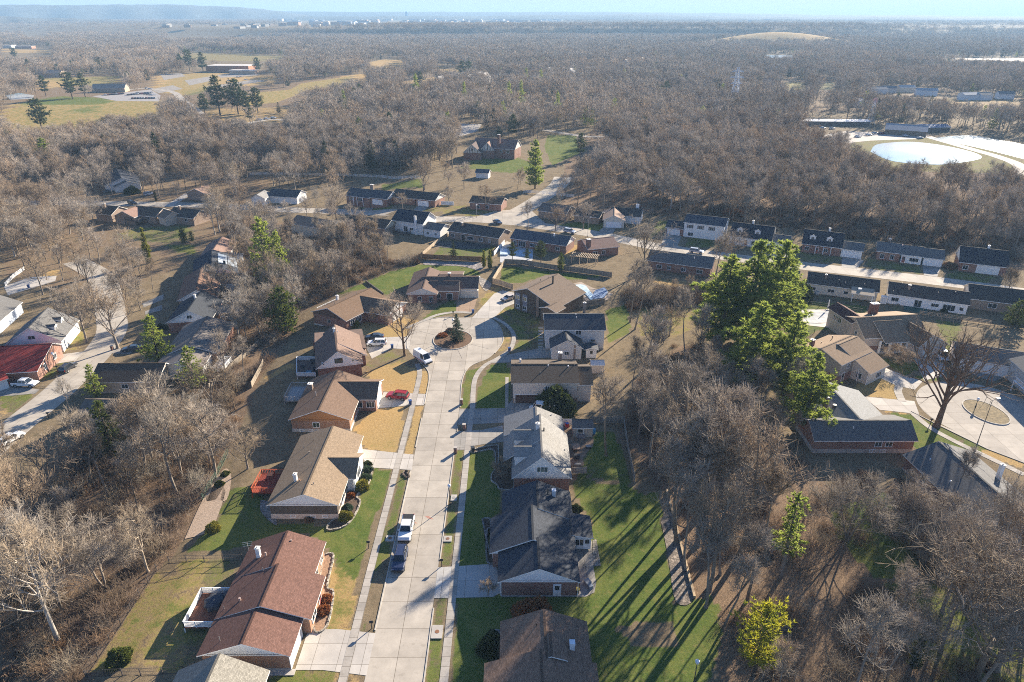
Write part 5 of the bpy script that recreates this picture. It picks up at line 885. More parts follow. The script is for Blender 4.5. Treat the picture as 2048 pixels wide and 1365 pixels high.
def seg_mesh(segs, n):
    P0 = np.array([s[0] for s in segs]); P1 = np.array([s[1] for s in segs]); r0 = np.array([s[2] for s in segs]); r1 = np.array([s[3] for s in segs])
    D = P1 - P0; D /= np.linalg.norm(D, axis=1)[:, None] + 1e-9; ref = np.where(np.abs(D[:, 2:3]) < .9, [[0, 0, 1.]], [[1., 0, 0]]); A_ = np.cross(D, ref); A_ /= np.linalg.norm(A_, axis=1)[:, None]; B_ = np.cross(D, A_)
    t = np.arange(n) * 2 * np.pi / n; ring = A_[:, None] * np.cos(t)[None, :, None] + B_[:, None] * np.sin(t)[None, :, None]
    V = np.concatenate([P0[:, None] + ring * r0[:, None, None], P1[:, None] + ring * r1[:, None, None]], 1).reshape(-1, 3)
    base = (np.arange(len(segs)) * 2 * n)[:, None]; k = np.arange(n); F = np.stack([base + k, base + (k + 1) % n, base + n + (k + 1) % n, base + n + k], -1).reshape(-1, 4); return V, F
BARK = bark((.2, .17, .138)); BARKP = bark((.36, .325, .28), .2); TWIG = bark((.3, .257, .207), .4, "twigs"); TWIGP = bark((.33, .295, .248), .3, "twigs"); TWIGR = bark((.25, .16, .11), .3, "twigs"); BARKD = bark((.075, .06, .05), .2)
def bare_meshes(key, wmat, tmat, **k):
    w_, t_ = grow_tree(**k); V, F = seg_mesh(w_, 6); tm = npmesh("trunk", V, F, wmat, smooth=True); V, F = seg_mesh(t_, 3); return tm, npmesh("crown", V, F, tmat)
PROTO = {}
for i in range(6): PROTO["oak%d" % i] = bare_meshes(i, BARK, TWIG, seed=20 + i, H=17, spread=[5.4, 4.6, 5.8, 4.2, 5.0, 6.0][i], fork=[.3, .42, .36, .48, .26, .4][i], r0=.26, nl=[11, 9, 10, 10, 12, 8][i], nb=7, nt=4, ntw=5, tr=.021, tw=1.25, up=[.25, .45, .35, .5, .2, .6][i], lean=[0, .06, .1, 0, .12, .05][i])
for i in range(3): PROTO["vase%d" % i] = bare_meshes(i, BARK, TWIG, seed=50 + i, H=14, spread=6.0, fork=.2, r0=.27, nl=9, nb=7, nt=4, ntw=6, tr=.02, vase=True)
for i in range(2): PROTO["pale%d" % i] = bare_meshes(i, BARKP, TWIGP, seed=70 + i, H=17, spread=6.2, fork=.32, r0=.28, nl=11, nb=6, nt=4, ntw=7, tw=1.3, tr=.017)
for i in range(4): PROTO["thin%d" % i] = bare_meshes(i, BARK, TWIG, seed=80 + i, H=18, spread=[3.6, 3.0, 4.2, 3.4][i], fork=[.45, .55, .4, .5][i], r0=.18, nl=[11, 9, 8, 10][i], nb=6, nt=4, ntw=5, up=.5, tr=.021, lean=[0, .08, .12, .04][i])
for i in range(2): PROTO["multi%d" % i] = bare_meshes(i, BARK, TWIG, seed=90 + i, H=11, spread=4.6, fork=.2, r0=.2, nl=9, nb=6, nt=5, ntw=8, tr=.016, multi=3)
PROTO["grand"] = bare_meshes(0, bark((.17, .125, .1), .1), bark((.23, .185, .145), .2, "twigs"), seed=5, H=19, spread=10, fork=.2, r0=.58, nl=15, nb=7, nt=3, ntw=5, vase=True, up=.2)
PROTO["street"] = bare_meshes(0, bark((.17, .125, .095), .1), TWIG, seed=9, H=16, spread=6.6, fork=.2, r0=.33, nl=13, nb=7, nt=5, ntw=7, up=.4)
def lod(key, n, wmat, tmat, **k):
    o = []
    for i in range(n):
        w_, t_ = grow_tree(seed=200 + i + len(key) * 7, **k); V, F = seg_mesh(w_, 4); V2, F2 = seg_mesh(t_, 3); F = np.concatenate([F, F2 + len(V)]); V = np.concatenate([V, V2]); mi = np.r_[np.zeros(len(F) - len(F2)), np.ones(len(F2))]
        o.append(npmesh("bare_tree", V, F, [wmat, tmat], mi))
    return o
# evergreen foliage: many small blades
def blades(C, size, rr, dirs=None, n=6, droop=0.0, wd=.28):
    m = len(C) * n; c = np.repeat(C, n, 0); d = rr.normal(size=(m, 3)); 
    if dirs is not None: d = d * .75 + np.repeat(dirs, n, 0) * 1.2
    d[:, 2] -= droop; d /= np.linalg.norm(d, axis=1)[:, None]; s = size * rr.uniform(.6, 1.3, m)[:, None]; p = np.cross(d, rr.normal(size=(m, 3))); p /= np.linalg.norm(p, axis=1)[:, None] + 1e-9
    V = np.stack([c - p * s * wd, c + p * s * wd, c + d * s], 1).reshape(-1, 3); return V, np.arange(m * 3).reshape(-1, 3)
def pine_meshes(seed, H=14, rad=4.2, base=.15, layers=16, mat=None, dens=1.0, size=.42, cone=.9, droop=.05, tuft=6, up=.15, irregular=.3, wood=BARKD, blade=.2):
    rr = np.random.default_rng(seed); segs = [(np.array((0, 0, -.3)), np.array((0, 0, H * .5)), H * .018 + .05, H * .012 + .03), (np.array((0, 0, H * .5)), np.array((0, 0, H * .98)), H * .012 + .03, .03)]; C = []; Dd = []
    for i in range(layers):
        t = (i + rr.uniform(0, .6)) / layers; z = H * (base + (1 - base) * t); r = rad * ((1 - t) ** cone * .94 + .06) * rr.uniform(1 - irregular, 1 + irregular * .6) * min(1, .55 + t * 2.4); nb = max(3, int(rr.integers(5, 9) * (1.1 - .4 * t)))
        for k in range(nb):
            az = k * 2 * math.pi / nb + rr.uniform(-.5, .5) + i; d = np.array((math.cos(az), math.sin(az), up + rr.uniform(-.15, .2) - droop)); L = r * rr.uniform(.65, 1.12); p = np.array((0, 0, z)); q = p + unit(d) * L; segs.append((p, q, .05 + .01 * L, .015))
            m = max(2, int(L * 3.4 * dens))
            for j in range(m):
                f = .22 + .78 * (j + rr.uniform(0, 1)) / m; wdt = .3 * L * (1 - f * .55); off = rr.normal(size=3) * (wdt * .55, wdt * .55, .1 + .035 * L); C.append(p + (q - p) * f + off); Dd.append(unit(unit(d) + np.array((0, 0, .35))))
    for _ in range(int(14 * dens)): C.append(np.array((*rr.normal(size=2) * .16, H * rr.uniform(.93, 1.02)))); Dd.append(np.array((0, 0, 1.)))
    V, F = blades(np.array(C), size, rr, np.array(Dd), tuft, 0, blade); cm = npmesh("crown", V, F, mat); V, F = seg_mesh(segs, 6); return npmesh("trunk", V, F, wood, smooth=True), cm
PINEM = leafy((.18, .25, .05), (.36, .41, .085), scale=.45, trans=.58); SPRM = leafy((.055, .095, .06), (.105, .15, .085)); CEDM = leafy((.06, .1, .022), (.17, .19, .04), scale=.6, trans=.4); DARKM = leafy((.02, .035, .012), (.055, .075, .024)); ARBM = leafy((.17, .19, .025), (.3, .29, .045)); YPM = leafy((.2, .25, .03), (.52, .48, .04), scale=.35, trans=.5); IVYM = leafy((.04, .06, .015), (.1, .1, .03)); RUSTM = leafy((.24, .085, .03), (.4, .17, .06)); BUSHM = leafy((.07, .1, .018), (.15, .16, .035)); BLUEM = leafy((.06, .1, .055), (.11, .15, .085))
for i in range(3): PROTO["pine%d" % i] = pine_meshes(300 + i, 15, 5.2, .06, 16, PINEM, 2.5, .46, .55, 0, 18, .3, .4, blade=.13)
PROTO["spruce"] = pine_meshes(310, 7.5, 2.5, .03, 20, SPRM, 2.0, .26, .9, .1, 8, -.05, .1)
for i in range(2): PROTO["cedar%d" % i] = pine_meshes(320 + i, 9, 3.6, .02, 17, CEDM, 1.5, .38, .5, 0, 8, .4, .2)
for i in range(2): PROTO["dark%d" % i] = pine_meshes(330 + i, 13, 3.4, .1, 16, DARKM, 1.2, .5, .75, .1, 7, .1, .3)
for i in range(2): PROTO["field%d" % i] = pine_meshes(340 + i, 13, 5.0, .22, 10, leafy((.05, .075, .022), (.1, .125, .035)), 1.1, .7, .35, 0, 7, .3, .5)
PROTO["yellow"] = pine_meshes(350, 11, 3.9, .22, 14, YPM, 1.6, .46, .45, 0, 9, .4, .5, blade=.14); PROTO["arb"] = pine_meshes(360, 5.5, 1.15, .02, 20, ARBM, 2.2, .3, .7, 0, 7, .7, .1); PROTO["scrag"] = pine_meshes(370, 16, 2.6, .35, 12, PINEM, 1.3, .5, .4, .1, 8, .1, .6, BARK); PROTO["green"] = pine_meshes(380, 12, 3.9, .08, 16, leafy((.19, .26, .05), (.34, .38, .08), scale=.4, trans=.55), .9, .55, .6, 0, 7, .2, .4)
PROTO["ivy"] = pine_meshes(390, 8, 1.3, .05, 18, IVYM, 2.2, .34, .3, 0, 8, .3, .35)
def bush_mesh(seed, r=(1, 1, .9), n=900, mat=None, size=.16, shell=.75, tuft=3):
    rr = np.random.default_rng(seed); d = rr.normal(size=(n, 3)); d[:, 2] = np.abs(d[:, 2]) * .9 - .15; d /= np.linalg.norm(d, axis=1)[:, None]; k = shell + (1 - shell) * rr.uniform(0, 1, n)[:, None] ** .5; lump = 1 + .1 * np.sin(d[:, :1] * 5 + seed) + .1 * np.sin(d[:, 1:2] * 6 + 1) + .06 * rr.normal(size=(n, 1))
    C = d * k * lump * np.array(r); C[:, 2] = np.abs(C[:, 2] + r[2] * .12); V, F = blades(C, size, rr, d, tuft, 0, .45); 
    core = MB(); 
    return npmesh("bush", V, F, mat)
BUSH = {"round": bush_mesh(1, (1, 1, .95), 1500, BUSHM, .15), "yew": bush_mesh(2, (1, 1, .9), 1500, leafy((.03, .05, .014), (.075, .09, .024)), .16), "blue": bush_mesh(3, (1, 1, 1.0), 1500, BLUEM, .15), "rust": bush_mesh(4, (1, 1, .85), 900, RUSTM, .18, .45), "gold": bush_mesh(5, (1, 1, .95), 1300, leafy((.2, .2, .03), (.32, .28, .05)), .15), "dead": bush_mesh(6, (1, 1, .7), 500, bark((.2, .14, .095), .3, "twigs"), .3, .3)}
def brush_mesh(seed, mat, r=2.0, h=2.2, n=110, t=.012):
    rr = np.random.default_rng(seed); segs = []
    for i in range(n):
        b = np.array((*rr.normal(size=2) * r * .45, -.05)); d = unit(np.array((rr.normal() * .5, rr.normal() * .5, 1))); L = h * rr.uniform(.4, 1.1); q = b + d * L * .6; e = q + unit(d + rr.normal(size=3) * .4) * L * .5; segs += [(b, q, t * 1.6, t), (q, e, t, t * .6)]
        for k in range(5): s = b + (q - b) * rr.uniform(.3, 1) if k < 3 else q + (e - q) * rr.uniform(0, 1); segs.append((s, s + unit(d + rr.normal(size=3) * .75) * L * rr.uniform(.2, .45), t, t * .5))
    V, F = seg_mesh(segs, 3); return npmesh("brush", V, F, mat)
KEEP = []      # circles where the fill must not put a tree
NTREE = [0]
def place(kind, x, y, H, base_h, rz=None, name="bare_tree", label=None, cat="tree", group=None, sx=None, tilt=None):
    tm, cm = PROTO[kind]; k = H / base_h; z = hgt(x, y); o = bpy.data.objects.new(name, None); COL.objects.link(o); o.location = (x, y, z); o.rotation_euler = ((tilt or (0, 0))[0], (tilt or (0, 0))[1], random.uniform(0, 6.28) if rz is None else rz); s = sx or 1; o.scale = (k * s, k * s, k); tag(o, label, cat, group)
    for me, nm in ((tm, "trunk"), (cm, "crown")): c = bpy.data.objects.new(nm, me); COL.objects.link(c); c.parent = o
    return o
BH = {"oak": 17, "vas": 14, "pal": 17, "thi": 18, "mul": 11, "gra": 19, "str": 16, "pin": 15, "spr": 7.5, "ced": 9, "dar": 13, "fie": 13, "yel": 11, "arb": 5.5, "scr": 16, "gre": 12, "ivy": 8}
def key(kind, f, px, H, label, name="bare_tree", sx=None, rz=None, group=None, keep=2.5, tilt=None):
    x, y, z = f(*px); KEEP.append((x, y, keep)); return place(kind, x, y, H, BH[kind[:3]], rz, name, label, group=group, sx=sx, tilt=tilt)
F0 = fr(0, 0, 1)
# --- trees one can single out
key("street", f3, (1250, 575), 16, "tall bare street tree beside the white van at the turning circle", rz=.6, keep=6)
key("grand", h2, (1240, 425), 21, "huge bare tree with massive reddish trunk on the verge of the right-hand court", rz=1.0, keep=9)
key("oak1", g5, (1485, 715), 18, "bare shade tree in the fenced yard behind the grey cape house", keep=4); key("thin0", f6, (985, 1195), 20, "left of two tall thin bare trunks beyond the white two storey house", sx=1.1); key("thin1", f6, (1022, 1250), 20, "right of two tall thin bare trunks beyond the white two storey house", sx=1.1)
key("vase0", F0, (1288, 546), 17.5, "wide spreading bare tree between the pergola house and the slate ranch", sx=1.15, keep=4); key("oak3", h8, (1050, 1140), 16, "bare tree standing at the corner of the slate ranch in front of the pines"); key("vase1", h8, (1235, 935), 13, "low forked bare tree leaning over the street behind the pines", sx=1.15)
key("vase2", F0, (848, 386), 17, "grey round crowned tree before the long white fence", sx=1.0); key("oak2", f5, (1325, 190), 16, "lone tall bare tree in the yard behind the slate ranch twins"); key("pale0", f5, (1160, 345), 7.5, "small pale round crowned tree in front of the twin ranch", sx=1.5); key("vase1", f5, (655, 420), 16, "broad grey tree at the kerb of the street behind the wood", sx=1.05); key("oak4", f5, (1510, 305), 9, "small dark bare tree on the lawn by the road junction", sx=1.1); key("oak0", f5, (1790, 350), 12, "bare tree at the corner where the two streets meet")
key("oak5", f6, (212, 490), 11, "slender bare tree on the verge behind the blue roofed ranch"); key("vase0", f6, (420, 500), 10.5, "left of two low round bare trees on the verge past the junction", sx=1.1); key("vase2", f6, (632, 490), 11, "right of two low round bare trees on the verge past the junction", sx=1.1); key("oak1", f6, (785, 360), 15, "dark domed bare tree in front of the wood behind the pink gabled house", sx=1.1); key("pale1", f6, (1290, 370), 18, "tall pale stemmed fan shaped tree at the edge of the wood", sx=.9)
key("oak4", h5, (490, 625), 15, "leaning bare tree in a front yard near the upper left street", sx=1.1, keep=4); key("vase2", h5, (985, 1165), 17, "bare tree on the verge beside the red roofed house", sx=1.05, keep=4); key("vase0", h5, (1340, 1235), 18, "forked bare tree by the brick mailbox across from the red roofed house", sx=1.15, keep=4); key("oak5", h5, (1405, 570), 14, "bare tree in front of the navy roofed house with solar panels"); key("thin0", h5, (535, 455), 14, "thin bare tree behind the leaning one in the upper left yard")
key("pale0", h6, (1365, 820), 18, "white barked sycamore in the backyards right of the dark ranch row", sx=1.1); key("pale1", h6, (1310, 850), 15, "second white barked sycamore leaning left of the taller one", sx=.9); key("oak3", h6, (635, 465), 14, "bare tree with rusty ivy round its foot beside the white parked car"); key("ivy", h6, (640, 470), 4.5, "rusty leaved climber on the foot of a street tree", "climber"); key("oak0", h6, (895, 465), 9, "small bare tree on the shady lawn beside the street")
key("oak2", f10, (1350, 1320), 19, "tall straight bare tree rising from the thicket above the gravel bank", keep=3); key("pale0", f11, (330, 760), 17, "pale barked tree leaning left at the lower left edge", keep=3); key("pale1", f11, (420, 1085), 20, "pale long trunked tree in the lower left corner", keep=3); key("oak0", f10, (1160, 1080), 16, "bare tree behind the tall straight one in the left thicket"); key("multi0", f11, (745, 700), 12, "many stemmed grey tree overhanging the wire fence", sx=1.2); key("vase1", f10, (1880, 1130), 8.5, "round twiggy tree at the corner of the tan roofed house", sx=1.3, keep=4); key("thin1", f10, (1860, 470), 12, "young bare tree beside the fence behind the brick houses", sx=1.25); key("pale1", f10, (530, 690), 8, "small pale bare tree on the verge of the left street", sx=.9); key("oak3", f10, (820, 1330), 15, "forked bare tree low in the left thicket")
key("oak1", f12, (320, 870), 21, "tall bare trunk in the leaf litter below the rock bed"); key("multi1", f12, (1065, 600), 13, "dark forked tree leaning over the green back lawn", sx=1.1); key("vase2", f12, (1760, 1330), 21, "bare tree with ivy clad stump near the lower right corner", sx=1.2); key("vase1", F0, (1960, 1125), 15, "bare tree spreading over the dark grey roof on the right"); key("oak1", F0, (2020, 1190), 17, "bare tree at the right edge below the dark grey roof"); key("multi1", F0, (1850, 1090), 11, "low spreading bare tree beside the deck of the dark roofed house", sx=1.3); key("vase0", F0, (1990, 1340), 20, "tall limbed bare tree in the lower right corner", sx=1.2); key("oak3", F0, (1905, 1000), 11, "bare tree in front of the dark grey roof with striped shadow"); key("oak5", f12, (1580, 980), 17, "leaning dark bare tree in front of the brick house on the right"); key("oak2", f12, (1885, 600), 11, "spreading bare tree before the grey roof on the right edge"); key("vase0", f12, (1400, 1290), 12, "bare tree with ivy covered stem in the lower right thicket"); key("ivy", f12, (1415, 1290), 6.5, "green ivy climbing a stem in the lower right thicket", "climber")
key("multi0", h7, (320, 960), 5.0, "low weeping bare tree in front of the tan house porch", sx=1.9); key("multi1", h4, (780, 745), 4.6, "bushy grey shrub tree at the corner of the angled brown house", sx=1.3); key("oak3", h7, (1530, 300), 12, "bare tree before the dark roof at the right edge of the row"); key("multi1", g3, (175, 1225), 3.2, "small bare ornamental tree at the edge of the charcoal house drive", sx=.9); key("multi0", g5, (160, 1010), 4.2, "reddish leafless ornamental tree in the stone edged bed", sx=1.2)
for px, hh, lab in (((1440, 690), 23, "leftmost bright pine in the tall clump"), ((1492, 685), 26, "tallest bright pine in the clump above the woodland"), ((1545, 665), 24, "pine at the back of the clump nearest the street"), ((1566, 790), 19, "pine in front of the tan house roof"), ((1606, 862), 17, "lowest pine of the clump beside the grey L shaped house"), ((1500, 775), 20, "shaggy pine at the lower left of the clump")): key("pine%d" % (px[0] % 3), F0, px, hh, lab, "pine_tree", sx=1.3 if px[0] < 1550 else 1.05, group="pines in the clump by the right-hand court", keep=5)
key("spruce", h4, (1610, 925), 7.0, "blue green spruce in the middle of the turning circle", "spruce_tree", sx=1.2); key("cedar0", f3, (350, 405), 13, "dense dark green cedar at the edge of the left wood", "cedar_tree", sx=1.1, keep=6); key("green", f5, (140, 900), 21, "tall loose light green pine behind the dark cedar", "pine_tree"); key("green", f5, (250, 900), 17, "second light green pine leaning over the dark cedar", "pine_tree", sx=.8, keep=5)
key("green", f10, (1215, 345), 13, "yellow green pine growing between two brown roofs on the left street", "pine_tree", sx=1.05); key("green", f10, (740, 600), 8.5, "small bright green pine beside the left street", "pine_tree", sx=.9); key("green", f10, (1480, 520), 10.5, "ragged green pine behind the yellow green one", "pine_tree", sx=1.2); key("cedar1", f10, (860, 1030), 12, "dull green evergreen hidden in the left thicket", "evergreen_tree", sx=.8)
key("arb", h6, (560, 1175), 12, "narrow ivy clad evergreen beside the pale pink roof", "evergreen_tree", sx=.75); key("cedar0", h6, (960, 950), 6, "golden brown conifer on the lawn below the dark ranch", "conifer_tree", sx=.9); key("cedar1", h6, (1050, 930), 4, "lower golden conifer beside the taller one on the lawn", "conifer_tree", sx=.9)
key("dark0", f5, (1545, 720), 6.5, "blue green fir in front of the brown privacy fence", "fir_tree", sx=.95); key("arb", f5, (1775, 780), 5.6, "left of two yellow green columnar conifers by the fence corner", "conifer_tree"); key("arb", f5, (1820, 790), 6.2, "right of two yellow green columnar conifers by the fence corner", "conifer_tree"); key("dark1", f5, (1832, 700), 5.5, "dark narrow conifer behind the two yellow green ones", "conifer_tree", sx=.6)
key("field0", f6, (95, 725), 6.2, "left dark cedar along the grey fence below the icy patio", "cedar_tree", sx=.9); key("field1", f6, (310, 740), 7.2, "wide dark cedar along the grey fence below the icy patio", "cedar_tree"); key("field0", f6, (205, 730), 4.2, "small dark cedar between the two larger ones along the fence", "cedar_tree"); key("cedar0", f6, (460, 815), 6.5, "loose green cedar at the bend of the grey fence", "cedar_tree", sx=.6)
key("yellow", f12, (560, 1330), 12, "sunlit yellow green pine at the bottom of the woodland", "pine_tree", keep=4)
KEEP += [(KEEP[-1][0] + .63 * t, KEEP[-1][1] + .78 * t, 4.5) for t in (7, 14, 21, 28, 35)]; key("scrag", f12, (705, 800), 15, "thin pine with sparse green tufts in the right woodland", "pine_tree")
key("cedar1", h7, (1640, 520), 7, "olive green evergreen at the right edge below the dark roof", "evergreen_tree", sx=1.5)
key("pine1", f13, (290, 1000), 17, "big bright green conifer near the upper left edge", "conifer_tree", sx=1.25); key("pine2", F0, (1070, 378), 22, "tall feathery green pine in front of the middle lawn", "pine_tree", sx=.8); key("field0", f14, (1405, 930), 14, "dark spreading cedar at the right side of the middle lawn", "cedar_tree", sx=.9); key("dark0", f13, (940, 1000), 20, "very dark fir in the trees left of centre", "fir_tree"); key("dark1", f13, (640, 970), 17, "dark fir among the bare trees upper left", "fir_tree", sx=.9); key("dark1", f5, (590, 90), 18, "dark green fir in front of the white fence left of centre", "fir_tree", sx=.9); key("dark0", f14, (190, 1010), 17, "dark fir just above the white fence", "fir_tree"); key("dark1", f14, (330, 1000), 16, "second dark fir just above the white fence", "fir_tree", sx=1.1)
for px, hh, k_ in (((270, 565), 19, 0), ((425, 580), 24, 1), ((500, 570), 22, 0), ((1200, 670), 16, 1), ((1290, 680), 30, 0), ((1395, 670), 27, 1), ((1445, 660), 17, 0), ((1510, 665), 20, 1), ((1465, 720), 14, 0), ((250, 770), 22, 1), ((1060, 410), 22, 0), ((1110, 415), 28, 1), ((1190, 425), 26, 0), ((1510, 430), 20, 1), ((180, 445), 20, 0), ((90, 350), 20, 1), ((430, 430), 16, 0), ((580, 430), 18, 1), ((760, 510), 16, 0)): key("field%d" % k_, f13, px, hh, "dark spreading pine standing on the open golf fields", "pine_tree", group="dark pines dotted over the golf fields", keep=6)
for px, hh, k_ in (((715, 470), 22, 0), ((755, 475), 22, 1), ((470, 540), 20, 0)): key("field%d" % k_, f14, px, hh, "dark pine clustered by the wide mansion", "pine_tree", group="pines by the mansion", keep=6)
for px, hh, sx in (((450, 600), 24, .8), ((990, 640), 22, .6), ((1060, 650), 24, .6), ((730, 640), 22, .6), ((1270, 720), 22, .6), ((1175, 535), 22, .6), ((1090, 510), 20, .6), ((30, 660), 18, .6)): key("green", f14, px, hh, "light green conifer rising among the grey woods", "conifer_tree", sx=sx, group="green conifers in the middle wood", keep=5)
for i, (px, hh) in enumerate((((1336, 1012), 17), ((1352, 1085), 20), ((1372, 1140), 21), ((1412, 1215), 16), ((1450, 1250), 15), ((1300, 940), 17), ((1275, 880), 18), ((1395, 1090), 24), ((1440, 1150), 18), ((1495, 1200), 15), ((1530, 1120), 18), ((1470, 1060), 19), ((1345, 1050), 24), ((1390, 1040), 25), ((1430, 1090), 24), ((1365, 960), 24), ((1320, 900), 20), ((1480, 1110), 25), ((1420, 1000), 25))): key(["thin0", "oak1", "thin2", "oak3", "thin1", "oak5"][i % 6], F0, px, hh, "tall bare trunk at the lawn edge of the right-hand wood", sx=1.1, group="tall bare trees at the lawn edge of the right-hand wood", keep=3)
# --- fill the woods
FILL = []
def fill(poly, area, kinds, hr, label, group, ylim=None, jitter=1):
    poly = np.array(poly); x0, y0 = poly.min(0); x1, y1 = poly.max(0); n = int((x1 - x0) * (y1 - y0) / area); pts = []
    rr = np.random.default_rng(int(abs(x0 * 13 + y0 * 7)) + len(FILL)); c = np.stack([rr.uniform(x0, x1, n), rr.uniform(y0, y1, n)], 1); c = c[inpoly(c[:, 0], c[:, 1], poly)]
    for x, y in c:
        if any((x - a) ** 2 + (y - b) ** 2 < (k + 0) ** 2 for a, b, k in KEEP): continue
        if any((x - p[0]) ** 2 + (y - p[1]) ** 2 < area * .3 for p in pts): continue
        pts.append((x, y)); FILL.append((x, y, rr.uniform(*hr), kinds[rr.integers(len(kinds))], label, group))
OAK = ["oak%d" % i for i in range(6)]; MIX = OAK + ["vase0", "vase1", "thin0", "thin1", "thin2", "thin3", "multi0"]; WOODY = ["oak1", "oak3", "oak5", "thin0", "thin1", "thin2", "thin3", "thin2", "pale1"]; MIXP = MIX + ["pale0", "pale1", "pale0"]
fill(PX((0, 1365), (150, 1365), (290, 1180), (375, 1080), (440, 940), (520, 770), (545, 720), (440, 730), (350, 800), (170, 900), (0, 980)), 58, MIXP, (11, 18), "bare tree in the thicket between the left street and the brick houses", "bare trees in the left thicket")
fill(PX((400, 540), (480, 490), (560, 560), (600, 630), (545, 720), (450, 690), (420, 620)), 30, MIXP, (9, 15), "bare tree in the wood behind the angled brown house", "bare trees in the wood left of the turning circle")
fill(PX((430, 450), (700, 455), (780, 520), (860, 510), (700, 575), (650, 600), (570, 620), (540, 560)), 31, MIX, (8, 14), "bare tree in the wood between the turning circle and the street behind", "bare trees in the wood above the turning circle")
fill(PX((1350, 1040), (1250, 860), (1265, 760), (1320, 690), (1400, 740), (1430, 860), (1560, 900), (1640, 990), (1760, 1020), (1690, 1110), (1590, 1180), (1500, 1200), (1400, 1180)), 70, WOODY, (14, 21), "bare tree in the leaf strewn wood behind the right-hand gardens", "bare trees in the right-hand wood")
fill(PX((1480, 1210), (1620, 1190), (1740, 1160), (1850, 1250), (2048, 1365), (2048, 1480), (1400, 1480), (1580, 1330)), 60, WOODY, (12, 19), "bare tree in the tangled thicket near the lower right corner", "bare trees in the lower right thicket"); fill(PX((1790, 1010), (1860, 1060), (1960, 1140), (2048, 1230), (2048, 1330), (1900, 1200), (1780, 1080)), 22, OAK + ["multi0"], (7, 12), "bare tree leaning before the dark roofed brick house on the right", "bare trees by the right-hand brick house")
fill(PX((1390, 720), (1560, 780), (1640, 900), (1560, 900), (1430, 850)), 24, MIX, (8, 13), "bare tree below the pine clump", "bare trees below the pines"); fill(PX((1230, 640), (1350, 650), (1390, 690), (1290, 720), (1240, 700)), 45, MIX, (6, 10), "bare tree in the rough lawn behind the white two storey house", "bare trees on the rough lawn")
fill(PX((1240, 590), (1420, 575), (1440, 600), (1260, 620)), 40, ["multi0", "multi1"], (4, 6), "low bare tree along the back hedge of the slate ranch", "low bare trees along the back hedge")
fill(PX((1300, 425), (1400, 440), (1500, 455), (1620, 462), (1760, 484), (1900, 497), (2048, 520), (2048, 345), (1900, 330), (1700, 300), (1500, 280), (1330, 280), (1240, 330)), 34, MIX, (12, 18), "bare tree in the big wood behind the far row of houses", "bare trees in the big wood")
fill(PX((1130, 420), (1300, 420), (1240, 330), (1180, 330), (1150, 370)), 45, MIX, (11, 17), "bare tree at the left end of the big wood", "bare trees at the end of the big wood"); fill(PX((1080, 425), (1180, 420), (1170, 385), (1060, 390)), 130, MIX, (9, 14), "bare tree in the gardens below the middle lawn", "bare trees below the middle lawn")
fill(PX((0, 500), (60, 560), (200, 600), (280, 560), (310, 490), (240, 430), (180, 400), (0, 400)), 44, MIX + ["pale0"], (11, 17), "bare tree among the gardens of the upper left street", "bare trees in the upper left gardens"); fill(PX((240, 480), (300, 560), (330, 600), (260, 640), (200, 600)), 60, MIX, (10, 15), "bare tree between houses of the left street", "bare trees on the left street")
fill(PX((400, 430), (560, 400), (700, 400), (640, 440), (500, 470), (440, 470)), 75, MIXP, (9, 15), "bare tree in the gardens along the street behind the wood", "bare trees behind the wood"); fill(PX((0, 345), (560, 350), (720, 345), (720, 385), (560, 395), (440, 410), (240, 390), (0, 400)), 62, MIXP, (11, 17), "bare tree along the far side of the street behind", "bare trees along the far side of the street"); fill(PX((860, 400), (960, 390), (1080, 380), (1000, 350), (880, 360)), 150, MIX, (8, 13), "bare tree round the houses near the road junction", "bare trees near the junction")
fill(PX((0, 345), (720, 345), (900, 340), (900, 290), (600, 260), (300, 240), (0, 280)), 62, MIXP, (12, 18), "bare tree in the belt of woods beyond the street", "bare trees in the belt beyond the street")
fill(PX((960, 320), (1060, 330), (1180, 300), (1100, 250), (940, 270)), 260, MIX, (14, 19), "tall bare tree round the half timbered house", "bare trees round the half timbered house")
# ================================================================ VEHICLES
RUB = plain((.018, .018, .02), .85); RIM = plain((.45, .45, .46), .35, .1, .7); GLS = glass((.015, .02, .026)); HLT = plain((.8, .8, .78), .2); TLT = plain((.35, .02, .015), .3); BLKP = plain((.025, .025, .027), .6)
SHAPES = {   # body profile (x forward, z), greenhouse (base rear, base front, roof rear, roof front, belt z, roof z), width, wheels x, wheel r
    "suv": ([(-2.4, .42), (-2.45, .9), (-2.38, 1.08), (.95, 1.1), (2.05, .98), (2.38, .78), (2.42, .42)], (-2.34, 1.0, -2.05, .25, 1.08, 1.74), 1.92, (-1.45, 1.5), .37),
    "sedan": ([(-2.35, .4), (-2.4, .85), (-2.2, .98), (.9, .95), (2.0, .82), (2.35, .64), (2.38, .4)], (-1.85, .95, -1.1, .15, .95, 1.42), 1.84, (-1.4, 1.45), .33),
    "pickup": ([(-2.85, .5), (-2.9, 1.1), (-2.85, 1.16), (1.3, 1.16), (2.5, 1.08), (2.82, .88), (2.85, .5)], (-1.05, 1.32, -.85, .6, 1.14, 1.86), 2.0, (-1.75, 1.85), .41),
    "van": ([(-2.75, .45), (-2.8, 1.2), (-2.75, 1.3), (1.7, 1.3), (2.35, 1.12), (2.72, .9), (2.75, .45)], (-2.74, 1.9, -2.68, 1.2, 1.28, 2.45), 2.05, (-1.6, 1.75), .37)}
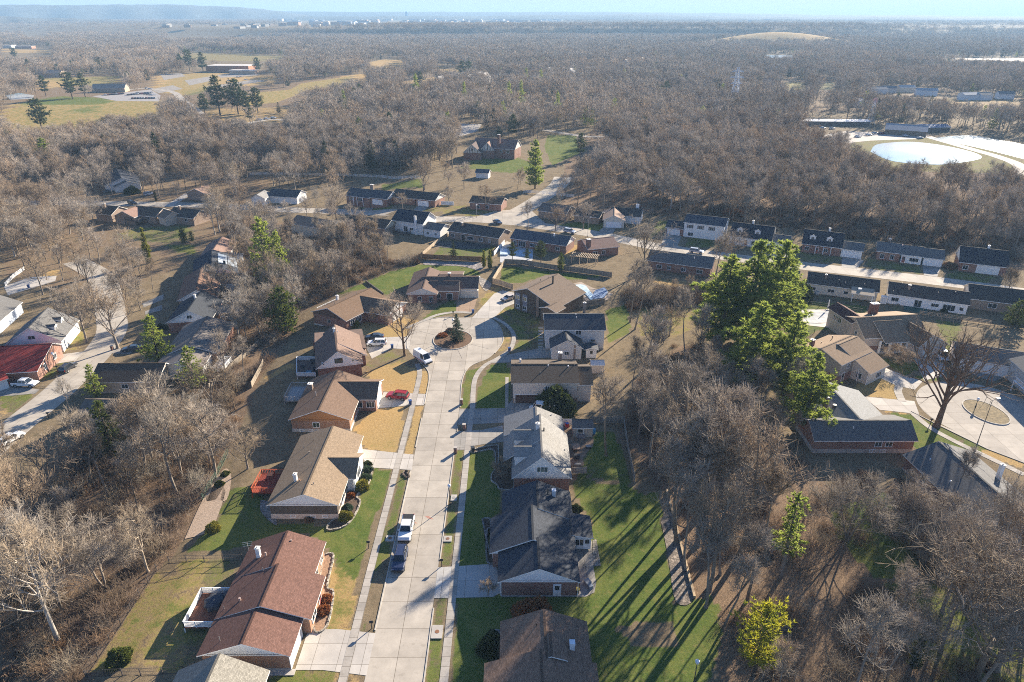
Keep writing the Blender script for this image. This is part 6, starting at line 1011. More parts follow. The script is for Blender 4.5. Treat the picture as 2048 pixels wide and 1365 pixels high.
def car_meshes(kind):
    prof, (gr, gf, rr_, rf_, zb, zr), wd, wx, wr = SHAPES[kind]; h = wd / 2; body = MB(); n = len(prof); cx = 0; sl_ = [(-h, .93, .05), (-h + .12, 1, 0), (h - .12, 1, 0), (h, .93, .05)]
    rings = [[(x * k + 0, y, z - (d if z > .8 else 0)) for x, z in prof] for y, k, d in sl_]
    for a in range(3):
        for i in range(n): j = (i + 1) % n; body.poly([rings[a][i], rings[a][j], rings[a + 1][j], rings[a + 1][i]][::-1])
    body.poly(rings[0]); body.poly(rings[3][::-1])
    for x in (prof[0][0] - .04, prof[-1][0] - .06): body.box((x + .05, 0, .42), (.14, wd * .92, .28), 0, 1)
    for x in wx:
        for s in (-1, 1): body.tube((x, s * (h - .02), wr), (x, s * (h + .012), wr), wr * 1.16, n=14, mi=1)
    hb, ht = h - .1, h - .3; q = lambda x, y, z: (x, y, z); g = MB(); B_ = [q(gr, -hb, zb), q(gf, -hb, zb), q(gf, hb, zb), q(gr, hb, zb)]; T_ = [q(rr_, -ht, zr - .05), q(rf_, -ht, zr - .05), q(rf_, ht, zr - .05), q(rr_, ht, zr - .05)]
    for i in range(4): j = (i + 1) % 4; g.poly([B_[i], B_[j], T_[j], T_[i]])
    roof = MB(); e = .05; roof.prism([(rr_ - e, -ht - e), (rf_ + e, -ht - e), (rf_ + e, ht + e), (rr_ - e, ht + e)], zr - .07, zr)
    fr_ = [0, .36, .68, 1] if kind != "pickup" else [0, .5, 1]
    for s in (-1, 1):
        for f in fr_:
            b0 = (gr + (gf - gr) * f, s * (hb + .01), zb); t0 = (rr_ + (rf_ - rr_) * f, s * (ht + .01), zr - .04); roof.tube(b0, t0, .05, n=5)
    if kind == "van":
        for s in (-1, 1): roof.poly([(gr, s * (hb + .03), zb), (gr + (gf - gr) * .68, s * (hb + .03), zb), (rr_ + (rf_ - rr_) * .72, s * (ht + .03), zr - .05), (rr_, s * (ht + .03), zr - .05)][::-s]); roof.box((-.2, s * (h - .04), .62), (4.2, .1, .2), 0, 2)
        roof.poly([(gr - .03, hb, zb), (gr - .03, -hb, zb), (rr_ - .03, -ht, zr - .05), (rr_ - .03, ht, zr - .05)])
    if kind == "suv":
        for s in (-1, 1): roof.tube((rr_ + .2, s * (ht - .05), zr + .04), (rf_ - .2, s * (ht - .05), zr + .04), .025, n=5, mi=1)
    if kind == "pickup": roof.box((-1.98, 0, 1.17), (1.75, wd * .84, .05), 0, 1); roof.box((-1.98, 0, 1.2), (1.6, .06, .03), 0, 1)
    for s in (-1, 1): roof.box((gf - .35, s * (h + .08), zb - .02), (.18, .2, .16), 0, 0)
    return body, g, roof, wx, wr, h, prof
VEH = {}
def vehicle(kind, col, f, a, b, label, cat=None, name=None, group=None, at=None):
    if at: x, y, hd = at
    else: (x0, y0, _), (x1, y1, _) = f(*a), f(*b); x, y, hd = (x0 + x1) / 2, (y0 + y1) / 2, math.atan2(y1 - y0, x1 - x0)
    if kind not in VEH:
        root = thing("parked_" + kind, (0, 0, 0), label, cat or kind); body, g, roof, wx, wr, h, prof = car_meshes(kind); pm = paint(col)
        body.build("body", [pm, BLKP], root, org=(0, 0, 0)); g.build("windows", GLS, root, org=(0, 0, 0)); roof.build("roof", [pm, BLKP, plain((.3, .03, .03))], root, org=(0, 0, 0))
        for wx_ in wx:
            for s in (-1, 1): t = MB().tube((wx_, s * (h - .2), wr), (wx_, s * (h + .03), wr), wr, n=16).build("wheel", RUB, root, org=(0, 0, 0)); MB().tube((wx_, s * (h + .0), wr), (wx_, s * (h + .045), wr), wr * .62, n=12).build("rim", RIM, t, org=(0, 0, 0))
        for s in (-1, 1): MB().box((prof[-2][0] - .06, s * (h - .28), prof[-2][1] - .14), (.12, .4, .16)).build("headlight", HLT, root, org=(0, 0, 0)); MB().box((prof[1][0] + .04, s * (h - .16), prof[1][1] - .16), (.1, .2, .3)).build("taillight", TLT, root, org=(0, 0, 0))
        VEH[kind] = root; v = root
    else: v = dup(VEH[kind], (0, 0, 0), 0, label, group)
    v["label"] = label; v["category"] = cat or kind
    if group: v["group"] = group
    recolour(v, "body", paint(col)); recolour(v, "roof", paint(col)); v.location = (x, y, hgt(x, y) + .035); v.rotation_euler = (0, 0, hd); BLOCK.append(np.array([(x - 2, y - 2), (x + 2, y - 2), (x + 2, y + 2), (x - 2, y + 2)])); return v
WHT, NVY, SIL, BLK, RED_ = (.75, .75, .74), (.03, .04, .085), (.42, .43, .45), (.022, .022, .026), (.33, .02, .025)
vehicle("pickup", WHT, None, 0, 0, "white pickup with grey bed cover parked at the kerb of the main street", at=(-16.9, 85.6, R(-90.5))); vehicle("suv", NVY, None, 0, 0, "dark blue car parked nose to tail in front of the white pickup", "car", at=(-16.95, 78.8, R(-91)))
vehicle("suv", RED_, f3, (1268, 905), (1125, 890), "red hatchback standing in the brick house driveway", "car"); vehicle("suv", WHT, f3, (1108, 495), (968, 497), "white car with dark wheels parked in front of the white gable house", "car"); vehicle("sedan", (.03, .035, .04), f3, (1085, 445), (955, 450), "black car parked alongside the white one before the gable house", "car"); vehicle("van", WHT, f3, (1345, 590), (1432, 645), "white delivery van with red side stripe at the turning circle")
vehicle("sedan", (.6, .5, .42), f4, (480, 140), (405, 165), "pale beige car in the driveway of the dark two storey gable house", "car"); vehicle("van", WHT, f4, (770, 1015), (625, 1005), "white van showing above the roof ridge of the grey cape house"); vehicle("pickup", WHT, f10, (110, 500), (285, 505), "white pickup in a driveway on the left street"); vehicle("suv", BLK, f10, (480, 410), (560, 350), "black car parked at the edge of the left street", "car")
vehicle("suv", (.12, .125, .13), f10, (355, 305), (230, 310), "dark grey car before the porch of the red roofed house", "car"); vehicle("sedan", (.04, .06, .08), f10, (1050, 228), (955, 238), "dark car half under the chocolate bungalow roof", "car"); vehicle("suv", WHT, f10, (20, 960), (165, 880), "white car behind twigs at the left edge of the picture", "car"); vehicle("sedan", (.03, .05, .09), f5, (1845, 430), (1910, 460), "navy car turning at the road junction", "car")
vehicle("suv", (.6, .63, .65), f6, (490, 510), (570, 525), "silver car parked on the street past the blue roofed ranch", "car"); vehicle("suv", WHT, f9, (1100, 275), (1165, 262), "white car on the shady verge of the far left street", "car"); vehicle("sedan", (.06, .08, .1), f9, (780, 255), (860, 245), "dark car beside the navy roofed house upper left", "car"); vehicle("suv", BLK, f9, (975, 330), (1035, 345), "black car on the bright road above the long dark ranch", "car"); vehicle("pickup", (.03, .03, .03), f6, (15, 270), (10, 330), "black pickup near the bend of the side road"); vehicle("van", WHT, f8, (1340, 535), (1385, 590), "white van in the drive below the garage of the large tan house"); vehicle("suv", (.5, .52, .53), h8, (700, 770), (950, 800), "silver car parked behind the slate ranch", "car")
# small far cars as one mesh each
body, g, roof, wx, wr, h_, prof = car_meshes("sedan"); mm = MB(); 
for src, off in ((body, 0), (g, 2), (roof, 0)):
    i0 = len(mm.v); mm.v += src.v; mm.f += [tuple(i + i0 for i in q) for q in src.f]; mm.m += [(m if m < 2 else 0) + off if off == 0 else 2 for m in src.m]
for w_ in wx:
    for s in (-1, 1): mm.tube((w_, s * (h_ - .2), wr), (w_, s * (h_ + .03), wr), wr, n=8, mi=1)
farcar = {}
def far_car(x, y, rz, c, label, group):
    if c not in farcar: o = mm.build("parked_car", [paint(c), BLKP, GLS], None, org=(0, 0, 0)); farcar[c] = o.data
    else: o = link(bpy.data.objects.new("parked_car", farcar[c]))
    o.location = (x, y, hgt(x, y) + .06); o.rotation_euler = (0, 0, rz); tag(o, label, "car", group)
cs = [(.7, .7, .7), (.05, .05, .06), (.3, .32, .34), (.25, .03, .03), (.04, .06, .14)]
for r_, (a, b_, n) in enumerate((((610, 560), (725, 552), 9), ((745, 560), (890, 545), 9), ((800, 548), (905, 560), 7), ((770, 580), (915, 578), 9))):
    p, q = np.array(f13(*a)[:2]), np.array(f13(*b_)[:2])
    for i in range(n): t = (i + .5) / n; x, y = p + (q - p) * t; far_car(x, y, math.atan2(*(q - p)[::-1]) + 1.57, cs[(i * 3 + r_) % 5], "parked car in the crowded car park by the golf clubhouse", "cars in the clubhouse car park")
for a in ((950, 440), (975, 438), (1340, 475), (1390, 455), (1410, 453), (1440, 470), (860, 520), (880, 524)): x, y, _ = f13(*a); far_car(x, y, .4, cs[int(a[0]) % 5], "car parked on the pale lots below the large school building", "cars by the school building")
for a in ((1075, 805), (1140, 795), (1175, 785), (1213, 787), (1355, 800), (870, 755), (925, 757), (1440, 812)): x, y, _ = f15(*a); far_car(x, y, .3, cs[int(a[0]) % 5], "car parked near the ponds and pavilion", "cars parked by the ponds")
for a in ((1520, 705), (1560, 700), (1600, 695)): x, y, _ = f13(*a); far_car(x, y, .2, cs[int(a[0]) % 5], "car parked by the white house behind the left pines", "cars by the white house in the pines")
# ================================================================ SMALL THINGS
def base(f, px): x, y, z = f(*px); return x, y, z
BIN = None
def bin_(f, px, col, label, rz=.3):
    global BIN
    x, y, z = f(*px)
    if BIN is None:
        BIN = thing("wheelie_bin", (0, 0, 0), label, "bin"); mb = MB(); b0 = [(-.24, -.28, .08), (.24, -.28, .08), (.24, .28, .08), (-.24, .28, .08)]; t0 = [(-.3, -.36, 1.0), (.3, -.36, 1.0), (.3, .36, 1.0), (-.3, .36, 1.0)]
        for i in range(4): j = (i + 1) % 4; mb.poly([b0[i], b0[j], t0[j], t0[i]])
        mb.poly(b0[::-1]); mb.build("body", plain(col, .5), BIN, org=(0, 0, 0)); MB().prism([(-.34, -.4), (.34, -.4), (.34, .4), (-.34, .4)], 1.0, 1.08).tube((-.3, .42, 1.0), (.3, .42, 1.0), .035).build("lid", plain(col, .5), BIN, org=(0, 0, 0))
        for s in (-1, 1): MB().tube((s * .25, .28, .12), (s * .31, .28, .12), .12, n=10).build("wheel", RUB, BIN, org=(0, 0, 0))
        o = BIN
    else: o = dup(BIN, (0, 0, 0), 0, label)
    o["label"] = label; o.location = (x, y, z + .04); o.rotation_euler = (0, 0, rz); recolour(o, "body", plain(col, .5)); recolour(o, "lid", plain(col, .5))
BL = (.03, .07, .2)
bin_(f3, (1292, 948), BL, "blue bin on the sidewalk by the red car"); bin_(f3, (1155, 522), BL, "blue bin at the drive of the white gable house"); bin_(f5, (1692, 1128), BL, "blue bin at the top of the turning circle"); bin_(f4, (450, 545), BL, "blue bin on the sidewalk before the charcoal garage"); bin_(g2, (1118, 20), (.03, .035, .04), "dark bin beside the drive of the grey cape house")
bin_(h5, (330, 550), BL, "dark blue bin in the road of the upper left street"); 
for i, (px, c, lab) in enumerate((((895, 1205), (.02, .02, .02), "black bin at the left of the row by the brick wall"), ((948, 1205), (.05, .05, .055), "bin with pale lid in the row by the brick wall"), ((995, 1200), (.03, .025, .02), "brown black bin in the row by the brick wall"), ((1040, 1205), (.02, .022, .02), "bin with yellow bag at the right of the row by the wall"))):
    x, y, z = g3(*px); o = MB().tube((x, y, .05), (x, y, .85), .3, .36, 14).build("dustbin", plain(c, .5), None, org=(x, y, 0)); tag(o, lab, "bin"); MB().tube((x, y, .85), (x, y, .93), .38, .34, 14).build("lid", plain((.5, .5, .5) if i == 1 else (.4, .33, .05) if i == 3 else c, .5), o)
def mailbox(f, px, label, brick_=False, h=1.1, rz=0):
    x, y, z = f(*px); t = thing("mailbox", (x, y, z), label, "mailbox")
    if brick_: MB().box((x, y, z), (.55, .55, 1.2), rz).build("pillar", BR2, t); MB().box((x, y, z + 1.2), (.65, .65, .1), rz).build("cap", plain((.4, .36, .32)), t); MB().box((x - .2, y, z + .8), (.3, .26, .24), rz).build("box", BLKP, t)
    else: MB().box((x, y, z), (.1, .1, h), rz).build("post", wood((.06, .05, .045)), t); MB().box((x, y, z + h), (.5, .22, .2), rz).tube((x - .25 * math.cos(rz), y - .25 * math.sin(rz), z + h + .2), (x + .25 * math.cos(rz), y + .25 * math.sin(rz), z + h + .2), .11).build("box", BLKP, t)
mailbox(g2, (517, 245), "dark post mailbox in a round mulch bed by the tan house drive"); mailbox(g2, (835, 1060), "black mailbox at the corner of the charcoal house drive"); mailbox(f1, (1092, 1075), "rusty post mailbox on the verge beside the maroon house drive"); mailbox(f4, (88, 945), "red brick mailbox pillar before the split level house", True); mailbox(f4, (42, 1312), "red brick mailbox pillar at the grey cape house drive", True); mailbox(f1, (1075, 640), "fallen looking dark post lamp on the tan house lawn"); mailbox(h2, (1185, 405), "post mailbox on the verge beside the huge bare tree"); mailbox(f4, (108, 1135), "small brick mailbox between two right-hand drives", True); mailbox(h5, (1280, 1255), "brick mailbox pillar beside the forked tree on the left street", True); mailbox(f3, (1618, 275), "thin dark mailbox on the grass above the turning circle"); mailbox(f10, (440, 390), "mailbox beside the left street near the black car"); mailbox(f10, (370, 745), "small mailbox on the shaded left kerb lower down")
def lamp(f, px, h, label, globe=True, arm=0, c=(.05, .05, .05)):
    x, y, z = f(*px); t = thing("street_lamp", (x, y, z), label, "street lamp"); MB().tube((x, y, z - .2), (x, y, z + .5), .13, .1).tube((x, y, z + .5), (x, y, z + h), .075, .05).build("pole", plain(c, .6), t)
    if arm: MB().tube((x, y, z + h), (x + arm, y + .3, z + h + .35), .045).build("arm", plain(c, .6), t); MB().box((x + arm, y + .3, z + h + .25), (.7, .3, .16)).build("lamp_head", plain((.6, .6, .6), .4), t)
    else: MB().tube((x, y, z + h), (x, y, z + h + .12), .2, .2).tube((x, y, z + h + .12), (x, y, z + h + .42), .26, .3).tube((x, y, z + h + .42), (x, y, z + h + .6), .3, .08).build("lamp_head", plain((.72, .73, .74), .3), t)
lamp(g2, (910, 495), 3.6, "street lamp with round white head leaning shadow over the main street"); lamp(h4, (1572, 880), 4.2, "pole lamp standing in the planted turning island"); lamp(f12, (238, 1365), 3.4, "white headed garden lamp at the bottom of the back lawn"); lamp(h2, (1615, 575), 9.5, "tall thin street lamp on the verge of the right-hand court", arm=1.2, c=(.14, .12, .1)); lamp(h2, (1598, 245), 1.6, "short stump lamp on the island of the right-hand court"); lamp(f6, (665, 545), 7, "slim street light at the corner by the silver car", arm=.8, c=(.3, .3, .3)); lamp(f10, (440, 390), 4.5, "black lamp post with square head beside the left street"); lamp(f5, (1720, 400), 5, "street lamp on the verge by the road junction", c=(.3, .3, .3))
def slab(f, px, label, w_=1.3, d_=1.3, disc=(.2, .1, .06)):
    x, y, z = f(*px); t = thing("storm_drain", (x, y, z), label, "storm drain"); MB().box((x, y, z), (w_, d_, .14)).build("slab", concrete((.46, .42, .37), old=.3), t); MB().tube((x, y, z + .14), (x, y, z + .16), .3, n=16).build("manhole_cover", plain(disc, .7), t)
slab(f2, (312, 592), "concrete inlet slab on the right verge beside the navy car"); slab(g2, (365, 810), "concrete inlet slab on the left verge beside the navy car"); slab(f2, (255, 1095), "concrete inlet slab with rusty cover on the lower right verge", 1.5, 2.2, (.22, .1, .05)); slab(g2, (945, 440), "pale utility slab by the street lamp", 1.0, 1.6, (.3, .28, .25))
# orange utility marks sprayed on the road
om = plain((.5, .17, .1), .9, .5, scale=9); mb = MB()
for k in range(5): x, y, _ = g2(700 + k * 9, 605 + k * 6); mb.poly([(x - .35, y - .05, .0262), (x + .45, y - .12, .0262), (x + .45, y - .04, .0262), (x - .35, y + .03, .0262)])
for k in range(4): x, y, _ = g2(572 + k * 8, 655 + k * 4); mb.poly([(x - .25, y - .05, .0262), (x + .3, y - .1, .0262), (x + .3, y - .03, .0262), (x - .25, y + .02, .0262)])
tag(mb.build("road_marks", om), kind="structure")
# fences
def fence(name, label, pts, h, style, mat, sp=2.4, cat="fence"):
    t = thing(name, (pts[0][0], pts[0][1], hgt(*pts[0])), label, cat); pn, po = MB(), MB()
    for i in range(len(pts) - 1):
        a, b = np.array(pts[i], float), np.array(pts[i + 1], float); L = np.linalg.norm(b - a); d = (b - a) / L; n = max(1, int(round(L / sp))); rz = math.atan2(d[1], d[0])
        for k in range(n):
            p, q = a + d * L * k / n, a + d * L * (k + 1) / n; z0, z1 = hgt(*p), hgt(*q); m = (p + q) / 2; l = L / n; dz = z1 - z0
            up = lambda o, hh, zz, th: pn.obox((o[0] - d[1] * -th / 2, o[1] + d[0] * -th / 2, z0 + zz), (*(d * l), dz), (-d[1] * th, d[0] * th, 0), (0, 0, hh))
            if style == "board": up(p, h - .1, .06, .05); up(p - np.array((-d[1], d[0])) * .05, .1, h * .3, .05); up(p - np.array((-d[1], d[0])) * .05, .1, h * .75, .05)
            elif style == "rail": [up(p, .14, h * f, .05) for f in (.25, .55, .85)]
            elif style == "picket":
                up(p, .08, h * .2, .04); up(p, .08, h * .8, .04); nn = int(l / .3)
                for j in range(nn): e = p + d * l * (j + .5) / nn; pn.box((e[0], e[1], z0 + dz * j / nn + .05), (.16, .03, h - .1), rz)
            elif style == "wire":
                for f in (.04, .5, .97): up(p, .035, h * f, .035)
                for j in range(10): e = p + d * l * (j + .5) / 10; pn.box((e[0], e[1], z0 + dz * (j + .5) / 10), (.012, .012, h), rz)
            elif style == "wall": up(p, h, -.1, .35)
            if style != "wall": MB().box((p[0], p[1], z0 - .1), (.1, .1, h + .15), rz).build("post", mat, t)
    if style != "wall": MB().box((b[0], b[1], hgt(*b) - .1), (.1, .1, h + .15), rz).build("post", mat, t)
    pn.build("panel", mat, t)
    return t
GW_ = wood((.3, .25, .19)); TW = wood((.42, .33, .23)); BW_ = wood((.28, .16, .08)); DKW = plain((.07, .06, .055), .7); GRN = plain((.1, .16, .11), .7)
fence("wire_fence", "dark wire fence along the foot of the maroon house's back garden", W(f11, (610, 1330), (860, 960), (1110, 570)), 1.2, "wire", DKW); fence("wire_fence", "dark wire fence between the maroon and tan house gardens", W(f11, (1200, 515), (1450, 510), (1720, 500)), 1.2, "wire", DKW); fence("wire_fence", "dark wire fence across the bottom of the left garden", W(f11, (620, 1330), (1000, 1315), (1310, 1300)), 1.2, "wire", DKW)
fence("garden_fence", "faded green fence above the gravel bank", W(f10, (1540, 1365), (1640, 1200), (1730, 1020)), 1.3, "wire", GRN, 2.0); fence("privacy_fence", "weathered board fence at the back of the brown roofed houses", W(f3, (90, 820), (170, 670), (180, 640)), 1.6, "board", GW_)
fence("wood_fence", "long grey board fence behind the far left brick houses", W(f10, (1590, 530), (1780, 350), (1972, 190)), 1.6, "board", GW_); fence("privacy_fence", "tan board fence from the drive to the corner beside the dark gable house", W(h3, (310, 545), (150, 490), (35, 460), (110, 330), (200, 200)), 1.8, "board", TW); fence("privacy_fence", "long grey board fence across the back of the green lawn", W(h3, (200, 195), (450, 205), (880, 275), (1100, 300), (1500, 355), (1660, 380)), 1.8, "board", GW_)
fence("privacy_fence", "grey board fence between the dark gable house and the white house", W(h3, (955, 800), (1150, 800), (1330, 770), (1560, 740)), 1.7, "board", wood((.22, .19, .16))); fence("privacy_fence", "orange brown board fence behind the sloping green lawn", W(f5, (1280, 712), (1500, 725), (1760, 735)), 1.8, "board", BW_); fence("rail_fence", "long white rail fence across the upper left middle distance", W(f5, (0, 80), (240, 78), (500, 85), (760, 90), (1000, 100), (1290, 108)), 1.5, "rail", WHITE(), 3); fence("rail_fence", "white rail fence behind the tall feathery pine", W(f6, (180, 215), (330, 225), (560, 250)), 1.5, "rail", WHITE(), 3)
fence("privacy_fence", "white panel fence beside the twin ranch", W(f5, (1450, 305), (1545, 308)), 1.7, "board", WHITE()); fence("picket_fence", "pale fence along the garden path of the white navy roofed house", W(f5, (1310, 690), (1400, 610), (1500, 540)), 1.4, "board", TW); fence("chain_fence", "dark post fence round the covered pool lawn", W(f8, (205, 290), (300, 360), (370, 415), (460, 385)), 1.2, "wire", DKW); fence("chain_fence", "low wire fence between the pool lawn and the cream ranch", W(f8, (380, 175), (560, 200), (800, 235)), 1.2, "wire", DKW)
fence("gate_fence", "grey plank gate beside the grey cape house patio", W(g5, (1050, 950), (1235, 945)), 1.5, "board", wood((.36, .31, .26))); fence("rail_fence", "white rail fence between the cape house roof and the garden shed", W(g5, (930, 325), (1045, 325)), 1.5, "board", WHITE()); fence("privacy_fence", "grey board fence on the wood side of the cape house yard", W(g5, (1300, 300), (1710, 300), (1760, 640), (1850, 1060)), 1.6, "board", wood((.27, .24, .2))); fence("rail_fence", "pale rail fence behind the tan house garden on the right", W(h7, (560, 400), (860, 440), (1370, 510)), 1.3, "rail", TW); fence("wire_fence", "wire fence at the edge of the back hedge", W(f6, (1100, 850), (1350, 890), (1610, 930)), 1.3, "wire", DKW)
fence("timber_edging", "long pale timber on top of the rock bed beside the back lawn", W(f12, (90, 330), (170, 640), (240, 910)), .5, "wall", wood((.45, .33, .2)), 5, "edging")
fence("picket_fence", "white picket fence at the upper left street corner", W(h5, (65, 530), (160, 430), (280, 345)), 1.3, "picket", WHITE()); fence("retaining_wall", "low dark retaining wall beside the green side lawn", W(f5, (880, 890), (1010, 985)), .7, "wall", stone((.14, .12, .1)), 3, "wall"); fence("picket_fence", "white slat railing lower left on the left street", W(f10, (0, 510), (90, 405)), 1.2, "picket", WHITE()); fence("white_fence", "white vinyl fence beside the icy patio", W(f5, (1850, 690), (1930, 600)), 1.6, "board", WHITE())
# beds and edging
def bed(f, pts, label, mat=None, edge=True, ec=(.42, .37, .3)):
    poly = [tuple(q) for q in smooth_line(W(f, *pts, pts[0]), 4)][:-1]; t = thing("planting_bed", (*poly[0], 0), label, "planting bed"); c = np.mean(poly, 0); MB().poly([(x, y, hgt(x, y) + .06) for x, y in (poly if sum(poly[k - 1][0] * poly[k][1] - poly[k][0] * poly[k - 1][1] for k in range(len(poly))) > 0 else poly[::-1])]).build("mulch", mat or plain((.1, .066, .045), .95, .5, scale=4), t); BLOCK.append(np.array(poly))
    if edge:
        mb = MB(); n = len(poly)
        for i in range(n):
            a, b = np.array(poly[i]), np.array(poly[(i + 1) % n]); L = np.linalg.norm(b - a); d = (b - a) / (L + 1e-9); k = max(1, int(L / .4))
            for j in range(k): e = a + d * L * (j + .5) / k; mb.box((e[0], e[1], hgt(*e) - .02), (L / k * .95, .25, .2 + .06 * ((j + i) % 2)), math.atan2(d[1], d[0]))
        mb.build("stone_edging", stone(ec, .4), t)
bed(f1, ((830, 680), (885, 680), (850, 850), (885, 880), (850, 1060), (775, 1060)), "narrow stone edged bed along the front of the maroon roofed house", plain((.3, .19, .12), .95, .4, scale=4)); bed(f1, ((1040, 170), (1090, 205), (1075, 290), (1010, 360), (1030, 390), (990, 480), (930, 530), (850, 540), (880, 490), (920, 470), (930, 380), (960, 330), (1040, 300)), "curving mulch bed with clipped shrubs before the tan roofed house"); bed(g3, ((120, 485), (190, 480), (200, 570), (165, 600), (165, 890), (240, 905), (235, 800), (190, 800)), "long narrow edged bed before the charcoal roofed house", ec=(.3, .27, .24)); bed(g5, ((20, 960), (80, 900), (270, 860), (300, 1130), (130, 1150), (90, 1090), (20, 1040)), "stone walled bed with a leafless tree before the cape house"); bed(f2, ((440, 110), (570, 85), (585, 100), (585, 180), (570, 190), (560, 110), (450, 125)), "strip bed with stone edge along the cape house drive"); bed(g4, ((250, 560), (300, 530), (375, 540), (380, 670), (270, 670)), "half round stone edged bed at the brown shingle house", ec=(.36, .34, .32)); bed(g2, ((480, 225), (520, 260), (540, 240), (500, 200)), "small round mulch bed holding a mailbox", ec=(.2, .15, .12))
bed(f10, ((1640, 1365), (1560, 1365), (1660, 1180), (1720, 1130), (1755, 1200), (1720, 1365)), "pale gravel bank below the green fence", plain((.46, .34, .24), .95, .45, scale=5), False); bed(f11, ((1310, 350), (1480, 0), (1600, -20), (1540, 200), (1480, 300)), "pale gravel bank beside the tan house back lawn", plain((.46, .34, .24), .95, .45, scale=5), False)
bed(f12, ((60, 500), (100, 420), (165, 650), (235, 905), (140, 930), (100, 700)), "bed of loose pale rocks under the long timber", stone((.26, .21, .165), .5), False)
bed(f5, ((1330, 735), (1760, 745), (1740, 800), (1600, 770), (1330, 760)), "rocky shrub bed behind the lawn fence", stone((.3, .26, .24), .6), False); bed(f1, ((490, 380), (540, 400), (580, 510), (545, 500), (490, 440)), "grey gravel patch under the orange deck", stone((.3, .27, .24), .3), False); bed(f5, ((1740, 850), (1830, 900), (1790, 960), (1740, 900)), "pile of rubble beside the cream garage", stone((.34, .3, .26), .5), False); bed(f5, ((1400, 575), (1800, 600), (1840, 625), (1680, 640), (1400, 620)), "rubbly dark garden bed behind the brown roofed ranch", stone((.11, .1, .09), .7), False)
def shrub(kind, f, px, r, label, hz=1.0, group=None, name="shrub"):
    x, y, z = f(*px); o = link(bpy.data.objects.new(name, BUSH[kind])); o.location = (x, y, z); o.scale = (r, r, r * hz); o.rotation_euler = (0, 0, random.uniform(0, 6)); tag(o, label, "shrub", group)
for k, px, r, lab in (("yew", (1068, 190), .75, "dark clipped shrub nearest the tan house porch"), ("blue", (1070, 222), .85, "grey green clipped shrub second along the tan house front"), ("blue", (1058, 268), .95, "blue green round shrub in the middle of the tan house front"), ("gold", (1035, 315), 1.25, "largest yellow green ball shrub before the tan house"), ("blue", (960, 432), .85, "blue grey ball shrub in the front corner bed"), ("gold", (952, 478), 1.1, "bright yellow green ball shrub in the front corner bed"), ("rust", (980, 360), .8, "reddish low shrub between the clipped balls"), ("dead", (750, 490), .7, "brown shrub against the tan house end wall"), ("rust", (838, 925), .95, "upper of two russet shrubs before the maroon house"), ("rust", (825, 985), .95, "lower of two russet shrubs before the maroon house"), ("round", (300, 245), .75, "topmost green ball on the gravel bank"), ("round", (270, 300), .8, "middle green ball on the gravel bank"), ("gold", (235, 540), 1.1, "green box shrub at the bottom of the gravel bank")): shrub(k, f1, px, r, lab)
shrub("yew", f4, (805, 985), 3.6, "big dense evergreen bush by the split level drive", 1.25); shrub("gold", f5, (785, 1225), 1.4, "golden ball shrub at the corner of the angled house", 1.1); shrub("round", f5, (805, 1200), 1.1, "green shrub behind the golden ball"); shrub("rust", f3, (740, 345), 1.6, "rusty leafless bush behind the white gable house roof", .8); shrub("rust", f2, (770, 1010), 2.6, "rusty bush rising behind the brown shingle roof", .75); shrub("yew", f2, (560, 1190), 1.9, "dark bush at the left wall of the brown shingle house"); shrub("round", f2, (545, 1200), 1.0, "lighter bush at the corner of the brown shingle house", 1.2); shrub("yew", f7, (370, 1010), 3.2, "right of two dark round topped evergreens by the pool lawn", 1.45); shrub("yew", f7, (280, 1005), 2.9, "left of two dark round topped evergreens by the pool lawn", 1.5); shrub("dead", f5, (1515, 1265), 1.0, "brown grass clump in the turning island"); shrub("rust", f5, (1460, 1300), 1.3, "russet shrub in the turning island", .6); shrub("yew", f4, (690, 265), .9, "small brown bush beside the white two storey house"); shrub("dead", f5, (1250, 745), 1.6, "straw coloured grass clump at the lawn edge"); shrub("dead", f7, (1490, 770), 2.0, "straw coloured bush beside the navy cape house"); shrub("yew", g3, (1030, 390), 1.0, "low evergreen shrub behind the charcoal roof", .8); shrub("yew", h5, (620, 1175), 1.3, "dark shrub before the red roofed house"); shrub("yew", h5, (500, 1270), 1.5, "dark shrub beside the red roofed porch"); shrub("yew", f9, (1225, 1290), 1.4, "round dark shrub by the black roofed white gable", 1.1); shrub("yew", f9, (1560, 1190), 1.3, "dark shrub right of the black roofed white gable", 1.1); shrub("yew", h6, (370, 385), 3.0, "dark evergreen bush by the navy roofed house upper left", 1.0); shrub("round", f11, (850, 1215), 1.5, "bright green bushy shrub in the lower left lawn", 1.1); shrub("yew", f7, (1110, 1040), .9, "left low dark shrub against the white ranch"); shrub("yew", f7, (1450, 1095), .9, "right low dark shrub against the white ranch"); shrub("rust", h8, (1290, 330), 4.0, "orange leafed bush behind the white dormers", .8, name="bush")
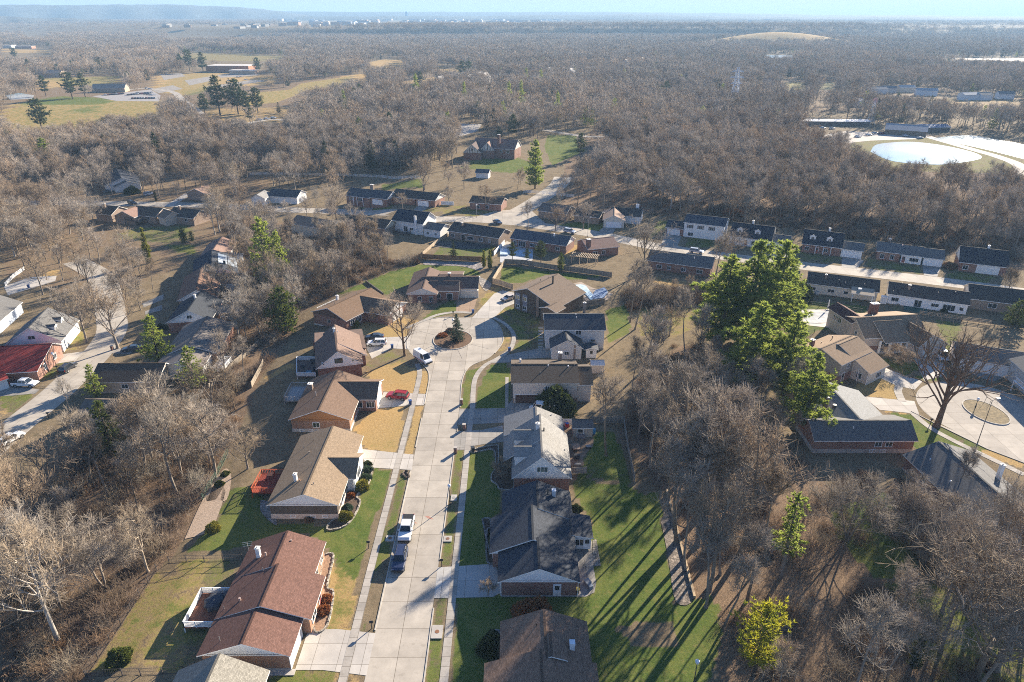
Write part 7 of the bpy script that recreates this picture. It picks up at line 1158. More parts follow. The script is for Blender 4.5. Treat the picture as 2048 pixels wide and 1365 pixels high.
# garden things
def gbox(name, label, cat, f, px, dims, c, rz=0, top=None, h0=0):
    x, y, z = f(*px); t = thing(name, (x, y, z), label, cat); MB().box((x, y, z + h0), dims, rz).build("body", plain(c, .6), t); MB().box((x, y, z + h0 + dims[2]), (dims[0] * 1.06, dims[1] * 1.06, .06), rz).build("lid", plain(top or sca(c, .8), .6), t)
def shed(label, f, a, b, w_, he, hr, roof, wall): H = house("garden_shed", label, f(*a), "shed"); p, q = np.array(f(*a)[:2]), np.array(f(*b)[:2]); g_ = gable(H, p, q, w_, w_, he, hr, roof, wall, oe=.15, og=.15); return g_
b_ = shed("tan garden shed with grey shingle roof in the cape house yard", g5, (1040, 425), (1310, 425), 1.7, 2.2, 3.2, GREY2, siding((.5, .42, .33), .2, True)); door(b_, 'R', 1.6, .1, (.45, .38, .3), 1.2, 1.8); shed("white roofed garden shed at the end of the brown split level", f4, (1060, 690), (1165, 690), 1.5, 2.2, 2.9, plain((.66, .62, .58)), siding((.6, .52, .44), .2, True)); 
gbox("storage_trunk", "covered garden box in front of the tan shed", "box", g5, (1165, 480), (1.6, .9, .8), (.3, .26, .26)); gbox("picnic_table", "brown garden table on the cape house patio", "table", g5, (1100, 640), (1.3, 1.8, .2), (.36, .24, .17), 0, None, .55); gbox("fire_pit", "square black fire pit on the patio", "fire pit", g5, (1255, 615), (.8, .8, .4), (.03, .03, .03), .2, (.25, .24, .23)); gbox("grill", "covered black grill beside the cape house patio fence", "grill", g5, (1110, 755), (1.1, .6, .9), (.05, .05, .055)); gbox("plastic_toy", "bright blue plastic toy beside the tan shed", "toy", g5, (1325, 430), (.7, .7, 1.0), (.07, .3, .5)); gbox("plastic_toy", "red and blue plastic toy by the cape house wall", "toy", g5, (985, 350), (.6, .6, .9), (.5, .03, .04), .3, (.06, .12, .4)); gbox("garden_bench", "grey bench end at the cape house patio gate", "bench", g5, (1120, 850), (1.2, .5, .5), (.2, .2, .21))
gbox("garden_swing", "grey swing seat on the round end of the side patio", "garden seat", g3, (1145, 1110), (.8, .9, .5), (.24, .27, .32), .5); gbox("garden_chair", "blue grey chair on the round end of the side patio", "chair", g3, (1170, 1150), (.6, .7, .5), (.2, .24, .3), .5); gbox("air_conditioner", "grey air conditioner unit behind the white ranch", "air conditioner", f7, (500, 965), (.9, .9, .8), (.5, .5, .5)); gbox("play_cottage", "blue covered play set under the white deck", "play set", f3, (522, 720), (1.3, .9, .8), (.1, .25, .33), .2)
# covered grill and table on the two decks
for lab, x, y, z, s in (("dark covered table set on the white railed maroon house deck", -41.3, 70.0, .9, 1.5), ("dark covered grill at the back of the maroon house deck", -39.9, 71.0, .9, .8)):
    rr2 = np.random.default_rng(int(s * 10)); n = 14; t = thing("covered_furniture", (x, y, z), lab, "garden furniture"); mb = MB(); rg_ = [[(x + s * k * (1 + .12 * math.sin(i * 2.7 + j)) * math.cos(i * 2 * math.pi / n), y + s * k * (1 + .12 * math.sin(i * 2.7 + j)) * math.sin(i * 2 * math.pi / n), z + zz) for i in range(n)] for j, (k, zz) in enumerate(((1, .02), (.95, .6), (.75, .85), (.3, 1.1)))]
    for j in range(3):
        for i in range(n): mb.poly([rg_[j][i], rg_[j][(i + 1) % n], rg_[j + 1][(i + 1) % n], rg_[j + 1][i]])
    mb.poly(rg_[3]); mb.build("cover", plain((.045, .05, .062), .6, .5), t)
def seat(x, y, z, rz, c, label, cat="chair", name="deck_chair", group=None, w_=.7):
    t = thing(name, (x, y, z), label, cat, group); MB().box((x, y, z + .32), (w_, .65, .14), rz).build("seat", plain(c), t); MB().box((x - math.sin(rz) * .3, y + math.cos(rz) * .3, z + .4), (w_, .1, .55), rz).build("backrest", plain(c), t)
    for a in (-1, 1): MB().box((x + a * w_ * .45 * math.cos(rz), y + a * w_ * .45 * math.sin(rz), z), (.08, .6, .55), rz).build("armrest", plain(sca(c, .7)), t)
for i, (dx, dy, rz, w_, lab) in enumerate(((-46.6, 143.2, 0, 1.8, "dark sofa at the back of the furnished white deck"), (-48.6, 140.8, 1.57, .7, "left armchair on the furnished white deck"), (-45.8, 139.6, -1.57, .7, "right armchair on the furnished white deck"), (-47.4, 137.6, 3.14, .7, "front armchair on the furnished white deck"))): seat(dx, dy, .62, rz + .27, (.07, .075, .085), lab, w_=w_)
gbox("patio_table", "round dark table under the orange deck railing", "table", f1, (550, 285), (1.0, 1.0, .1), (.08, .03, .02), 0, None, 1.65)
# pools and covers
def flat_thing(name, label, cat, poly, z0, z1, mat, part="cover"): t = thing(name, (*poly[0][:2], hgt(*poly[0][:2])), label, cat); MB().prism(poly, hgt(*poly[0][:2]) + z0, hgt(*poly[0][:2]) + z1).build(part, mat, t); return t
sheet("pool_deck", W(f8, (290, 265), (330, 215), (590, 215), (640, 260), (610, 310), (560, 345), (430, 330), (335, 305)), .06, concrete((.62, .54, .46), old=.15)); flat_thing("swimming_pool", "pool under a grey mesh cover beside the large tan house", "pool", W(f8, (358, 246), (580, 226), (625, 260), (600, 308), (425, 320), (400, 285)), .06, .12, concrete((.47, .48, .47), .02, 0, 0, 1.5, 1.5, old=.2)); t = thing("patio_umbrella", (*h1(735, 262)[:2], 0), "closed white umbrella standing by the covered pool", "umbrella"); x, y, _ = h1(735, 262); MB().tube((x, y, 0), (x, y, 3.2), .04).build("pole", WHITE(), t); MB().tube((x, y, 1.1), (x, y, 3.0), .24, .1, 10).build("canopy", plain((.62, .62, .63)), t); MB().tube((x, y, .05), (x, y, .2), .45, n=14).build("base", BLKP, t)
sheet("pool_deck", W(h3, (1140, 460), (1240, 440), (1400, 520), (1680, 600), (1600, 690), (1330, 720), (1260, 640), (1130, 600)), .05, concrete((.42, .33, .25), old=.5)); flat_thing("pool_cover", "pale blue cover sagging over the pool behind the dark gable house", "pool cover", [tuple(q) for q in smooth_line(W(h3, (1170, 485), (1290, 490), (1370, 580), (1420, 640), (1380, 690), (1310, 620), (1200, 530), (1170, 485)))], .06, .2, plain((.5, .62, .66), .4, .3)); flat_thing("tarpaulin", "bright blue tarpaulin beside the pale pool cover", "tarpaulin", W(h3, (1440, 560), (1560, 520), (1610, 580), (1560, 660), (1420, 680), (1380, 660)), .06, .24, plain((.16, .22, .33), .55, .4))
sheet("patio", W(f6, (0, 610), (80, 610), (250, 650), (250, 720), (60, 750), (0, 740)), .05, concrete((.5, .5, .5))); flat_thing("tarpaulin", "pale blue sheet on the patio behind the dark blue roofed ranch", "tarpaulin", W(f6, (70, 640), (240, 660), (245, 700), (90, 690)), .06, .16, plain((.36, .47, .56), .4, .3)); flat_thing("tarpaulin", "icy blue heap at the corner of the white fence", "tarpaulin", W(f6, (0, 640), (50, 650), (60, 690), (0, 690)), .06, .5, plain((.5, .6, .68), .4, .35)); flat_thing("tennis_mat", "dark green mat on the grass behind the white ranch", "mat", W(f7, (1150, 1050), (1330, 1075), (1320, 1115), (1150, 1085)), .02, .05, plain((.03, .1, .08)))
# pergola
x, y, _ = f6(640, 745); t = thing("pergola", (x, y, 0), "timber pergola over a patio behind the pinkish roofed house", "pergola"); d = np.array((.93, -.3)); n_ = np.array((.3, .93)); pm = wood((.5, .4, .28)); c0 = np.array((x, y))
for a in (-4.2, -1.4, 1.4, 4.2):
    for b in (-1.8, 1.8): q = c0 + d * a + n_ * b; MB().box((*q, 0), (.16, .16, 2.5), -.3).build("post", pm, t)
for b in (-1.9, 1.9): q = c0 + n_ * b; MB().box((*q, 2.5), (9.4, .12, .2), -.31).build("beam", pm, t)
for k in range(16): q = c0 + d * (-4.4 + k * .59); MB().box((*q, 2.7), (.08, 4.6, .16), -.31).build("rafter", pm, t)
# stepping path beside the white two storey house and wires over the street
for k in range(7): x, y, _ = f4(688, 365 + k * 24); tag(MB().box((x, y, 0), (1.3, 1.0, .07)).build("stepping_stone", CONW, None, org=(x, y, 0)), "square paving slab in the path beside the white two storey house", "paving slab", "slabs of the stepping path")
sheet("path", W(f4, (420, 740), (445, 740), (442, 970), (418, 970)), .04, CONW)
# ================================================================ FAR PLACES
def block(name, label, cat, group, x, y, w_, d_, h, c, rz=0, rc=(.6, .58, .55), z=None, strip=True, pitch=0):
    z = hgt(x, y) if z is None else z; t = thing(name, (x, y, z), label, cat, group)
    if pitch:
        ca, sa = math.cos(rz), math.sin(rz); gable(t, (x - ca * w_ / 2, y - sa * w_ / 2), (x + ca * w_ / 2, y + sa * w_ / 2), d_ / 2, d_ / 2, z + h, z + h + pitch, plain(rc, .8), plain(c, .8), zb=z - 1)
    else: MB().box((x, y, z - 1), (w_, d_, h + 1), rz).build("wall", plain(c, .8), t); MB().box((x, y, z + h), (w_ * 1.01, d_ * 1.01, .6), rz).build("roof", plain(rc, .7), t)
    if strip and not pitch and w_ > 70: MB().box((x - math.sin(rz) * -d_ / 2 * 1.004, y - math.cos(rz) * d_ / 2 * 1.004, z + h * .35), (w_ * .8, .2, h * .25), rz).build("window", glass(), t)
x, y, _ = f13(1330, 425); block("school_building", "long low school with white roof edge and orange tan end in the fields", "school", None, x, y + 20, 62, 32, 8, (.36, .17, .1), -.05, (.62, .56, .5)); x, y, _ = f13(1420, 435); block("school_wing", "flat white front wing of the school in the fields", "school", None, x, y + 6, 36, 14, 4.5, (.6, .4, .26), -.05, (.7, .66, .6)); x, y, _ = f13(640, 540); block("clubhouse", "stone clubhouse with hipped roof beside the crowded car park", "clubhouse", None, x, y + 4, 34, 13, 4, (.4, .3, .22), .1, (.34, .26, .2), pitch=4)
x, y, _ = f13(310, 448); block("house", "tan house behind the golf fields upper left", "house", None, x, y, 30, 14, 5, (.5, .38, .27), 0, (.4, .32, .25), pitch=3); x, y, _ = f13(150, 285); block("school_building", "red brown flat building at the far left", "building", None, x, y, 40, 16, 5, (.4, .2, .13)); x, y, _ = f13(35, 282); block("warehouse", "grey flat roofed building at the far left edge", "building", None, x, y, 40, 20, 6, (.5, .5, .48))
x, y, _ = f15(885, 735); block("stable_barn", "long barn with bright white roof below the pylon wood", "barn", None, x, y + 4, 64, 13, 3.2, (.12, .1, .09), -.06, (.75, .73, .7), pitch=.9); x, y, _ = f15(1370, 790); block("picnic_pavilion", "grey gabled pavilion beside the ponds", "pavilion", None, x, y + 4, 26, 18, 3.5, (.2, .15, .11), -.5, (.3, .3, .31), pitch=3); x, y, _ = f15(1500, 765); block("picnic_pavilion", "blue roofed small pavilion behind the ponds", "pavilion", None, x, y, 22, 12, 3, (.12, .1, .09), .1, (.12, .18, .28), pitch=1.5); x, y, _ = f15(710, 830); block("cabin", "small flat white roofed cabin by the pond wood", "cabin", None, x, y, 16, 8, 2.6, (.14, .12, .1), -.1, (.6, .56, .5))
for i, (u, v, w_, c, r_) in enumerate(((815, 490, 22, (.3, .34, .42), (.3, .33, .4)), (1090, 490, 18, (.6, .6, .58), (.25, .27, .3)), (1190, 550, 22, (.6, .6, .6), (.2, .2, .21)), (1250, 545, 20, (.4, .4, .4), (.16, .16, .17)), (1350, 540, 24, (.5, .45, .38), (.4, .38, .36)), (1470, 560, 28, (.62, .64, .66), (.3, .32, .34)), (1720, 585, 26, (.64, .66, .68), (.28, .3, .33)), (1805, 585, 18, (.7, .7, .7), (.12, .12, .13)), (1930, 580, 20, (.72, .72, .72), (.14, .14, .15)), (560, 495, 20, (.6, .6, .58), (.5, .5, .52)), (945, 398, 16, (.6, .55, .5), (.4, .4, .4)), (1080, 620, 14, (.55, .57, .6), (.4, .42, .45)))):
    x, y, _ = f15(u, v); block("hillside_house", "pale house among the bare woods above the ponds", "house", "houses in the woods above the ponds", x, y, w_ * .72, 10, 5, c, [-.3, .2, .1, -.2, 0][i % 5], r_, pitch=2.2)
for i, (u, v) in enumerate(((1595, 408), (1670, 405), (1765, 392), (1220, 465), (1350, 470), (820, 495), (850, 500), (760, 515), (590, 525))): x, y, _ = f14(u, v); block("woodland_house", "house gable showing through the middle woods", "house", "houses hidden in the middle woods", x, y, 13, 10, 9, (.6, .55, .48), 1.2, (.25, .23, .22), pitch=5)
# water tower, pylon, windmill
ft = fr(560, 0, 3.657); x, y = np.array(ft(928, 146, 30)[:2]); t = thing("water_tower", (x, y, 30), "blue cylindrical water tower on the skyline above the town", "water tower"); WB = plain((.02, .22, .42), .5); MB().tube((x, y, 29), (x, y, 30 + 58), 12, n=28).build("tank", WB, t, smooth=False); MB().tube((x, y, 88), (x, y, 91), 12.6, 11.6, 28).tube((x, y, 91), (x, y, 94), 11.6, 4, 28).build("roof", plain((.1, .36, .5), .5), t); MB().tube((x + 24, y, 30), (x + 24, y, 84), .5, .3, 6).build("aerial_mast", plain((.3, .3, .3)), t)
def lattice(name, label, cat, x, y, H_, w0, w1, arms, mat, r=.16):
    t = thing(name, (x, y, hgt(x, y)), label, cat); z0 = hgt(x, y); mb = MB(); n = 7; lv = [(z0 + H_ * k / n, w0 + (w1 - w0) * k / n) for k in range(n + 1)]; cr = lambda k: [(x + a * lv[k][1], y + b * lv[k][1], lv[k][0]) for a, b in ((-1, -1), (1, -1), (1, 1), (-1, 1))]
    for k in range(n):
        A_, B_ = cr(k), cr(k + 1)
        for i in range(4): j = (i + 1) % 4; mb.tube(A_[i], B_[i], r, n=4); mb.tube(A_[i], B_[j], r * .6, n=4); mb.tube(B_[i], B_[j], r * .6, n=4)
    mb.build("lattice_frame", mat, t)
    for f, wd in arms: MB().tube((x - wd, y, z0 + H_ * f), (x + wd, y, z0 + H_ * f), r * 1.3, n=4).tube((x - wd, y, z0 + H_ * f), (x, y, z0 + H_ * (f + .05)), r, n=4).tube((x + wd, y, z0 + H_ * f), (x, y, z0 + H_ * (f + .05)), r, n=4).build("cross_arm", mat, t)
    return t
x, y, _ = f15(345, 640); lattice("power_pylon", "grey lattice power pylon rising from the middle wood", "pylon", x, y, 34, 3.6, .7, ((.62, 5), (.76, 6), (.9, 5)), plain((.55, .56, .58), .5), .3); x, y, _ = f15(1148, 728); t = lattice("windmill", "small lattice farm windmill beside the barn", "windmill", x, y, 17, 2.2, .3, (), plain((.6, .6, .6), .5), .16); mb = MB()
for k in range(12): a = k * math.pi / 6; mb.obox((x, y - .4, 17), (math.cos(a) * 2.2, 0, math.sin(a) * 2.2), (0, .1, 0), (-math.sin(a) * .45, .2, math.cos(a) * .45))
mb.build("wind_wheel", plain((.6, .35, .3), .5), t)
# town along the plateau
rr3 = np.random.default_rng(5); TC = [(.6, .58, .54), (.5, .4, .32), (.42, .43, .45), (.4, .26, .19), (.5, .48, .45), (.22, .26, .32)]
def town(n, u0, u1, v0, v1, label, group, wmax=60, cl=1, hm=15):
    for i in range(n):
        u = rr3.uniform(u0, u1); v = rr3.uniform(v0, v1); z = 30; x, y, _ = P(u, v, z)
        if y < 2600: continue
        block("town_building", label, "building", group, x, y, rr3.uniform(18, wmax), rr3.uniform(15, 40), rr3.uniform(hm * .55, hm), sca(TC[rr3.integers(6)], cl), rr3.uniform(-.4, .4), sca(TC[rr3.integers(6)], cl), z=30)
town(80, 560, 900, 40, 54, "pale commercial building in the hazy town left of the water tower", "town buildings left of the water tower", 70); town(48, 820, 1120, 40, 48, "low pale block along the plateau right of the water tower", "town buildings right of the water tower", 60); town(6, 1075, 1120, 38, 42, "cluster of orange lit buildings on the far plateau", "far plateau cluster", 50); town(26, 330, 560, 50, 62, "scattered roof in the far left town", "far left roofs", 26, .45, 8); town(12, 1360, 1560, 42, 64, "pale house in the blue woods at upper right", "roofs in the upper right woods", 30)
x, y = P(207, 28, 42)[:2]; block("office_block", "long dark office block on the hazy left skyline", "office block", None, x, y, 190, 60, 26, (.2, .24, .27), 0, (.2, .24, .27), z=30); x, y = P(22, 68, 2)[:2]
# air
def haze():
    m = bpy.data.materials.new("haze"); m.use_nodes = True; nt_ = m.node_tree; nt_.nodes.clear(); o = nt_.nodes.new("ShaderNodeOutputMaterial"); v = nt_.nodes.new("ShaderNodeVolumePrincipled"); v.inputs["Color"].default_value = (.38, .6, .85, 1); v.inputs["Density"].default_value = HAZE_D; v.inputs["Anisotropy"].default_value = .1; nt_.links.new(v.outputs[0], o.inputs["Volume"])
    me = MB().box((0, 4800, -4.5), (24000, 10400, 4.5 + 180)).build("haze", m); tag(me, kind="stuff")
HAZE_D = 1.4e-4
haze()
# drop those standing on houses or paving, keep the 300 largest in view as things, the rest as one mass
def free(x, y, m=.0):
    q = np.array([x]), np.array([y])
    for p in BLOCK:
        if p[:, 0].min() - 1 < x < p[:, 0].max() + 1 and p[:, 1].min() - 1 < y < p[:, 1].max() + 1 and inpoly(q[0], q[1], p)[0]: return False
    return True
def in_view(x, y, H, marg=60):
    for z in (hgt(x, y), hgt(x, y) + H):
        fw = y * CP - (z - HC) * SP; 
        if fw < 5: continue
        u = CX + F_ * x / fw; v = CY - F_ * (y * SP + (z - HC) * CP) / fw
        if -marg < u < 2048 + marg and -20 < v < 1365 + marg: return True
    return False
# open ground where nothing may grow far off
OPEN = [np.array(p) for p in (W(f13, (0, 640), (120, 570), (440, 560), (600, 590), (700, 575), (950, 590), (960, 690), (700, 705), (420, 765), (150, 785), (0, 755)), W(f13, (180, 458), (730, 443), (700, 505), (450, 515), (230, 535)), W(f13, (1000, 337), (1150, 302), (1710, 330), (1630, 366), (1200, 364)), W(f13, (1390, 600), (1480, 545), (1700, 525), (1760, 485), (2060, 440), (2060, 495), (1800, 535), (1620, 610), (1450, 620)),
      W(f13, (540, 570), (880, 515), (900, 450), (1210, 420), (1520, 380), (1640, 470), (1400, 510), (1250, 510), (1080, 560), (930, 600), (680, 600)), W(f14, (140, 373), (250, 348), (380, 348), (375, 398), (200, 408)), W(f14, (0, 450), (160, 428), (150, 488), (0, 488)), W(f14, (300, 492), (560, 450), (560, 482), (400, 508)), W(f14, (540, 388), (780, 408), (720, 434), (580, 422)),
      W(f14, (1180, 850), (1200, 760), (1560, 790), (1540, 830), (1390, 910), (1180, 985), (1000, 1015), (690, 985), (690, 730), (830, 730), (900, 860)), W(f15, (1010, 860), (1060, 800), (830, 790), (830, 740), (1500, 760), (2100, 800), (2300, 1000), (2100, 1060), (1900, 990), (1540, 985), (1250, 970), (1140, 930)), W(f15, (620, 485), (780, 482), (770, 525), (650, 530)), W(f15, (740, 705), (1020, 705), (1020, 750), (740, 750)), W(f15, (1520, 560), (2048, 580), (2048, 640), (1640, 620), (1520, 590)), W(f15, (1150, 520), (1560, 540), (1560, 590), (1300, 575), (1150, 560)), W(f15, (860, 480), (960, 480), (950, 530), (860, 520)), W(f13, (0, 180), (270, 150), (280, 200), (0, 215)),
      W(f15, (530, 318), (720, 322), (710, 348), (530, 342)), W(f15, (1500, 345), (2300, 335), (2300, 372), (1500, 362)), W(f13, (0, 275), (320, 275), (320, 350), (0, 350)), W(f13, (1090, 610), (1200, 620), (1420, 680), (1700, 690), (1700, 740), (1400, 740), (1180, 700)))]
def px_of(x, y, z):
    fw = y * CP - (z - HC) * SP; return np.stack([CX + F_ * x / fw, CY - F_ * (y * SP + (z - HC) * CP) / fw], 1)
def sees(ok, x, y, h, polys):
    """true where a tree would hide ground that lies open behind it"""
    z = np.array([hgt(a, b) for a, b in zip(x, y)]) if len(x) < 60000 else 0 * x
    for k in (.35, .7):   # the shadow a line of sight casts on the ground behind the tree
        t = (HC) / (HC - z - k * h); X2, Y2 = x * t, y * t
        for p in polys: ok &= ~inpoly(X2, Y2, p)
    return ok
CLEAR = [np.array(p) for p in ([(310, 500), (400, 520), (425, 640), (330, 640)], [(290, 650), (420, 640), (400, 690), (290, 690)], [(0, 640), (110, 640), (110, 780), (0, 790)], [(190, 400), (410, 410), (400, 470), (200, 455)], [(1480, 440), (2048, 490), (2048, 640), (1560, 610), (1500, 520)], [(700, 370), (900, 385), (900, 420), (720, 410)], [(790, 420), (1150, 460), (1140, 520), (800, 480)], [(1200, 415), (1270, 420), (1260, 470), (1190, 460)], [(1340, 425), (1480, 440), (1470, 480), (1330, 470)],
   [(1590, 600), (1880, 640), (1900, 760), (1650, 760)], [(1830, 800), (2048, 760), (2048, 880), (1900, 860)], [(1650, 750), (1820, 850), (1815, 890), (1660, 880)], [(1830, 890), (2048, 980), (2048, 1060), (1900, 960)], [(900, 430), (1100, 390), (1100, 450), (960, 450)], [(620, 560), (1120, 540), (1120, 640), (640, 690)], [(700, 530), (870, 520), (860, 600), (760, 600)], [(915, 270), (1150, 265), (1150, 330), (920, 325)], [(510, 365), (620, 370), (610, 395), (500, 395)])]
def covers(x, y, H):
    z = hgt(x, y)
    for k in (.3, .6, .88):
        for dx in (-2.5, 0, 2.5):
            q = px_of(np.array([x + dx]), np.array([y]), z + k * H)
            if any(inpoly(q[:, 0], q[:, 1], p)[0] for p in CLEAR): return True
    return False
HID = lambda f: covers(*f[:3]) or f[1] > 290 and not sees(np.array([True]), np.array([f[0]]), np.array([f[1]]), np.array([f[2]]), OPEN)[0]
FILL = [f for f in FILL if not HID(f) and free(f[0], f[1]) and in_view(f[0], f[1], f[2])]
FILL.sort(key=lambda f: math.hypot(f[0], f[1]) / f[2])
NK = sum(1 for o in COL.objects if o.name.startswith("bare_tree"))
NIND = max(0, 298 - NK)
for x, y, H, k, lab, grp in FILL[:NIND]: place(k, x, y, H, BH[k[:3]], None, "bare_tree", lab, group=grp, sx=random.uniform(.82, 1.2), tilt=(random.uniform(-.07, .07), random.uniform(-.07, .07)))
REST = [f for f in FILL[NIND:]]
# --- woods as masses: instances on points
def hidden_proto(meshes, cname):
    c = bpy.data.collections.new(cname)
    for i, m in enumerate(meshes): o = bpy.data.objects.new("%s_%02d" % (cname, i), m); c.objects.link(o)
    return c
def mass(name, pts, coll, scale, label, idx, tilt=.06, cat=None):
    n = len(pts); me = bpy.data.meshes.new(name); me.vertices.add(n); me.vertices.foreach_set("co", np.asarray(pts, np.float32).ravel()); rr = np.random.default_rng(n)
    for nm, typ, arr in (("sc", 'FLOAT_VECTOR', np.asarray(scale, np.float32).reshape(n, -1)), ("rt", 'FLOAT_VECTOR', np.stack([rr.normal(size=n) * tilt, rr.normal(size=n) * tilt, rr.uniform(0, 6.28, n)], 1)), ("ix", 'INT', np.asarray(idx))):
        if nm == "sc" and arr.shape[1] == 1: arr = np.repeat(arr, 3, 1)
        a = me.attributes.new(nm, typ, 'POINT'); a.data.foreach_set("vector" if typ != 'INT' else "value", np.asarray(arr, np.float32 if typ != 'INT' else np.int32).ravel())
    me.update(); ob = bpy.data.objects.new(name, me); link(ob); ng = bpy.data.node_groups.new(name, 'GeometryNodeTree'); ng.interface.new_socket("Geometry", in_out='INPUT', socket_type='NodeSocketGeometry'); ng.interface.new_socket("Geometry", in_out='OUTPUT', socket_type='NodeSocketGeometry')
    N = ng.nodes; gi = N.new("NodeGroupInput"); go = N.new("NodeGroupOutput"); iop = N.new("GeometryNodeInstanceOnPoints"); ci = N.new("GeometryNodeCollectionInfo"); ci.inputs[0].default_value = coll; ci.inputs[1].default_value = True; ci.inputs[2].default_value = True; ci.transform_space = 'ORIGINAL'
    def at(nm, dt): a = N.new("GeometryNodeInputNamedAttribute"); a.data_type = dt; a.inputs[0].default_value = nm; return a.outputs[0]
    e2r = N.new("FunctionNodeEulerToRotation"); L = ng.links.new; L(at("rt", 'FLOAT_VECTOR'), e2r.inputs[0]); L(gi.outputs[0], iop.inputs["Points"]); L(ci.outputs[0], iop.inputs["Instance"]); iop.inputs["Pick Instance"].default_value = True; L(at("ix", 'INT'), iop.inputs["Instance Index"]); L(e2r.outputs[0], iop.inputs["Rotation"]); L(at("sc", 'FLOAT_VECTOR'), iop.inputs["Scale"]); L(iop.outputs[0], go.inputs[0])
    md = ob.modifiers.new("scatter", 'NODES'); md.node_group = ng; return tag(ob, label, kind="stuff")
FB, FT = bark((.22, .195, .165), .3, "bark", 1), bark((.33, .288, .24), .5, "twigs", 1)
MID = hidden_proto(lod("m", 5, FB, FT, H=15, spread=5.8, fork=.32, r0=.24, nl=9, nb=6, nt=4, ntw=6, tw=1.3, tr=.022) + lod("mv", 2, FB, FT, H=15, spread=6, fork=.22, r0=.24, nl=9, nb=6, nt=4, ntw=6, tw=1.3, tr=.022, vase=True) + lod("mt", 2, FB, FT, H=17, spread=3.6, fork=.4, r0=.18, nl=10, nb=5, nt=4, ntw=5, tw=1.2, tr=.022), "mid_tree")
FARC = hidden_proto(lod("f", 5, FB, FT, H=15, spread=5.8, fork=.3, r0=.22, nl=8, nb=5, nt=0, ntw=7, tw=2.0, tr=.05) + lod("fv", 2, FB, FT, H=15, spread=6, fork=.22, r0=.22, nl=8, nb=5, nt=0, ntw=7, tw=2.0, tr=.05, vase=True), "far_tree")
EVG = hidden_proto([PROTO[k][1] for k in ("dark0", "field0", "green")], "far_evergreen")
if REST: mass("woodland", [(x, y, hgt(x, y)) for x, y, *_ in REST], MID, [h / 15. for _, _, h, *_ in REST], "bare grey brown trees of the woods beyond the houses", [i % 9 for i in range(len(REST))])
TOWN = [np.array([P(u, v, 30)[:2] for u, v in q]) for q in (((560, 58), (560, 38), (900, 38), (900, 52), (700, 58)), ((820, 50), (820, 36.5), (1130, 36.5), (1130, 47)), ((330, 66), (330, 52), (560, 50), (560, 62)))]
near_wood = [np.array(PX((0, 1365), (0, 345), (720, 343), (905, 340), (960, 322), (1060, 330), (1180, 300), (1240, 330), (1330, 282), (1500, 280), (1700, 300), (1900, 330), (2048, 345), (2048, 1365)))]
rr = np.random.default_rng(99); pts = []
def covers_v(ok, x, y, h):
    for k in (.3, .6, .88):
        q = px_of(x, y, k * h)
        for p in CLEAR: ok &= ~inpoly(q[:, 0], q[:, 1], p)
    return ok
def band(y0, y1, per, hmin, hmax, gap=.38, xk=.80):
    n = int(xk * (y1 * y1 - y0 * y0) / per); y = np.sqrt(rr.uniform(y0 * y0, y1 * y1, n)); x = rr.uniform(-xk, xk, n) * y; ok = np.ones(n, bool)
    cl = np.sin(x * .021 + np.sin(y * .013) * 2) * np.sin(y * .017 + np.sin(x * .011) * 2) + rr.normal(size=n) * .5; ok &= cl > -gap - .35
    for p in OPEN + TOWN + near_wood + [b for b in BLOCK if b[:, 1].max() > 250]: ok &= ~inpoly(x, y, p)
    ok &= ~((((x - 690) / 215) ** 2 + ((y - 1915) / 115) ** 2 < 1) & (y > 1500)); h = rr.uniform(hmin, hmax, n); ok = sees(ok, x, y, h, OPEN) if y1 < 2800 else ok; ok = covers_v(ok, x, y, h) if y1 < 600 else ok; return x[ok], y[ok], h[ok]
def zs(x, y): return [hgt(a, b) for a, b in zip(x, y)]
x, y, h = band(240, 480, 34, 11, 18); mass("woodland", np.stack([x, y, zs(x, y)], 1), MID, h / 15, "bare grey brown trees covering the middle distance", rr.integers(0, 9, len(x)))
x, y, h = band(480, 1200, 62, 12, 19, .35); mass("far_woodland", np.stack([x, y, zs(x, y)], 1), FARC, h / 15, "bare woods spreading to the far ridge", rr.integers(0, 7, len(x)))
x, y, h = band(1200, 2700, 170, 14, 21, .4); sx_ = h / 15 * 1.35; mass("far_woodland", np.stack([x, y, zs(x, y)], 1), FARC, np.stack([sx_, sx_, h / 15], 1), "hazy bare woods below and on the dark ridge", rr.integers(0, 7, len(x)))
x, y, h = band(2620, 6500, 1500, 8, 12, .1); sx_ = h / 15 * 3.6; mass("far_woodland", np.stack([x, y, zs(x, y)], 1), FARC, np.stack([sx_, sx_, h / 15], 1), "blue hazy woods round the distant town", rr.integers(0, 7, len(x)))
m_ = abs(rr.uniform(-1, 1, 900)); xx = rr.uniform(-850, 820, 1500); yy = np.array([bluff_y(a) for a in xx]) + rr.uniform(-30, 70, 1500); mass("bluff_woodland", np.stack([xx, yy, zs(xx, yy)], 1), FARC, np.full(1500, 1.15), "dark wooded face of the long ridge below the town", rr.integers(0, 7, 1500))
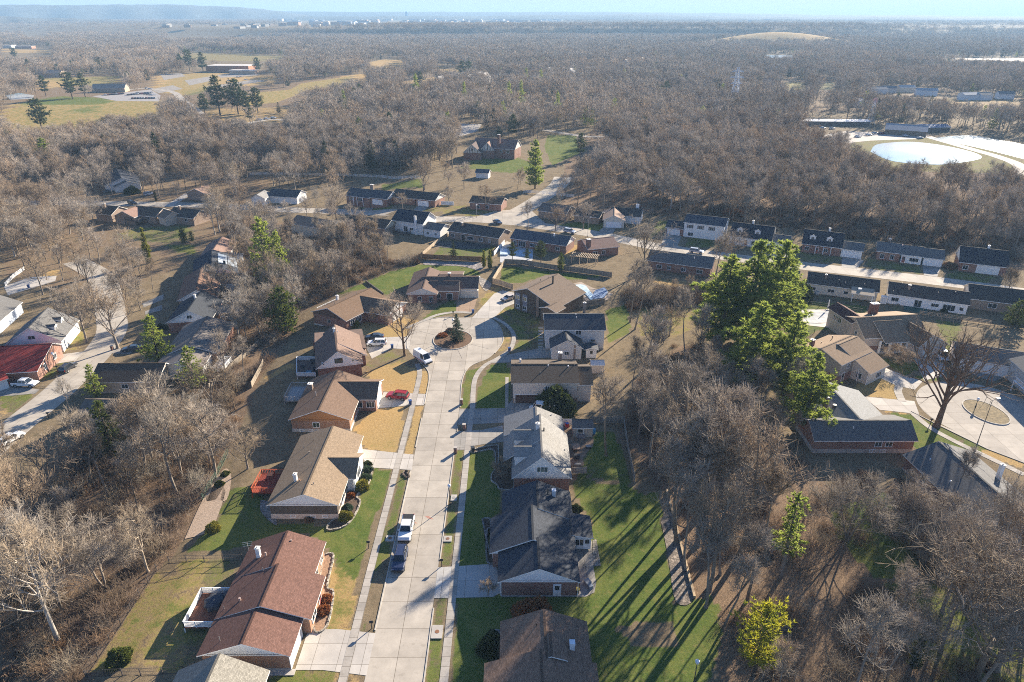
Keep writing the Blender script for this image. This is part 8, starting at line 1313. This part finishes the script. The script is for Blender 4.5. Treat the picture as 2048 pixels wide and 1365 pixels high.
x, y, h = band(330, 2200, 1500, 9, 16, .9); mass("evergreens", np.stack([x, y, zs(x, y)], 1), EVG, h / 13, "scattered dark evergreens among the far woods", rr.integers(0, 3, len(x)), .02)
# --- brush and scrub under the near trees
BR_ = hidden_proto([brush_mesh(1, bark((.2, .15, .11), .4, "twigs")), brush_mesh(2, bark((.24, .165, .105), .4, "twigs"), 1.6, 1.6), brush_mesh(3, bark((.17, .14, .11), .4, "twigs"), 2.3, 3.0, 80), BUSH["dead"], brush_mesh(4, bark((.3, .27, .22), .3, "twigs"), 2.2, 2.8, 90)], "brush")
bp = []
def brush(poly, area):
    poly = np.array(poly); x0, y0 = poly.min(0); x1, y1 = poly.max(0); n = int((x1 - x0) * (y1 - y0) / area); c = np.stack([rr.uniform(x0, x1, n), rr.uniform(y0, y1, n)], 1); c = c[inpoly(c[:, 0], c[:, 1], poly)]
    for a, b in c:
        if free(a, b): bp.append((a, b, hgt(a, b)))
brush(PX((0, 1365), (150, 1365), (270, 1200), (350, 1090), (430, 940), (510, 770), (545, 720), (440, 730), (350, 800), (170, 900), (0, 980)), 5.5); brush(PX((400, 540), (480, 490), (560, 560), (600, 630), (545, 700), (450, 690), (420, 620)), 6); brush(PX((430, 450), (700, 455), (780, 520), (860, 515), (700, 575), (650, 600), (570, 620), (540, 560)), 5)
brush(PX((1350, 1000), (1250, 860), (1265, 760), (1350, 690), (1430, 700), (1560, 880), (1640, 970), (1800, 930), (1830, 1010), (1690, 1110), (1590, 1180), (1420, 1150)), 15); brush(PX((1430, 1250), (1620, 1190), (1740, 1160), (1850, 1250), (2048, 1365), (2048, 1480), (1600, 1480)), 9); brush(PX((1790, 1010), (1960, 1140), (2048, 1230), (2048, 1300), (1780, 1080)), 6); brush(PX((1250, 585), (1430, 575), (1440, 602), (1260, 625)), 2.2); brush(PX((1300, 430), (1500, 458), (1760, 486), (2048, 530), (2048, 480), (1700, 430), (1300, 400)), 9)
mass("undergrowth", bp, BR_, rr.uniform(.55, 1.25, len(bp)), "tangle of leafless brush and saplings on the woodland floor", rr.choice([0, 1, 2, 3, 4], len(bp), p=[.3, .25, .2, .12, .13]), .12)
